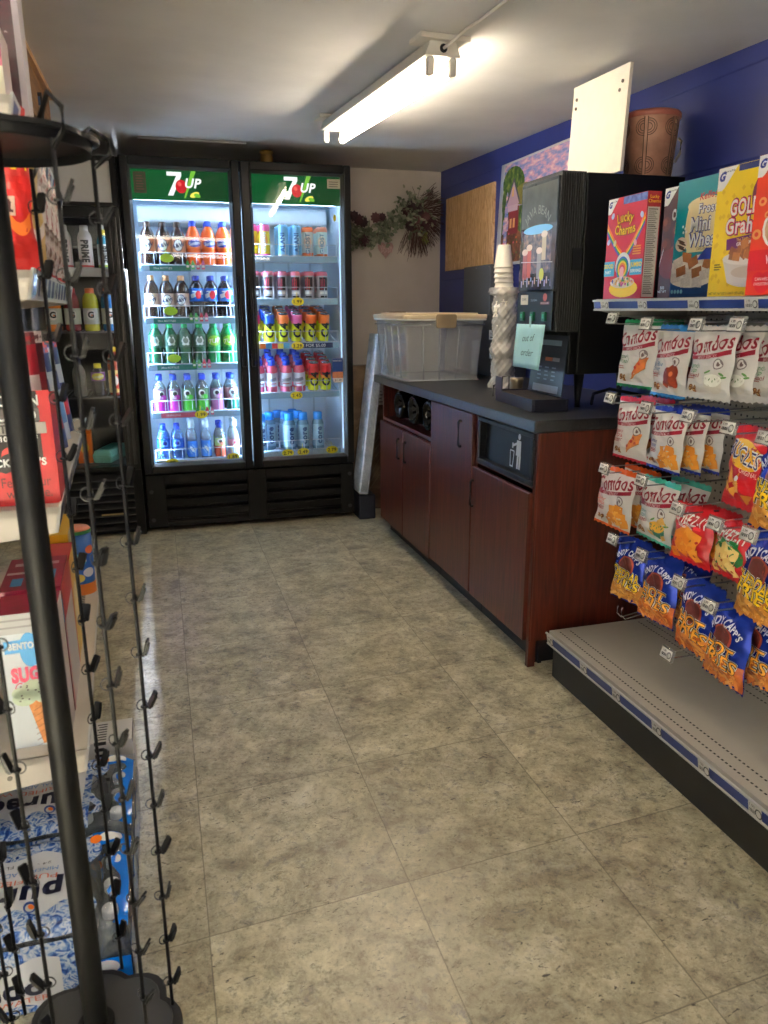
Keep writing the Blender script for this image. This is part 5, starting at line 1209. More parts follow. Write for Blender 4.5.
def lucky(b, p, w, h):
    R_ = M((196, 24, 48), .35)
    b.rect(p, -w / 2, 0, w / 2, h, R_, .0004, 1, 1); b.rect(p, -.02, h - .022, w / 2, h - .001, NM([(.3, (40, 60, 150)), (.7, (110, 140, 210))], 60, 2, .4), .0007, 1, 1)
    corner(b, p, w, h, .85)
    for k, c in enumerate(((150, 40, 130), (30, 90, 200), (30, 150, 80), (250, 220, 50), (240, 130, 40))):
        m_ = M(c, .4); o = .009 * k
        b.band(p, lambda t: (.012 + .088 * t, .112 + o * .6 + .095 * t ** 1.2), lambda t: (.012 + .088 * t, .120 + o * .6 + .100 * t ** 1.2), m_, .0008 + k * .0001, 10, 1)
        b.band(p, lambda t: (-.012 - .088 * t, .112 + o * .6 + .080 * t ** 1.2), lambda t: (-.012 - .088 * t, .120 + o * .6 + .085 * t ** 1.2), m_, .0008 + k * .0001, 10, 1)
    b.ell(p, 0, .098, .040, .038, WH, .0016)
    for k, c in enumerate(((40, 110, 200), (40, 160, 90), (250, 220, 60), (240, 140, 50), (226, 60, 90), (250, 190, 200))): b.ell(p, 0, .088, .034 - .005 * k, .036 - .006 * k, M(c, .4), .0020 + .0003 * k)
    b.rect(p, -.011, .060, .011, .088, M((250, 190, 200), .4), .0040, 1, 1)
    for u, t, s_ in ((-.078, 'GOOD', 'PART'), (.072, 'JUMBO', 'SERVING')):
        b.rect(p, u - .032, .068, u + .034, .112, M((60, 170, 214), .4), .0022, 1, 1); b.text(p, t, u, .098, .012, YLW, .003, bold=.04); b.text(p, s_, u, .080, .009, WH, .003, bold=.03)
    for dx, m_, bo in ((.0012, M((120, 70, 10), .4), .07), (0, YLW, .02)):
        b.text(p, 'Lucky', dx, .238, .027, m_, .0032 if bo > .05 else .0040, bold=bo, arc=.16, width=.088); b.text(p, 'Charms', .002 + dx, .200, .026, m_, .0032 if bo > .05 else .0040, bold=bo, arc=-.30, width=.108)
    b.ell(p, .012, .030, .078, .026, YLW, .0034); b.ell(p, .005, .048, .066, .017, M((226, 214, 186), .4), .0038)
    for k in range(44):
        a, q = rnd.uniform(0, 6.28), sqrt(rnd.random()); b.ell(p, .005 + .060 * q * cos(a), .050 + .014 * q * sin(a), .0055, .004, M(((206, 160, 90), (240, 240, 236), (70, 160, 90), (190, 70, 140), (60, 90, 180), (230, 180, 90))[k % 6], .5), .0042 + .00005 * k, 7, 1)
    for (u, v) in ((-.07, .245), (-.085, .17), (.085, .235), (-.05, .165), (.06, .16)): b.ell(p, u, v, .008, .010, M(((240, 180, 200), (180, 210, 240), (244, 230, 180))[int(abs(u) * 1000) % 3], .5), .003, 10, 1, rot=u * 9)
    for k in range(4): b.rect(p, .05, .126 + k * .007, .092, .130 + k * .007, M((230, 160, 70), .5), .003, 1, 1)
def nutri(b, p, d, h):
    b.rect(p, -d / 2, 0, d / 2, h, M((150, 20, 40), .4), .0006, 1, 1); b.rect(p, -d * .44, .004, d * .44, h - .042, M((176, 174, 172), .5), .0010, 1, 1)
    b.text(p, 'Lucky', 0, h - .014, .009, YLW, .0014); b.text(p, 'Charms', 0, h - .026, .009, YLW, .0014)
    for k in range(46):
        w_ = d * (.36 - .12 * ((k * 7) % 5) / 5); b.rect(p, -d * .38, .012 + k * .0052, -d * .38 + w_ * 1.9, .0142 + k * .0052 + (.001 if k % 9 == 0 else 0), M((90, 88, 88), .6), .0014, 1, 1)
def puffs(b, p, w, h):
    b.rect(p, -w / 2, 0, w / 2, h, M((74, 24, 26), .35), .0004, 1, 1); corner(b, p, w, h, 1.0)
    for (u, v, r) in ((-.075, .225, .022), (-.07, .16, .024), (-.02, .2, .024), (-.03, .14, .02)): b.ell(p, u, v, r, r, M((104, 46, 36), .5, var=.2, scale=60), .001); b.ell(p, u - .006, v + .006, r * .5, r * .5, M((126, 62, 46), .5), .0014)
    b.ell(p, -.045, .105, .056, .045, M((120, 40, 36), .4), .0016); b.band(p, lambda t: (-.10 + .02 * t, .085 + .06 * t), lambda t: (-.097 + .02 * t, .10 + .06 * t), WH, .002, 6, 1)
    b.text(p, 'COCOA', .0, .25, .03, WH, .002, bold=.05, width=.1); b.text(p, 'PUFFS', .02, .21, .03, YLW, .002, bold=.05, width=.1)
    b.text(p, 'NET WT', -.07, .022, .008, WH, .002); b.text(p, '808', -.07, .034, .010, WH, .002)
def wheats(b, p, w, h):
    b.rect(p, -w / 2, 0, w / 2, h, M((12, 128, 144), .35), .0004, 1, 1)
    CRM = M((236, 220, 172), .4); NV = M((24, 44, 130), .4)
    b.rect(p, -.04, .125, .12, .262, CRM, .0008, 2, 2); b.ell(p, -.030, .194, .024, .068, CRM, .0009); b.ell(p, .02, .25, .07, .022, CRM, .001)
    b.text(p, "Kellogg's", .05, .274, .018, M((196, 26, 46), .4), .0016, shear=.25, bold=.02, rot=.06)
    for bo, m_, of in ((.07, NV, .0014), (.02, WH, .0020)):
        b.text(p, 'Frosted', .055, .240, .024, m_, of, bold=bo, width=.112); b.text(p, 'Mini', .012, .200, .036, m_, of + .0004, bold=bo, width=.084); b.text(p, 'Wheats', .040, .158, .034, m_, of + .0008, bold=bo, width=.150)
    b.text(p, 'ORIGINAL', .03, .133, .008, M((120, 90, 60), .4), .0016)
    b.ell(p, -.066, .150, .026, .020, M((230, 210, 190), .4), .001)
    for k in range(4): b.ell(p, -.066 + .006 * (k % 2), .158 - .007 * k, .018, .003, M((70, 40, 30), .5), .0014, 10, 1, rot=-.3)
    for (u, v) in ((-.06, .182), (-.053, .192), (-.064, .198), (-.048, .183)): b.ell(p, u, v, .004, .004, WH, .0014, 8, 1)
    b.ell(p, .0, .058, .150, .048, M((16, 70, 130), .4), .0012, 24); b.rect(p, -w / 2, 0, w / 2, .05, M((16, 60, 116), .4), .0010, 1, 1)
    b.ell(p, -.01, .066, .110, .038, M((232, 226, 216), .5), .0016, 24); b.rect(p, -w / 2 + .001, .046, -.06, .100, M((226, 220, 210), .5, var=.2, scale=80), .0015, 1, 1)
    for (u, v, a, fr) in ((-.07, .10, .3, 1), (-.035, .112, -.2, 0), (-.005, .098, .4, 0), (.03, .105, .1, 1), (.06, .09, -.3, 0), (-.055, .075, .2, 0), (-.02, .07, -.1, 1), (.015, .070, .2, 0), (.05, .062, .2, 1), (-.075, .058, .1, 1), (-.03, .044, .1, 1), (.02, .042, -.1, 1)):
        b.rect(p, u - .021, v - .013, u + .021, v + .013, M((150, 96, 54), .6, var=.4, scale=120) if not fr else M((214, 206, 198), .6, var=.35, scale=200), .002 + rnd.uniform(0, .0006), 1, 1, rot=a)
    b.band(p, lambda t: (.012 + .09 * t, .103), lambda t: (.012 + .09 * t, .103 + .03 * min(1, t * 3)), NV, .0030, 8, 1)
    for k in range(4): b.ell(p, -.088 + .014 * k, .018, .006, .006, M((150, 200, 210), .4), .002, 10, 1)
def grahams(b, p, w, h):
    b.rect(p, -w / 2, 0, w / 2, h, M((240, 204, 14), .35), .0004, 1, 1)
    for k in range(70):
        u, v = rnd.uniform(-.09, .1), rnd.uniform(.03, .26); b.rect(p, u - .005, v - .005, u + .005, v + .005, M((224, 182, 10), .4), .0007, 1, 1, rot=.78)
    b.rect(p, -.03, h - .016, w / 2, h - .001, M((30, 40, 110), .4), .0009, 1, 1); corner(b, p, w, h, 1.05)
    b.ell(p, .075, .235, .050, .055, M((110, 20, 70), .4), .001); b.ell(p, .085, .235, .034, .034, M((210, 130, 40), .4), .0014)
    for bo, m_, of in ((.10, PUR, .0016), (.06, M((230, 40, 60), .4), .0022), (.025, WH, .0028)):
        b.text(p, 'GOLDEN', .030, .214, .036, m_, of, bold=bo, width=.146 + bo * .06); b.text(p, 'Grahams', .030, .170, .036, m_, of + .0003, bold=bo, width=.166 + bo * .06)
    b.rect(p, -.045, .118, .10, .145, PUR, .0032, 2, 1, rot=.08); b.text(p, 'The Taste You', .02, .138, .007, YLW, .0038, rot=.08); b.text(p, 'GRAHAMS', .02, .127, .008, WH, .0038, rot=.08, bold=.03)
    b.band(p, lambda t: (.085 * (t * 2 - 1) * .72 + .03, .022 + .012 * (2 * t - 1) ** 2), lambda t: (.085 * (2 * t - 1) + .03, .092), M((214, 206, 200), .3), .0016, 14, 4)
    b.ell(p, .03, .092, .085, .017, M((232, 226, 220), .3), .002); b.ell(p, .03, .058, .05, .014, M((200, 184, 170), .3), .0022)
    for k in range(26):
        a, q = rnd.uniform(0, 6.28), sqrt(rnd.random()); b.rect(p, .03 + .064 * q * cos(a) - .013, .108 + .022 * q * sin(a) - .010, .03 + .064 * q * cos(a) + .013, .108 + .022 * q * sin(a) + .010, M(((150, 92, 46), (176, 112, 58), (130, 78, 40))[k % 3], .5, var=.3, scale=90), .0024 + .00006 * k, 1, 1, rot=rnd.uniform(-.6, .6))
    for k in range(3): b.rect(p, -.085, .066 + k * .006, -.064 + .006 * (k % 2), .069 + k * .006, M((110, 90, 20), .5), .0012, 1, 1)
    b.text(p, 'NET WT 16.7 OZ (1 LB 0.7 OZ) (473g)', -.03, .008, .006, INK, .0014, width=.13)
def cheery(b, p, w, h):
    b.rect(p, -w / 2, 0, w / 2, h, NM([(.3, (196, 40, 24)), (.7, (226, 74, 34))], 6, 2, .35), .0004, 1, 1); corner(b, p, w, h, .9)
    for (u, v, r) in ((-.07, .205, .012), (-.078, .135, .014), (-.05, .175, .010)): b.ell(p, u, v, r, r * .8, M((226, 160, 90), .5), .001); b.ell(p, u, v, r * .45, r * .36, M((206, 56, 30), .5), .0016)
    b.ell(p, .0, .145, .062, .05, WH, .001); b.ell(p, .0, .145, .054, .043, M((206, 170, 130), .5, var=.4, scale=90), .0014)
    b.rect(p, -w / 2, .055, w / 2, .10, M((196, 24, 36), .4), .0018, 1, 1); b.text(p, 'WHOLE GRAIN', .02, .078, .018, WH, .0024, bold=.04, width=.12)
    b.ell(p, -.056, .034, .020, .018, M((200, 20, 40), .4), .002); b.ell(p, -.030, .034, .020, .018, M((200, 20, 40), .4), .002); b.ell(p, -.043, .022, .022, .018, M((200, 20, 40), .4), .0021, rot=.0)
    b.text(p, 'CAN HELP', -.043, .036, .007, WH, .0028, width=.045); b.text(p, 'CHOLESTEROL', -.043, .025, .006, WH, .0028, width=.05); b.text(p, 'CHEERY', .02, .25, .03, YLW, .0024, bold=.05, width=.12)
ZS = 1.2965; GRP = 'cereal boxes on the upper shelf'
carton('cereal_box', 'red cereal box with rainbow and yellow bowl, leftmost on the shelf', 'cereal box', (1.392, 2.135, ZS), ROT + R(-1), .205, .296, .045, M((150, 20, 40), .4), lucky, None, nutri, group=GRP)
carton('cereal_box', 'dark brown cereal box set back behind the teal box', 'cereal box', (1.575, 2.115, ZS), ROT, .19, .332, .06, M((70, 22, 24), .4), puffs, group=GRP)
carton('cereal_box', 'teal cereal box with frosted wheat squares on the front', 'cereal box', (1.495, 1.937, ZS), ROT, .20, .322, .06, M((12, 120, 136), .4), wheats, M((16, 110, 126), .4), group=GRP)
carton('cereal_box', 'bright yellow cereal box with a bowl of brown squares', 'cereal box', (1.42, 1.674, ZS), ROT, .204, .314, .065, M((236, 200, 16), .4), grahams, M((226, 190, 20), .4), group=GRP)
carton('cereal_box', 'red orange cereal box cut by the right photo edge', 'cereal box', (1.354, 1.466, ZS), ROT + R(0), .19, .305, .058, M((206, 44, 28), .4), cheery, group=GRP)

# ------------------------------------------------------------------ snack bags
def smooth(a, b, x):
    t = max(0, min(1, (x - a) / (b - a))); return t * t * (3 - 2 * t)
def bag(w, h, T_, base, top, bot, prints, seed, topf=.10, botf=.05, back=None):
    ph = [random.Random(seed).uniform(0, 6.28) for _ in range(8)]
    def srf(x, z, off=0, side=-1):
        u = x / w; v = z / h; v = max(0, min(1, v))
        g = smooth(.02, .26, v) * smooth(.04, .30, 1 - v); f = max(0, 1 - abs(2 * u) ** 2.4)
        dep = T_ * g * f ** .7
        wr = .0022 * sin(34 * v + 8 * u + ph[0]) * sin(11 * u + ph[1]) + .0016 * sin(23 * u + 17 * v + ph[2]) + .0012 * sin(61 * u - 13 * v + ph[3]) * (1 - g) * 2
        dep += wr * (.35 + f) * (1 if v > .04 else v / .04)
        X_ = x * (1 - .07 * g) + .003 * sin(13 * v + ph[4]) * abs(2 * u)
        lean = .010 * sin(3 * v + ph[5]) * 0
        return Vector((X_, side * (max(.0005, dep) + off) + lean, -h + z))
    b = MB(); nu, nv = 16, 24
    for side in (-1, 1):
        bands = {}
        vs = []
        for j in range(nv + 1):
            for i in range(nu + 1):
                x = (i / nu - .5) * w; z = h * j / nv
                if j in (0, nv): z += .0022 * (1 if i % 2 else -1)
                p = srf(x, max(0, min(h, z)), 0, side); p.z = -h + z; vs.append(p)
        k = nu + 1
        for j in range(nv):
            v = (j + .5) / nv; m_ = top if v > 1 - topf else bot if v < botf else (base if side < 0 else (back or base))
            fs = [(j * k + i, j * k + i + 1, (j + 1) * k + i + 1, (j + 1) * k + i) for i in range(nu)]
            if side > 0: fs = [f[::-1] for f in fs]
            used_ = sorted(set(i for f in fs for i in f)); mp_ = {a: n for n, a in enumerate(used_)}
            b.add([vs[i] for i in used_], [tuple(mp_[i] for i in f) for f in fs], m_, True)
    prints(b, srf, w, h)
    return b
MRN = M((140, 14, 40), .4); WBAG = M((212, 210, 206), .28, bump=.15, bscale=40)
def combos(flav, fcol, art):
    def f(b, p, w, h):
        s_ = w / .15
        b.text(p, 'Combos', .0, h * .755, .036 * s_, MRN, .0012, rot=.17, shear=.08, bold=.018, width=w * .93, maxl=.012)
        b.band(p, lambda t: (w * (-.46 + .92 * t), h * (.535 + .10 * t - .035 * sin(pi * t))), lambda t: (w * (-.46 + .92 * t), h * (.585 + .115 * t - .035 * sin(pi * t))), MRN, .0011, 18, 2)
        b.text(p, 'BAKED SNACKS', -.0, h * .579, .008 * s_, M((230, 200, 200), .4), .002, rot=.11, width=w * .44, maxl=.01)
        fc = M(fcol, .4)
        for k, t in enumerate(flav): b.text(p, t, -w * .29, h * (.455 - .065 * k), .011 * s_, fc if k < 2 else MRN, .0013, maxl=.01, width=min(w * .32, .0085 * len(t) * s_))
        for k in range(2): b.rect(p, -w * .42, h * (.30 - k * .03), -w * .2, h * (.315 - k * .03), M((176, 110, 100), .4), .0013, 2, 1)
        b.ell(p, w * .26, h * .495, w * .085, w * .085, M((120, 110, 112), .4), .0012, 14, 1); b.ell(p, w * .26, h * .495, w * .068, w * .068, WBAG, .0016, 14, 1); b.ell(p, w * .26, h * .495, w * .03, w * .04, M((110, 90, 90), .4), .002, 8, 1)
        for (u, v, a) in ((-.36, .13, .4), (-.27, .115, -.5), (-.31, .165, .1), (-.22, .15, .8)): b.ell(p, w * u, h * v, w * .05, w * .032, M((142, 92, 48), .5, var=.3, scale=90), .0014, 12, 2, rot=a); b.ell(p, w * u, h * v, w * .018, w * .010, M((222, 190, 130), .5), .002, 8, 1, rot=a)
        art(b, p, w, h)
    return f
def a_slice(col, spots):
    def f(b, p, w, h):
        b.band(p, lambda t: (w * (-.04 + .40 * t), h * (.13 + .18 * t)), lambda t: (w * (.04 + .34 * t), h * (.20 + .26 * min(1, t * 1.8 + .1))), M(col, .45, var=.3, scale=90), .0013, 10, 4)
        b.band(p, lambda t: (w * (-.05 + .42 * t), h * (.115 + .18 * t)), lambda t: (w * (-.04 + .40 * t), h * (.135 + .18 * t)), M((190, 130, 70), .5), .0016, 8, 1)
        for (u, v) in spots: b.ell(p, w * u, h * v, w * .035, w * .028, M((176, 44, 34), .45), .002, 10, 1)
    return f
def a_wings(b, p, w, h):
    for (u, v, ru, rv, a) in ((.12, .30, .15, .12, .5), (.24, .36, .13, .11, -.4), (.22, .22, .14, .10, .2), (.08, .21, .10, .08, .9)): b.ell(p, w * u, h * v, w * ru, h * rv, M((130, 50, 28), .35, var=.4, scale=70), .0013 + u * .001, 14, 3, rot=a)
    b.ell(p, w * .2, h * .33, w * .06, h * .03, M((200, 110, 66), .3), .003, 10, 1, rot=.6); b.ell(p, w * .20, h * .105, w * .14, h * .05, M((220, 216, 208), .4), .0026, 14, 2)
def a_bowl(c1, c2):
    def f(b, p, w, h):
        b.ell(p, w * .2, h * .22, w * .20, h * .13, M(c1, .4), .0013, 18, 3); b.ell(p, w * .2, h * .27, w * .19, h * .085, M(c2, .4, var=.15, scale=60), .0020, 18, 2)
        for (u, v) in ((.15, .28), (.22, .26), (.26, .29)): b.ell(p, w * u, h * v, w * .022, w * .010, M((90, 130, 70), .4), .0026, 7, 1, rot=u * 9)
        for (u, v, a) in ((.08, .38, .6), (.36, .36, -.5), (.40, .32, .2)): b.ell(p, w * u, h * v, w * .05, w * .018, M((100, 150, 80), .4), .0018, 8, 1, rot=a)
    return f
def a_chunks(b, p, w, h):
    for k, (u, v, a) in enumerate(((.10, .33, .1), (.26, .35, -.1), (.18, .25, .2), (.32, .24, 0), (.08, .20, -.2), (.22, .15, .1), (.36, .14, .2), (.0, .12, .3))):
        b.rect(p, w * u - w * .10, h * v - h * .07, w * u + w * .10, h * v + h * .07, M(((226, 150, 50), (210, 130, 40), (236, 170, 70))[k % 3], .45, var=.15, scale=60), .0013 + .0001 * k, 2, 2, rot=a)
def a_dip(b, p, w, h):
    a_bowl((40, 120, 104), (224, 170, 60))(b, p, w, h)
    b.band(p, lambda t: (w * (.22 + .20 * t), h * (.34 + .0 * t)), lambda t: (w * (.22 + .20 * t), h * (.34 + .12 * (1 - abs(2 * t - .8)))), M((230, 180, 90), .45), .003, 8, 1)
    for (u, v) in ((.02, .14), (.33, .12)): b.rect(p, w * u - w * .07, h * v - h * .035, w * u + w * .07, h * v + h * .035, M((226, 170, 80), .45), .0028, 1, 1, rot=u)
def tagc(c, m=.25): return M(c, .3, m, bump=.25, bscale=50)
KG, KB, KR, KN, KO, KT = tagc((16, 120, 70)), tagc((20, 110, 170)), tagc((190, 26, 54)), tagc((24, 50, 160)), tagc((226, 96, 30)), tagc((70, 180, 160))
FOILB = M((20, 50, 158), .26, .45, bump=.5, bscale=36, var=.2); FRY = NM([(.3, (150, 62, 20)), (.5, (196, 98, 36)), (.7, (226, 140, 62))], 30, 4, .45)
FS = [M(c, .4, var=.2, scale=70) for c in ((206, 112, 42), (226, 140, 64), (180, 84, 28), (240, 166, 84))]; FD = [M(c, .4, var=.2, scale=70) for c in ((222, 158, 70), (206, 136, 52), (236, 180, 96), (190, 120, 44))]
def fries(w1, w2, hot=True, seed=1):
    rr = random.Random(seed); sticks = FS if hot else FD
    def f(b, p, w, h):
        b.band(p, lambda t: (w * (-.495 + .99 * t), h * .022), lambda t: (w * (-.495 + .99 * t), h * (.34 - .05 * cos(2 * pi * t) * .5)), FRY if hot else M((196, 130, 52), .45, var=.3, scale=60), .0010, 16, 6)
        for k in range(46):
            u, v, a = rr.uniform(-.4, .4), rr.uniform(.05, .26), rr.uniform(-1.2, 1.2); b.rect(p, w * u - w * .11, h * v - .0042, w * u + w * .11, h * v + .0042, sticks[k % 4], .0016 + .00006 * k, 4, 1, rot=a)
        b.ell(p, 0, h * .575, w * .225, w * .215, M((160, 70, 50), .4), .0014, 20, 3); b.ell(p, 0, h * .578, w * .19, w * .18, M((96, 40, 34), .4, var=.3, scale=50), .0020, 20, 3)   # plain roundel
        b.text(p, "ANDY CAPP'S", .0, h * .775, .017 * w / .14, M((236, 238, 240), .4), .0018, arc=w * .48, bold=.03, width=w * .84, maxl=.01)
        for bo, m_, of in ((.10, M((236, 236, 236), .4), .0022), (.07, INK, .0030), (.018, YEL if not hot else M((250, 176, 56), .4), .0036)):
            b.text(p, w1, -w * .02, h * .44, .026 * w / .14, m_, of, bold=bo, width=w * (.64 if len(w1) < 5 else .80) + bo * .05, rot=-.12, maxl=.012)
            b.text(p, w2, .02 * w, h * .315, .026 * w / .14, m_, of + .0004, bold=bo, width=w * .78 + bo * .05, rot=-.12, maxl=.012)
    return f
REDB = M((186, 22, 34), .3, bump=.3, bscale=40)
def cheezit(green):
    def f(b, p, w, h):
        b.text(p, 'CHEEZ-IT', .0, h * .765, .024 * w / .13, WH, .0014, bold=.02, width=w * .84, rot=-.05, maxl=.012)
        if green:
            b.ell(p, 0, h * .42, w * .42, h * .24, M((24, 110, 50), .4), .0012, 20, 3); b.rect(p, -w * .42, h * .60, w * .30, h * .68, M((30, 120, 60), .4), .0014, 6, 1); b.text(p, 'White Cheddar', -w * .06, h * .64, .010, WH, .002, width=w * .6, maxl=.01)
        else: b.text(p, 'ORIGINAL', -w * .10, h * .645, .011, WH, .0016, width=w * .44, bold=.03, maxl=.01); b.rect(p, w * .14, h * .62, w * .30, h * .68, M((226, 60, 70), .4), .0014, 1, 1)
        cs = ((226, 190, 110), (236, 206, 130)) if green else ((232, 134, 34), (240, 156, 54))
        for k, (u, v, s_, a) in enumerate(((-.14, .40, .20, .5), (.10, .42, .19, -.3), (-.02, .32, .17, .8), (.24, .18, .10, .3), (-.30, .14, .09, .1))):
            b.rect(p, w * (u - s_), h * v - w * s_, w * (u + s_), h * v + w * s_, M(cs[k % 2], .45, var=.15, scale=60), .002 + .0003 * k, 4, 4, rot=a); b.ell(p, w * u, h * v, .004, .004, M((170, 90, 30), .5), .0032 + .0003 * k, 8, 1)
    return f
def bugles(b, p, w, h):
    b.ell(p, -.01, h * .66, w * .44, h * .17, M((240, 186, 30), .4), .0012, 22, 3, rot=-.2)
    for bo, m_, of in ((.06, WH, .0018), (.0, M((24, 34, 96), .4), .0026)): b.text(p, 'BUGLES', -.005, h * .665, .034 * w / .15, m_, of, bold=bo, width=w * .74 + bo * .03, rot=-.20, maxl=.012)
    b.text(p, 'ORIGINAL', .02, h * .46, .012, M((250, 230, 220), .4), .0014, width=w * .40, rot=-.1, maxl=.01)
    for k, (u, v, a) in enumerate(((-.24, .30, 1.9), (-.14, .26, 1.2), (-.05, .20, 1.7), (-.20, .17, .8), (.08, .13, .4), (-.30, .2, 2.2))):
        c_, s_ = cos(a), sin(a); L_ = w * .26
        b.band(p, lambda t: (w * u + c_ * L_ * t - s_ * w * .075 * (1 - t), h * v + s_ * L_ * t + c_ * w * .075 * (1 - t)), lambda t: (w * u + c_ * L_ * t + s_ * w * .075 * (1 - t), h * v + s_ * L_ * t - c_ * w * .075 * (1 - t)), M(((226, 164, 66), (206, 140, 50), (236, 184, 96))[k % 3], .45, var=.15, scale=70), .0016 + .0003 * k, 5, 2)
    b.ell(p, w * .30, h * .86, w * .07, h * .05, M((196, 150, 140), .4), .0014)
    b.ell(p, -w * .08, h * .37, .007, .007, WH, .003)
nb = 0
def hang(mbf, X_, y, ztop, label, group, name='snack_bag', tilt=0.0, yaw=0.0):
    o = mbf.build(name, None, (X_, y + .012, ztop), (R(-4.5), 0, ROT + yaw)); return tag(o, label, 'snack bag', group)
def again(o, X_, y, ztop, label, yaw=0.0):
    c = o.copy(); COL.objects.link(c); c.location = (X_, y + .012, ztop); c.rotation_euler = (R(-4.5), 0, ROT + yaw); c['label'] = label; return c
def peg_hook(y, z, label, L_=.41, empty_=False):
    o = empty('peg_hook', label, 'peg hook', (1.6995, y, z), ROT, 'wire peg hooks')
    b = MB(); b.tube([(-.0, 0, 0), (0, -L_ + .02, 0), (0, -L_ + .006, .004), (0, -L_, .014)], .0021, CHROME if empty_ else M((150, 150, 150), .3, .8), 6)
    b.box(-.016, .016, -.004, 0, -.012, .032, M((150, 150, 150), .3, .8)); b.build('wire_prong', o)
    b = MB(); b.tube([(0, -.002, .024), (0, -L_ + .01, .021), (0, -L_ - .002, .018)], .0016, M((150, 150, 150), .3, .8), 6); b.build('upper_wire', o)
    b = MB(); PLST = GL((236, 236, 236), haze=.25, hazec=(210, 210, 208)); q = flat((0, -L_ - .004, .016), (1, 0, 0), Vector((0, .25, .97)).normalized(), Vector((0, -.97, .25)))
    b.rect(q, -.024, -.017, .032, .019, PLST, .0, 1, 1); tagplate(b, q, .044, .028, M((226, 224, 218), .5)); b.build('tag_holder', o, solid=.0008)
    return o
SG = 'white pretzel snack bags on hooks'
cb1 = combos(('Pizzeria', 'Pretzel'), (20, 110, 70), a_slice((196, 110, 56), ((.12, .30), (.2, .36))))
o1 = hang(bag(.172, .200, .020, WBAG, KG, KG, cb1, 1), 1.40, 2.008, 1.235, 'white snack bag with green top edge and pizza slice, top row', SG, yaw=R(4))
again(o1, 1.47, 2.0, 1.235, 'white green-edged snack bag hanging behind the front pizza one')
o2 = hang(bag(.166, .198, .020, WBAG, KB, KB, combos(('Buffalo Blue', 'Cheese', 'Pretzel'), (30, 110, 150), a_wings), 2), 1.40, 1.845, 1.222, 'white snack bag with blue edge and chicken wings, top row', SG, yaw=R(-3))
again(o2, 1.46, 1.838, 1.222, 'white blue-edged snack bag behind the chicken wing one')
o3 = hang(bag(.164, .188, .020, WBAG, WBAG, WBAG, combos(('Ranch', 'Dip', 'Pretzel'), (40, 130, 70), a_bowl((210, 206, 196), (236, 236, 226))), 3), 1.39, 1.672, 1.224, 'all white ranch snack bag with dip bowl at the front, top row', SG, yaw=R(2))
again(o3, 1.44, 1.645, 1.224, 'white ranch snack bag directly behind the front one, top row')
again(o3, 1.455, 1.515, 1.226, 'white ranch snack bag on the fourth hook of the top row')
o5 = hang(bag(.166, .190, .020, WBAG, KR, KR, combos(('Pepperoni', 'Pizza', 'Cracker'), (170, 40, 50), a_slice((216, 130, 60), ((.06, .24), (.16, .32), (.22, .38), (.26, .30)))), 4), 1.39, 1.992, 1.006, 'white snack bag with red edge and pepperoni slice, second row', SG, yaw=R(3))
again(o5, 1.455, 1.985, 1.006, 'white red-edged snack bag behind the pepperoni one')
o6 = hang(bag(.160, .182, .020, WBAG, KN, KN, combos(('Cheddar', 'Cheese', 'Pretzel'), (40, 70, 150), a_chunks), 5), 1.39, 1.822, .998, 'white snack bag with dark blue edge and cheddar chunks, second row', SG, yaw=R(-2))
again(o6, 1.445, 1.808, .998, 'first white blue-edged cheddar bag behind the front one')
again(o6, 1.50, 1.800, .998, 'rearmost white blue-edged cheddar bag of the second row')
o7 = hang(bag(.186, .190, .020, WBAG, KO, KO, combos(('Cheddar', 'Cheese', 'Cracker'), (214, 90, 40), a_chunks), 6), 1.35, 1.995, .792, 'white snack bag with orange edge, third row nearest the cabinet', SG, yaw=R(2))
again(o7, 1.42, 1.975, .792, 'white orange-edged snack bag behind the front one')
o8 = hang(bag(.174, .184, .020, WBAG, KT, KT, combos(('Honey', 'Mustard', 'Pretzel'), (40, 130, 120), a_dip), 7), 1.37, 1.812, .794, 'white snack bag with aqua edge and yellow dip, third row', SG, yaw=R(-2))
again(o8, 1.45, 1.792, .790, 'white aqua-edged snack bag behind the yellow dip one')
CG = 'red cracker and corn snack bags'
o9 = hang(bag(.152, .160, .022, REDB, REDB, REDB, cheezit(False), 8, topf=.06), 1.37, 1.652, .754, 'red cheese cracker bag with orange crackers, third row', CG, yaw=R(4))
again(o9, 1.42, 1.62, .752, 'red cheese cracker bag behind the orange cracker one')
o10 = hang(bag(.138, .150, .022, REDB, REDB, REDB, cheezit(True), 9, topf=.06), 1.37, 1.498, .752, 'red cheese cracker bag with green panel, third row', CG, yaw=R(-3))
ob = hang(bag(.168, .206, .022, REDB, REDB, REDB, bugles, 10, topf=.06), 1.385, 1.488, .990, 'red bag with yellow blob and cone shaped corn snacks', CG, yaw=R(-5))
HG = 'blue fries snack bags'
of1 = hang(bag(.140, .204, .022, FOILB, FOILB, FOILB, fries('CHEDDAR', 'FRIES', False, 3), 11, back=FOILB), 1.37, 1.915, .588, 'blue cheese fries bag at the bottom left by the cabinet', HG, yaw=R(10))
of2 = hang(bag(.150, .210, .022, FOILB, FOILB, FOILB, fries('HOT', 'FRIES', True, 4), 12), 1.37, 1.768, .584, 'blue hot fries bag second from left in the bottom row', HG, yaw=R(6))
again(of2, 1.44, 1.725, .586, 'blue hot fries bag half hidden behind the second one')
of3 = hang(bag(.166, .210, .024, FOILB, FOILB, FOILB, fries('HOT', 'FRIES', True, 5), 13), 1.375, 1.598, .560, 'blue hot fries bag third from left in the bottom row', HG, yaw=R(-2))
of4 = hang(bag(.166, .216, .024, FOILB, FOILB, FOILB, fries('HOT', 'FRIES', True, 6), 14), 1.372, 1.476, .540, 'largest looking blue hot fries bag, lowest in the bottom row', HG, yaw=R(-4))
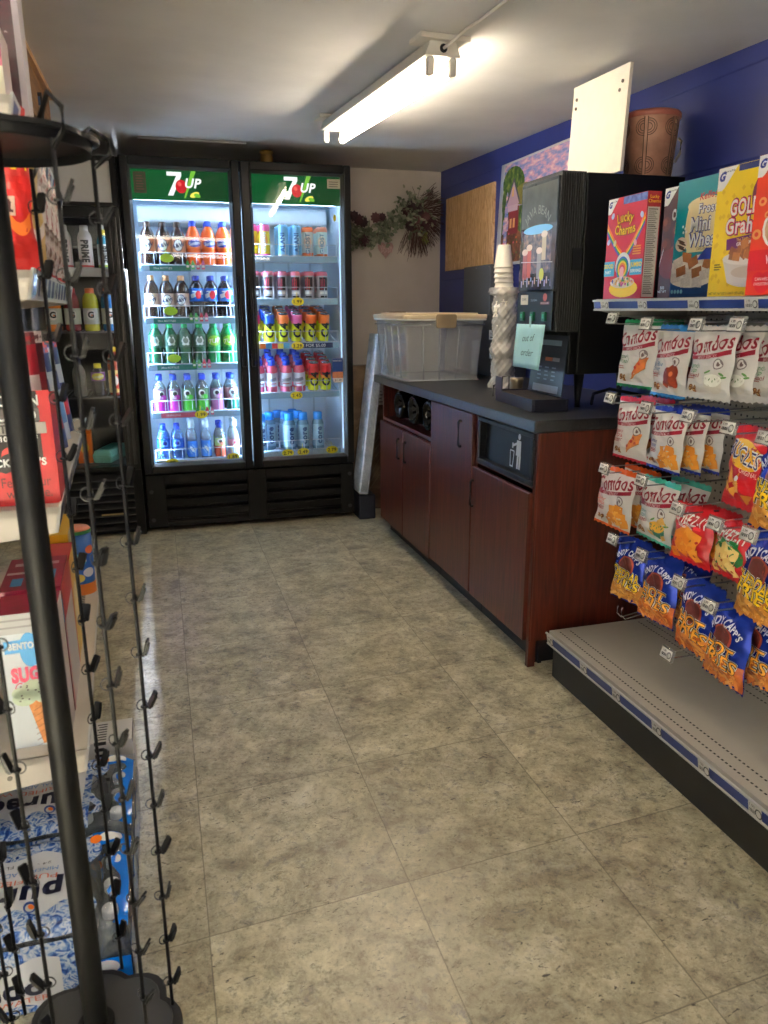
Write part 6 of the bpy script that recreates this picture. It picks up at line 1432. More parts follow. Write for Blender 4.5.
again(of4, 1.44, 1.452, .540, 'blue hot fries bag tucked behind the lowest one')
of5 = hang(bag(.166, .228, .024, FOILB, FOILB, FOILB, fries('CHEDDAR', 'FRIES', False, 7), 15), 1.37, 1.385, .756, 'blue cheese fries bag at the right edge below the red bags', HG, yaw=R(-4))
again(of5, 1.375, 1.372, .985, 'blue cheese fries bag at the right edge beside the corn snacks')
for (y, z, n) in ((2.010, 1.224, 'holding the green-edged pizza bag'), (1.845, 1.211, 'holding the chicken wing bag'), (1.640, 1.213, 'holding the white ranch bags'), (1.500, 1.215, 'fourth along the top row'), (1.992, .995, 'holding the pepperoni bag'), (1.815, .987, 'holding the dark blue edged bags'), (1.636, .987, 'empty, second row, right of the cheddar bags'),
                 (1.995, .781, 'holding the orange-edged bag'), (1.808, .783, 'holding the aqua-edged bag'), (1.642, .743, 'holding the orange cracker bag'), (1.498, .741, 'holding the green panel cracker bag'), (1.488, .979, 'holding the corn snack bag'),
                 (1.925, .577, 'holding the leftmost blue fries bag'), (1.778, .573, 'holding the second blue fries bag'), (1.608, .549, 'holding the third blue fries bag'), (1.486, .529, 'holding the lowest blue fries bag'), (1.385, .745, 'holding the right edge fries bag'), (1.372, .974, 'above the right edge fries bag')):
    peg_hook(y, z, 'wire peg hook with price tag, ' + n)
peg_hook(1.625, .335, 'empty wire peg hook low over the bare deck with a tag', empty_=True)
o = empty('peg_hook', 'empty bent wire peg hook low beside the cabinet end', 'peg hook', (1.6965, 1.96, .36), ROT + R(3), 'wire peg hooks')
b = MB(); b.tube([(0, 0, 0), (0, -.33, -.045), (0, -.345, -.03), (0, -.345, -.005)], .0022, CHROME, 6); b.tube([(-.02, 0, 0), (-.02, -.33, -.045), (-.02, -.345, -.03), (-.02, -.345, -.005)], .0022, CHROME, 6); b.box(-.03, .012, -.004, 0, -.012, .02, CHROME); b.build('wire_prong', o)

# ------------------------------------------------------------------ left gondola shelving
TH = R(2.2)
def LW(x, y, z=0): return (-.181 + x * cos(TH) - y * sin(TH), 1.45 + x * sin(TH) + y * cos(TH), z)
lg = empty('shelving_unit', 'beige shelving unit on the left behind the black wire rack', 'shelving', LW(0, 0, 0), TH)
BEI = M((196, 188, 174), .5, var=.04); SD = .44
b = MB(); b.box(-SD - .03, -SD - .018, 0, 1.22, 0, 1.95, M((170, 160, 146), .6)); b.build('back_panel', lg)
for y in (.015, 1.205):
    b = MB(); b.box(-SD - .06, -SD - .031, y - .015, y + .015, 0, 1.95, BEI); b.box(-SD - .017, -.43, y - .012, y + .012, 0, .08, BEI); b.build('upright', lg)
RWH = M((204, 204, 200), .4)
for zt, tagsy in ((.43, (.10, .30, .52, .78, 1.02)), (.925, (.12, .40, .72, 1.0)), (1.335, (.15, .5, .9)), (1.60, (.2, .7))):
    b = MB(); b.box(-SD - .017, -.006, .0, 1.22, zt - .014, zt, BEI)
    for y in (0, 1.216): b.add([(-SD, y, zt - .09), (-.012, y, zt - .048), (-.004, y, zt), (-SD, y, zt), (-SD, y + .004, zt - .09), (-.012, y + .004, zt - .048), (-.004, y + .004, zt), (-SD, y + .004, zt)], [(0, 1, 2, 3), (7, 6, 5, 4), (0, 4, 5, 1), (1, 5, 6, 2), (2, 6, 7, 3), (3, 7, 4, 0)], BEI)
    for k in range(80):
        b.add([(-.052, .03 + k * .0148, zt + .0005), (-.042, .03 + k * .0148, zt + .0005), (-.042, .038 + k * .0148, zt + .0005), (-.052, .038 + k * .0148, zt + .0005)], [(0, 1, 2, 3)], INK)
    for k in range(4): b.cyl((-.05 - .1 * k, -.0015, zt - .035), (-.05 - .1 * k, .0, zt - .035), .005, M((120, 116, 108), .4, .5), 8)
    s = b.build('shelf', lg)
    b = MB(); b.add([(-.012, .0, zt - .048), (-.012, 1.22, zt - .048), (-.002, 1.22, zt + .004), (-.002, 0, zt + .004), (-.018, 0, zt - .048), (-.018, 1.22, zt - .048), (-.006, 1.22, zt + .004), (-.006, 0, zt + .004)], [(0, 1, 2, 3), (7, 6, 5, 4), (0, 4, 5, 1), (1, 5, 6, 2), (2, 6, 7, 3), (3, 7, 4, 0)], RWH)
    p = flat((-.012, 0, zt - .048), (0, 1, 0), Vector((.010, 0, .052)).normalized(), (.98, 0, -.19))
    for k in range(12): b.rect(p, .012 + k * .1, .008, .075 + k * .1, .044, RAILB, .0008, 1, 1)
    r = b.build('price_rail', s)
    for y in tagsy:
        t = MB(); q = flat((-.0065, y, zt - .022), (0, 1, 0), Vector((.010, 0, .052)).normalized(), (.98, 0, -.19)); tagplate(t, q, .045, .036); t.build('price_tag', r)

# lower shelf goods
def cone(b, p, w, h):
    b.rect(p, -w / 2, 0, w / 2, h, M((222, 228, 230), .4), .0004, 1, 1); b.rect(p, -w / 2, h - .04, w / 2, h, M((188, 188, 186), .5), .0007, 1, 1)
    for k in range(2): b.rect(p, -w / 2, h - .014 - .014 * k, w / 2, h - .010 - .014 * k, M((150, 148, 146), .5), .0010, 1, 1)
    BC = M((40, 140, 200), .4)
    b.ell(p, -.0, h - .075, .018, .036, BC, .0009); b.ell(p, .040, h - .072, .014, .036, BC, .0009); b.rect(p, -.044, h - .078, .045, h - .052, BC, .0012, 2, 1, rot=.03); b.text(p, "BENTON'S", -.004, h - .065, .013, WH, .0018, bold=.05, width=.066)
    b.text(p, 'SUGAR', .006, h - .125, .028, M((206, 50, 90), .4), .0016, bold=.06, width=.088); b.text(p, 'Cones', -.010, h - .150, .018, M((214, 80, 110), .4), .0016, shear=.35, width=.048)
    CO = NM([(.3, (150, 84, 36)), (.5, (196, 126, 66)), (.7, (216, 150, 90))], 60, 3, .5)
    b.band(p, lambda t: (.004 + .030 * t, .004), lambda t: (-.016 + .066 * t, h * .36), CO, .0014, 8, 6)
    for k in range(7): b.rect(p, -.010, .012 + k * .013, .044, .0132 + k * .013, M((130, 70, 30), .5), .0018, 2, 1, rot=.5)
    IC = M((202, 216, 186), .5, var=.12, scale=120)
    for (u, v, r) in ((-.02, .108, .022), (.02, .112, .026), (.045, .106, .016), (0, .126, .024), (.024, .132, .020), (-.026, .118, .016)): b.ell(p, u, v, r, r * .8, IC, .0022, 14, 2)
    for k in range(26): b.rect(p, -.03 + .075 * rnd.random(), .098 + .045 * rnd.random(), -.026 + .075 * rnd.random(), .1 + .045 * rnd.random(), M((60, 50, 40), .5), .003, 1, 1) if False else b.ell(p, -.03 + .075 * rnd.random(), .098 + .045 * rnd.random(), .0022, .0016, M((60, 50, 40), .5), .003, 6, 1)
MTOP = NM([(.35, (122, 14, 44)), (.5, (140, 18, 54)), (.7, (128, 14, 46))], 9, 3, .4)
x_, y_, z_ = LW(-.092, .045, .4305)
carton('cone_box', 'white sugar cone box with pale green ice cream on the lower shelf', 'box', (x_, y_, z_), TH, .112, .282, .11, M((214, 214, 212), .5), cone, M((210, 200, 196), .5), top=MTOP)
def mfront(b, p, w, h): b.rect(p, -w / 2, 0, w / 2, h, MTOP, .0004, 1, 1); b.rect(p, -w / 2, h * .72, w / 2, h * .9, M((40, 140, 200), .4), .0007, 1, 1); b.text(p, 'CONES', 0, h * .8, .02, WH, .0012)
def mside(b, p, d, h):
    b.rect(p, -d / 2, 0, d / 2, h, M((206, 200, 196), .5), .0006, 1, 1); b.rect(p, -d / 2, h * .72, d / 2, h, M((196, 30, 40), .4), .0009, 1, 1); b.rect(p, -d / 2 + .004, 0, -d / 2 + .012, h, M((196, 30, 40), .4), .0012, 1, 1)
def mtop(b, p):
    for (u, v, w_, h_, c) in ((-.03, .05, .022, .05, (60, 140, 190)), (-.03, .11, .05, .014, (200, 190, 186)), (.035, .09, .016, .06, (60, 140, 190)), (0, .17, .09, .02, (190, 170, 170)), (.03, .03, .03, .016, (214, 210, 206))): b.rect(p, u - w_ / 2, v - h_ / 2, u + w_ / 2, v + h_ / 2, M(c, .5), .0010, 1, 1)
x_, y_, z_ = LW(-.095, .17, .4305)
o = carton('snack_carton', 'maroon topped carton behind the sugar cone box', 'box', (x_, y_, z_), TH, .118, .286, .22, M((120, 16, 46), .5), mfront, None, mside, MTOP, topfn=mtop)
def yfront(b, p, w, h): b.rect(p, -w / 2, 0, w / 2, h, M((228, 178, 30), .4), .0004, 1, 1); b.ell(p, 0, h * .6, w * .3, h * .14, M((190, 40, 40), .4), .0008); b.text(p, 'WAFFLE', 0, h * .6, .014, WH, .0014, width=w * .5)
def yside(b, p, d, h):
    b.rect(p, -d / 2, 0, d / 2, h, M((206, 196, 160), .5), .0006, 1, 1); b.rect(p, -d / 2, 0, -d / 2 + .016, h, M((228, 178, 30), .4), .001, 1, 1); b.ell(p, .01, h * .8, .012, .012, INK, .001)
    for k in range(5): b.rect(p, -d * .25, h * .12 + k * .03, d * .35, h * .125 + k * .03 + .004, M((222, 170, 60), .5), .001, 1, 1)
x_, y_, z_ = LW(-.098, .60, .4305)
carton('snack_carton', 'yellow carton in the middle of the lower left shelf', 'box', (x_, y_, z_), TH, .10, .278, .22, M((222, 172, 30), .5), yfront, None, yside, M((216, 172, 50), .5))
def rfront(b, p, w, h): b.rect(p, -w / 2, 0, w / 2, h, M((190, 30, 40), .4), .0004, 1, 1)
def rside(b, p, d, h): b.rect(p, -d / 2, 0, d / 2, h, M((224, 184, 90), .5), .0006, 1, 1); b.rect(p, -d / 2, 0, -d / 2 + .014, h, M((196, 40, 30), .4), .001, 1, 1); b.ell(p, 0, h * .5, d * .3, h * .2, M((230, 210, 160), .5), .001)
x_, y_, z_ = LW(-.09, .41, .4305)
carton('snack_carton', 'red edged cream carton between maroon and yellow cartons', 'box', (x_, y_, z_), TH, .105, .262, .17, M((196, 40, 40), .5), rfront, None, rside, M((180, 60, 60), .5))
x_, y_, z_ = LW(-.052, .94, .4305)
o = empty('snack_canister', 'round blue printed canister with striped lid on lower left shelf', 'canister', (x_, y_, z_))
b = MB(); b.lathe([(.040, 0), (.041, .003), (.041, .19)], M((34, 100, 190), .35), 28); mp = cylmap(.041)
b.rect(mp, -.09, .0, .09, .035, M((230, 130, 50), .4), .0005, 16, 1)
for (u, v, r, c) in ((0, .11, .026, (90, 190, 230)), (.03, .07, .018, (226, 226, 230)), (-.03, .08, .018, (220, 80, 60)), (.0, .055, .016, (240, 220, 100)), (-.035, .14, .014, (60, 170, 90)), (.04, .14, .016, (230, 110, 60))): b.ell(mp, u, v, r, r * .8, M(c, .4), .001 + u * .005)
b.text(mp, 'CRISPS', .0, .115, .018, WH, .002, bold=.05, width=.05, maxl=.01); b.build('body', o)
b = MB(); b.lathe([(.0425, .19), (.0425, .198), (.041, .20)], M((60, 150, 90), .4), 28); b.lathe([(.0415, .2002), (.036, .206)], M((226, 140, 110), .4), 28); b.build('lid', o)

# middle shelf goods: red display carton with meat sticks, slim packets further along
def jerky(b, p, w, h):
    b.rect(p, -w / 2, 0, w / 2, h, M((172, 20, 26), .45), .0004, 1, 1); SH_ = M((34, 26, 26), .5)
    b.band(p, lambda t: (w * (-.5 + .86 * t), h * (.42 - .13 * (1 - abs(2 * t - 1)))), lambda t: (w * (-.5 + .86 * t), h * .998), SH_, .0008, 12, 2)
    b.rect(p, -w / 2, h * .74, w * .37, h * .85, M((84, 78, 76), .5), .0011, 1, 1); b.rect(p, -w / 2, h * .63, w * .43, h * .73, M((150, 144, 140), .4), .0012, 1, 1)
    b.text(p, 'PROTEIN', w * .06, h * .92, .018, WH, .0014, bold=.02, width=.094); b.text(p, 'CURED', w * .06, h * .795, .019, WH, .0018, bold=.02, width=.082); b.text(p, 'STEAK', w * .08, h * .68, .015, M((60, 56, 54), .5), .0018, bold=.02, width=.075); b.text(p, '100% BEEF', w * .12, h * .595, .009, WH, .0014, bold=.03)
    rd = M((206, 40, 36), .4); b.band(p, lambda t: (w * (-.10 + .30 * t), h * (.44 + .03 * sin(t * 5))), lambda t: (w * (-.08 + .32 * t), h * (.49 + .05 * t + .02 * sin(t * 9))), rd, .0014, 12, 2); b.ell(p, w * .2, h * .53, .007, .010, rd, .0016, rot=-.6); b.ell(p, w * .15, h * .45, .005, .012, rd, .0016)
    b.text(p, "JACK LINK'S", w * .04, h * .385, .013, WH, .0016, bold=.04, width=.105)
    b.text(p, 'Feed your', w * .14, h * .21, .018, M((60, 10, 14), .5), .0012, width=.082); b.text(p, 'wild side.', w * .16, h * .11, .018, M((60, 10, 14), .5), .0012, width=.076)
x_, y_, z_ = LW(-.079, .032, .926)
jb = carton('meat_stick_display', 'red display carton with black shield on the middle left shelf', 'box', (x_, y_, z_), TH, .150, .206, .002, M((180, 24, 30), .5), jerky)
b = MB(); CRD = M((176, 24, 30), .5)
b.box(.073, .075, .0025, .15, 0, .19, CRD); b.box(-.075, -.073, .0025, .15, 0, .19, CRD); b.box(-.073, .073, .148, .15, 0, .19, CRD); b.box(-.073, .073, .0025, .148, 0, .004, CRD); b.build('tray', jb)
STK = [M((122, 16, 30), .3, bump=.3), M((70, 20, 24), .3, bump=.3), M((186, 170, 166), .3, bump=.3)]
def packet(w, h, t, m1, m2, m3):
    b = MB(); b.grid(lambda a, v: ((a - .5) * w, -(t * max(.05, sin(pi * a)) * smooth(0, .1, v) * smooth(0, .1, 1 - v) + .0004), v * h), 6, 14, m1); b.grid(lambda a, v: ((.5 - a) * w, (t * max(.05, sin(pi * a)) * smooth(0, .1, v) * smooth(0, .1, 1 - v) + .0004), v * h), 6, 14, m1)
    p = lambda u, v, off=0: Vector((u, -(t * max(.05, sin(pi * (u / w + .5))) * smooth(0, .1, v / h) * smooth(0, .1, 1 - v / h) + .0004) - off, v))
    b.rect(p, -w * .42, h * .55, w * .42, h * .75, m2, .0008, 4, 4); b.rect(p, -w * .3, h * .2, w * .3, h * .48, m3, .0008, 4, 4); b.rect(p, -w * .5, h * .93, w * .5, h, m3, .0006, 4, 2)
    return b
proto = [packet(.030, .30, .008, STK[k], STK[(k + 2) % 3], STK[(k + 1) % 3]) for k in range(3)]
pos_n = ['front row at left', 'front row second', 'front row third', 'front row at right', 'back row at left', 'back row second', 'back row third', 'back row at right']
base3 = [None] * 3
for k in range(8):
    x_, y_, z_ = LW(-.079 - .054 + .036 * (k % 4), .075 + .06 * (k // 4), .9315)
    kk = k % 3
    if base3[kk] is None: o = base3[kk] = proto[kk].build('meat_stick', None)
    else: o = base3[kk].copy(); COL.objects.link(o)
    o.location = (x_, y_, z_); o.rotation_euler = (R(rnd.uniform(-3, 3)), R(rnd.uniform(-2, 2)), TH + R(20)); tag(o, ('dark red', 'brown', 'silvery')[kk] + ' wrapped meat stick, ' + pos_n[k] + ' of the red display carton', 'snack stick', 'meat sticks in the display carton')
NV_ = M((24, 44, 120), .35); WB = M((206, 212, 222), .4)
pk = packet(.12, .26, .014, NV_, WB, M((190, 30, 40), .4)); pk2 = packet(.12, .25, .014, WB, NV_, M((90, 140, 200), .4))
prots = {}
for k, yy in enumerate((.33, .46, .60, .74, .90)):
    x_, y_, z_ = LW(-.045, yy, .927); kk = k % 2
    if kk not in prots: o = prots[kk] = (pk if kk == 0 else pk2).build('snack_packet', None)
    else: o = prots[kk].copy(); COL.objects.link(o)
    o.location = (x_, y_, z_); o.rotation_euler = (R(-6), 0, TH + R(72)); tag(o, ('navy' if kk == 0 else 'white and blue') + ' upright packet, ' + ('nearest', 'second', 'third', 'fourth', 'farthest')[k] + ' along the middle left shelf', 'snack packet', 'upright packets on the middle left shelf')

# top shelf goods
def pouch(c1, c2, lab, w, h, t, seed):
    def pr(b, p, w, h):
        b.band(p, lambda t_: (w * (-.46 + .92 * t_), h * (.30 + .08 * sin(t_ * 6))), lambda t_: (w * (-.46 + .92 * t_), h * (.40 + .10 * sin(t_ * 6))), M(c2, .35), .001, 14, 2)
        if lab: b.rect(p, -w * .40, h * .62, w * .44, h * .90, M((240, 206, 30), .4), .0012, 4, 4); b.text(p, lab, w * .02, h * .82, h * .07, INK, .002, bold=.03, width=w * .7, maxl=.01); b.rect(p, -w * .3, h * .735, w * .3, h * .745, INK, .002, 4, 1); b.text(p, 'HIGH', w * .02, h * .69, h * .045, INK, .002, maxl=.01)
        b.rect(p, -w * .1, h * .34, w * .2, h * .46, M((226, 190, 170), .4), .0016, 3, 3); b.rect(p, -w * .06, h * .36, w * .16, h * .44, M((90, 40, 50), .4), .0022, 3, 3)
    m_ = M(c1, .3, bump=.3, bscale=30)
    return bag(w, h, t, m_, m_, m_, pr, seed, topf=.05)
for (lx, ly, c1, c2, lab, w, h, rz, txt, yawk) in (
        (-.115, .07, (176, 30, 34), (206, 60, 40), None, .10, .27, 14, 'plain red pouch at the near left end of the top shelf', 1),
        (-.050, .10, (196, 40, 36), (236, 120, 40), 'PROTEIN', .105, .27, 12, 'red and orange pouch with yellow label on the top shelf', 2),
        (-.040, .19, (206, 176, 110), (220, 210, 200), None, .11, .26, 30, 'pale gold pouch behind the yellow labelled one', 3)):
    x_, y_, z_ = LW(lx, ly, 1.336 + h)
    tag(pouch(c1, c2, lab, w, h, .02, 30 + yawk).build('snack_pouch', None, (x_, y_, z_), (0, 0, TH + R(rz))), txt, 'pouch', 'pouches on the top left shelf')
pat = NM([(.35, (150, 26, 36)), (.48, (206, 196, 190)), (.6, (120, 100, 90)), (.75, (186, 40, 44))], 26, 3, .35)
pb0 = None
for k, yy in enumerate((.36, .50, .64, .80)):
    x_, y_, z_ = LW(-.030, yy, 1.336 + .27)
    if pb0 is None: o = pb0 = bag(.13, .27, .022, pat, RED, RED, lambda b, p, w, h: b.rect(p, -w * .3, h * .4, w * .3, h * .6, M((210, 200, 196), .4), .001, 4, 4), 41).build('snack_pouch', None)
    else: o = pb0.copy(); COL.objects.link(o)
    o.location = (x_, y_, z_); o.rotation_euler = (0, 0, TH + R(66)); tag(o, 'red and white mottled pouch, ' + ('nearest', 'second', 'third', 'farthest')[k] + ' of four on the top left shelf', 'pouch', 'mottled pouches on the top left shelf')
# uppermost shelf: display cartons
x_, y_, z_ = LW(-.060, .05, 1.601)
def pinkp(b, p, w, h): b.rect(p, -w / 2, 0, w / 2, h * .45, M((222, 214, 190), .4), .0005, 1, 1); b.rect(p, -w / 2, h * .45, w / 2, h, M((206, 110, 130), .4), .0005, 1, 1); b.ell(p, 0, h * .3, w * .4, h * .16, M((220, 206, 90), .4), .001)
carton('snack_carton', 'pink and white carton at the top left corner of the photo', 'box', (x_, y_, z_), TH, .085, .115, .12, M((216, 190, 180), .4), pinkp)
x_, y_, z_ = LW(-.062, .20, 1.601)
MAR = NM([(.3, (44, 10, 22)), (.6, (70, 16, 32)), (.69, (80, 20, 36)), (.72, (190, 170, 176))], 60, 2, .35)
o = empty('stick_display', 'tall maroon speckled display box with white rim at top left', 'box', (x_, y_, z_), TH)
b = MB(); b.box(-.055, .055, 0, .10, 0, .36, MAR); b.build('box', o)
b = MB(); PWH = M((196, 186, 190), .5); b.box(.0555, .066, -.004, .10, 0, .36, PWH); b.box(-.066, -.0555, -.004, .10, 0, .36, PWH); b.build('rim', o)
b = MB(); b.box(-.012, -.004, -.004, -.001, .10, .25, M((206, 176, 140), .5)); b.build('divider', o)
x_, y_, z_ = LW(-.018, .30, 1.601)
def crm(b, p, w, h): b.rect(p, -w / 2, 0, w / 2, h, M((226, 206, 176), .5), .0004, 1, 1); b.rect(p, w * .25, 0, w * .5, h, M((206, 170, 150), .5), .0008, 1, 1)
carton('snack_carton', 'slim cream carton on the uppermost left shelf', 'box', (x_, y_, z_), TH, .03, .17, .08, M((222, 200, 170), .5), crm)

# framed white sign hanging from the ceiling left of the coolers
sx1, sy = -.115 + 0.0, 3.3
o = empty('hanging_sign', 'white sign with black frame hanging before the dark cooler', 'sign', (-.42, 3.3, 1.62))
b = MB(); b.box(-.20, .093, -.006, .006, .205, .40, M((206, 206, 200), .5)); b.build('panel', o)
b = MB(); FRM = M((40, 40, 44), .4)
for (x0, x1, z0, z1) in ((-.206, .099, .40, .412), (-.206, .099, .193, .205), (-.206, -.2, .205, .40), (.093, .099, .205, .40)): b.box(x0, x1, -.010, .010, z0, z1, FRM)
b.box(-.2, .093, -.0075, -.006, .215, .245, M((150, 146, 140), .5)); b.box(-.2, .093, -.0075, -.006, .37, .40, M((70, 110, 160), .5)); b.build('frame', o)
b = MB()
for x in (-.17, .06): b.tube([(x, 0, .41), (x, 0, ceil_z(3.3) - 1.62 + .004)], .0015, INK, 5)
b.build('hanging_wire', o)

# ------------------------------------------------------------------ shrink-wrapped water cases
WP = NM([(.36, (20, 50, 120)), (.43, (60, 104, 176)), (.48, (150, 172, 204)), (.54, (206, 210, 216)), (.60, (110, 146, 196)), (.66, (30, 62, 140)), (.72, (180, 194, 214))], 52, 8, .2, distort=1.0, coat=.5)
WPW = M((212, 214, 216), .22, bump=.3, bscale=16, coat=.5); WBL = M((10, 110, 210), .2, bump=.3, bscale=16, coat=.5); FILM = GL((244, 248, 252), gloss=1.5, rough=.1, haze=.05, bump=.7)
PBT = GL((240, 245, 249), gloss=1.4, rough=.05, haze=.28, hazec=(216, 224, 230))
bp_ = MB(); bp_.lathe([(.026, 0), (.031, .004), (.031, .018), (.029, .022), (.031, .026), (.031, .045), (.029, .05), (.031, .055), (.031, .095), (.028, .112), (.018, .135), (.0125, .146), (.0125, .152)], PBT, 16); bp_me = bp_
cp_ = MB(); cp_.lathe([(.0145, .1475), (.0150, .149), (.0150, .164), (.0135, .166)], M((226, 228, 230), .4), 14)
wb0 = None
def case(y0, label):
    global wb0
    cx, n, m_ = -.128 - .2, 6, 4
    o = empty('water_case', label, 'water case', (cx, y0, 0), 0, 'cases of bottled water')
    for i in range(n):
        for j in range(m_):
            x, y = -.165 + .066 * i, .045 + .070 * j
            if wb0 is None: q = bp_.build('water_bottle', o, (x, y, .002)); c = cp_.build('cap', q); wb0 = (q, c)
            else:
                q = wb0[0].copy(); COL.objects.link(q); q.parent = o; q.location = (x, y, .002); c = wb0[1].copy(); COL.objects.link(c); c.parent = q
    X0, X1, Y0_, Y1_, Zt = -.2, .2, 0.008, .296, .1705
    def wob(u, v, s): return .0025 * sin(17 * u + 5 * s) * sin(13 * v + s)
    top = lambda x, y, off=0: Vector((x, y, Zt + off + .003 * sin(x * 60) * sin(y * 50) - .018 * smooth(.16, .2, abs(x)) - .016 * (smooth(.03, 0, y - Y0_) + smooth(.03, 0, Y1_ - y))))
    fr = lambda x, z, off=0: Vector((x, Y0_ - off + .002 * sin(x * 70) * sin(z * 60), z))
    sd = lambda y, z, off=0: Vector((X1 + off + .002 * sin(y * 60) * sin(z * 50), y, z))
    b = MB(); b.grid(lambda a, v: top(X0 + (X1 - X0) * a, Y0_ + (Y1_ - Y0_) * v), 30, 22, FILM); b.grid(lambda a, v: fr(X0 + (X1 - X0) * a, .153 * v), 30, 10, FILM); b.grid(lambda a, v: sd(Y0_ + (Y1_ - Y0_) * a, .153 * v), 22, 10, FILM); b.grid(lambda a, v: (X0 + (X1 - X0) * a, Y1_, .153 * v), 8, 4, FILM); b.grid(lambda a, v: (X0, Y0_ + (Y1_ - Y0_) * a, .153 * v), 8, 4, FILM)
    b.build('shrink_film', o)
    b = MB()
    b.rect(top, X0 + .004, Y0_ + .004, .105, Y1_ - .004, WP, .0012, 24, 20); b.band(top, lambda t: (X0 + .004 + .285 * t, .07 + .012 * sin(t * 21)), lambda t: (X0 + .004 + .285 * t, .232 + .012 * sin(t * 17 + 1)), WPW, .0020, 30, 14)
    b.band(top, lambda t: (.10 + .02 * sin(t * 14), Y0_ + .03 + .24 * t), lambda t: (.122 + .02 * sin(t * 9 + 1), Y0_ + .03 + .24 * t), WP, .0014, 16, 2)
    b.band(top, lambda t: (.170 + .012 * sin(t * 19), Y0_ + .01 + .27 * t), lambda t: (.197, Y0_ + .01 + .27 * t), WBL, .0015, 20, 3)
    b.rect(top, .12, .232, .19, .272, WBL, .0016, 10, 6); b.ell(top, .155, .254, .022, .014, WH, .0024); b.ell(top, .128, .250, .012, .012, ORANGE, .0028)
    b.rect(fr, X0 + .004, .004, .10, .150, WP, .0012, 24, 10); b.band(fr, lambda t: (X0 + .004 + .27 * t, .02 + .006 * sin(t * 20)), lambda t: (X0 + .004 + .27 * t, .118 + .006 * sin(t * 16)), WPW, .002, 24, 8)
    b.rect(fr, .10, .004, .198, .085, WBL, .0014, 10, 6); b.ell(fr, .150, .066, .026, .016, WH, .0024); b.ell(fr, .115, .060, .012, .014, ORANGE, .0028); b.ell(fr, .160, .030, .024, .012, M((180, 210, 240), .3), .0024)
    b.rect(sd, Y0_ + .003, .004, Y1_ - .003, .10, WBL, .0014, 16, 8); b.band(sd, lambda t: (Y0_ + .003 + .282 * t, .098), lambda t: (Y0_ + .003 + .282 * t, .118 + .012 * sin(t * 16)), WBL, .0016, 20, 2)
    NVT = M((14, 20, 50), .3); ORT = M((206, 100, 70), .3); BLT = M((70, 130, 190), .3)
    b.text(top, 'puredo', -.045, .115, .052, NVT, .0036, rot=pi, bold=.04, width=.235, maxl=.02); b.text(top, 'PURIFIED WATER', -.055, .160, .014, ORT, .0036, rot=pi, width=.23, maxl=.02); b.text(top, 'MINERAL ADDED FOR TASTE', -.055, .182, .011, BLT, .0036, rot=pi, width=.23, maxl=.02); b.text(top, '24 - 16.9 FL OZ (500 mL)', -.05, .203, .008, INK, .0036, rot=pi, width=.19, maxl=.02)
    b.text(fr, 'puredo', -.06, .065, .042, NVT, .0036, bold=.04, width=.21, maxl=.02); b.text(fr, 'PURIFIED WATER', -.05, .034, .012, ORT, .0036, width=.2, maxl=.02)
    for mp, u, v in ((top, .02, .082), (fr, -.12, .106)):
        b.ell(mp, u, v, .012, .018, M((24, 70, 150), .3), .0036, 14, 2, rot=.3); b.ell(mp, u, v - .002, .008, .012, WPW, .0042, 12, 1, rot=.3); b.ell(mp, u + .002, v, .005, .009, ORANGE, .0046, 10, 1, rot=.5)
    b.build('printed_band', o)
    return o
case(1.268, 'shrink-wrapped case of water bottles nearest the camera on the floor')
case(1.575, 'shrink-wrapped water case behind the nearest one, under the shelf')
o = empty('floor_carton', 'white carton with black print on the floor behind the water', 'box', (-.225, 1.91, 0))
b = MB(); b.box(-.09, .09, 0, .11, 0, .175, M((214, 212, 206), .5)); b.box(.0895, .0905, .0, .11, .165, .1755, INK); b.build('carton', o)
b = MB(); p = flat((0, 0, 0), (1, 0, 0), (0, 0, 1), (0, -1, 0)); q = flat((0, 0, .175), (1, 0, 0), (0, 1, 0), (0, 0, 1))
for k in range(7): b.rect(p, -.005, .06 + k * .018, .025 - .006 * (k % 2), .07 + k * .018, INK, .0008, 1, 1); b.rect(q, .0 + .004 * (k % 2), .012 + k * .013, .025, .017 + k * .013, INK, .0008, 1, 1)
b.build('print', o)

# ------------------------------------------------------------------ black clip-strip rack in the foreground
PX, PY_ = -.182, 1.128
BLKP = M((9, 9, 10), .5, spec=.25)
rk = empty('clip_rack', 'empty black wire clip rack with round base in the foreground', 'display rack', (PX, PY_, 0))
def octo(b, r0_, z0, z1, mat, n=8, ph=pi / 8, flute=0.0):
    seg = 48; R_ = lambda t: r0_ * (1 - flute * (1 - abs(cos(n * t / 2 + ph * n / 2))))
    vs = [(R_(2 * pi * k / seg) * cos(2 * pi * k / seg), R_(2 * pi * k / seg) * sin(2 * pi * k / seg), z) for z in (z0, z1) for k in range(seg)]
    b.add(vs, [(k, (k + 1) % seg, seg + (k + 1) % seg, seg + k) for k in range(seg)] + [tuple(range(seg - 1, -1, -1)), tuple(range(seg, 2 * seg))], mat)
b = MB(); octo(b, .140, .052, .070, M((30, 29, 29), .55, spec=.3), 8, 0, .12); octo(b, .125, .0702, .074, M((42, 41, 41), .55), 8, 0, .12); b.build('base', rk, bevel=.003)
b = MB()
for k in range(4):
    t = pi / 4 + k * pi / 2; b.cyl((.09 * cos(t), .09 * sin(t), 0), (.09 * cos(t), .09 * sin(t), .052), .022, M((30, 30, 32), .5), 16)
b.build('base_foot', rk)
b = MB(); b.cyl((0, 0, .074), (0, 0, 1.4735), .019, BLKP, 20); b.cyl((0, 0, .074), (0, 0, .10), .03, BLKP, 20); b.build('post', rk)
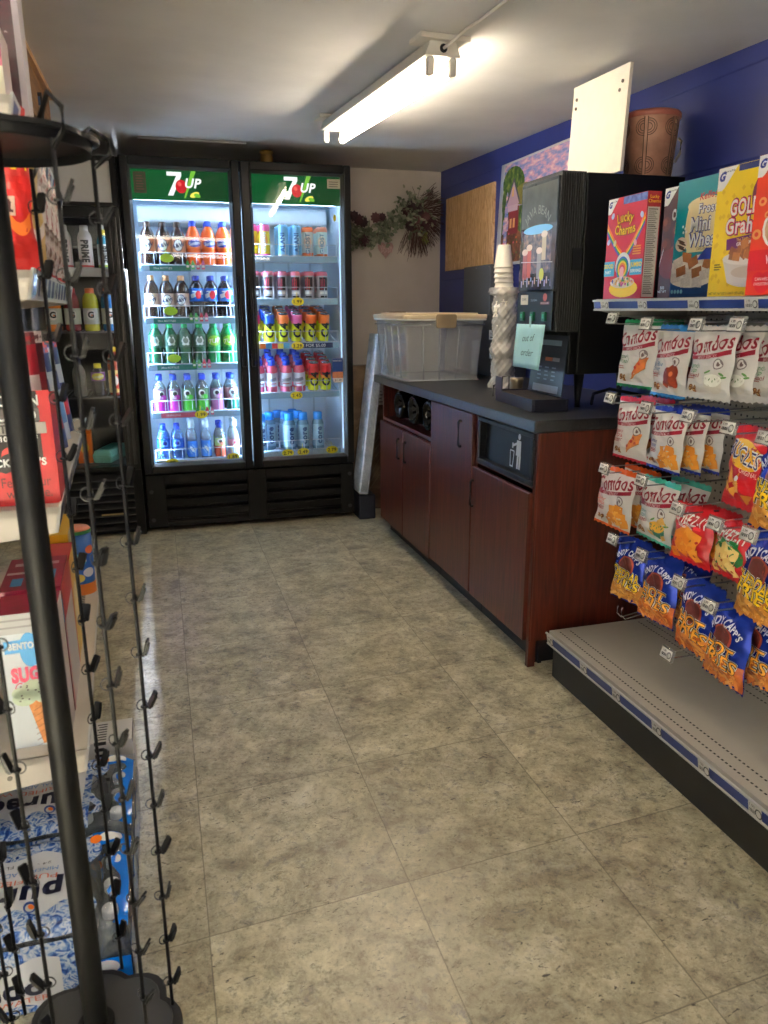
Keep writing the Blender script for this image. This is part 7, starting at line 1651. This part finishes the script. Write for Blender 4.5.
b = MB(); octo(b, .135, 1.474, 1.480, BLKP, 8, 0, .06); octo(b, .05, 1.480, 1.492, BLKP, 8, 0, 0); b.lathe([(.124, 1.462), (.126, 1.474)], BLKP, 48, cap0=False, cap1=False); b.build('top_disc', rk)
STR = [(.124, .022), (.086, -.034 - .0), (.035, .128), (-.040, -.118), (-.128, .006), (-.125, .075)]
STR = [(x if i != 1 else .088, y if i != 1 else -.098) for i, (x, y) in enumerate(STR)]
clip0 = None
def clip_mesh():
    b = MB(); m_ = M((16, 16, 17), .45, spec=.3)
    b.tube([(.0045 * cos(t), .0045 * sin(t), 0) for t in [2 * pi * k / 10 for k in range(10)]], .002, m_, 6, True)
    b.tube([(-.004 - .008 * cos(t), .0, .004 + .009 * sin(t)) for t in [2 * pi * k / 12 for k in range(12)]], .0011, M((70, 70, 72), .3, .7), 5, True)
    X = Matrix.Translation((.010, 0, .006)) @ Matrix.Rotation(R(24), 4, 'Y')
    b.rbox(-.0018, .0018, -.007, .007, -.010, .019, .003, m_, 'x', X=X); b.rbox(.002, .0045, -.005, .005, -.008, .013, .003, m_, 'x', X=X)
    return b
for i, (sx, sy_) in enumerate(STR):
    ang = math.atan2(sy_, sx); rr_ = sqrt(sx * sx + sy_ * sy_)
    b = MB(); b.tube([(sx, sy_, .0745), (sx, sy_, 1.462)], .0029, BLKP, 8)
    ca, sa = cos(ang), sin(ang)
    g_ = 1.0 if i == 1 else .45
    b.tube([(sx, sy_, 1.45), (sx + .022 * ca, sy_ + .022 * sa, 1.468), (sx + .022 * ca, sy_ + .022 * sa, 1.48 + .012 * g_), (sx, sy_, 1.488 + .022 * g_), (sx - .022 * ca, sy_ - .022 * sa, 1.481)], .0032, BLKP, 8)
    st = b.build('wire_strip', rk)
    for k in range(16):
        z = .135 + k * .090 + .012 * ((i * 7) % 5 - 2) / 2
        if z > 1.44: continue
        a = (.25, -.35, .9, 2.6, 2.9, 1.9)[i] + rnd.uniform(-.5, .5)
        if clip0 is None: c = clip0 = clip_mesh().build('clip', st)
        else: c = clip0.copy(); COL.objects.link(c); c.parent = st
        c.location = (sx, sy_, z); c.rotation_euler = (0, R(rnd.uniform(-10, 10)), a)
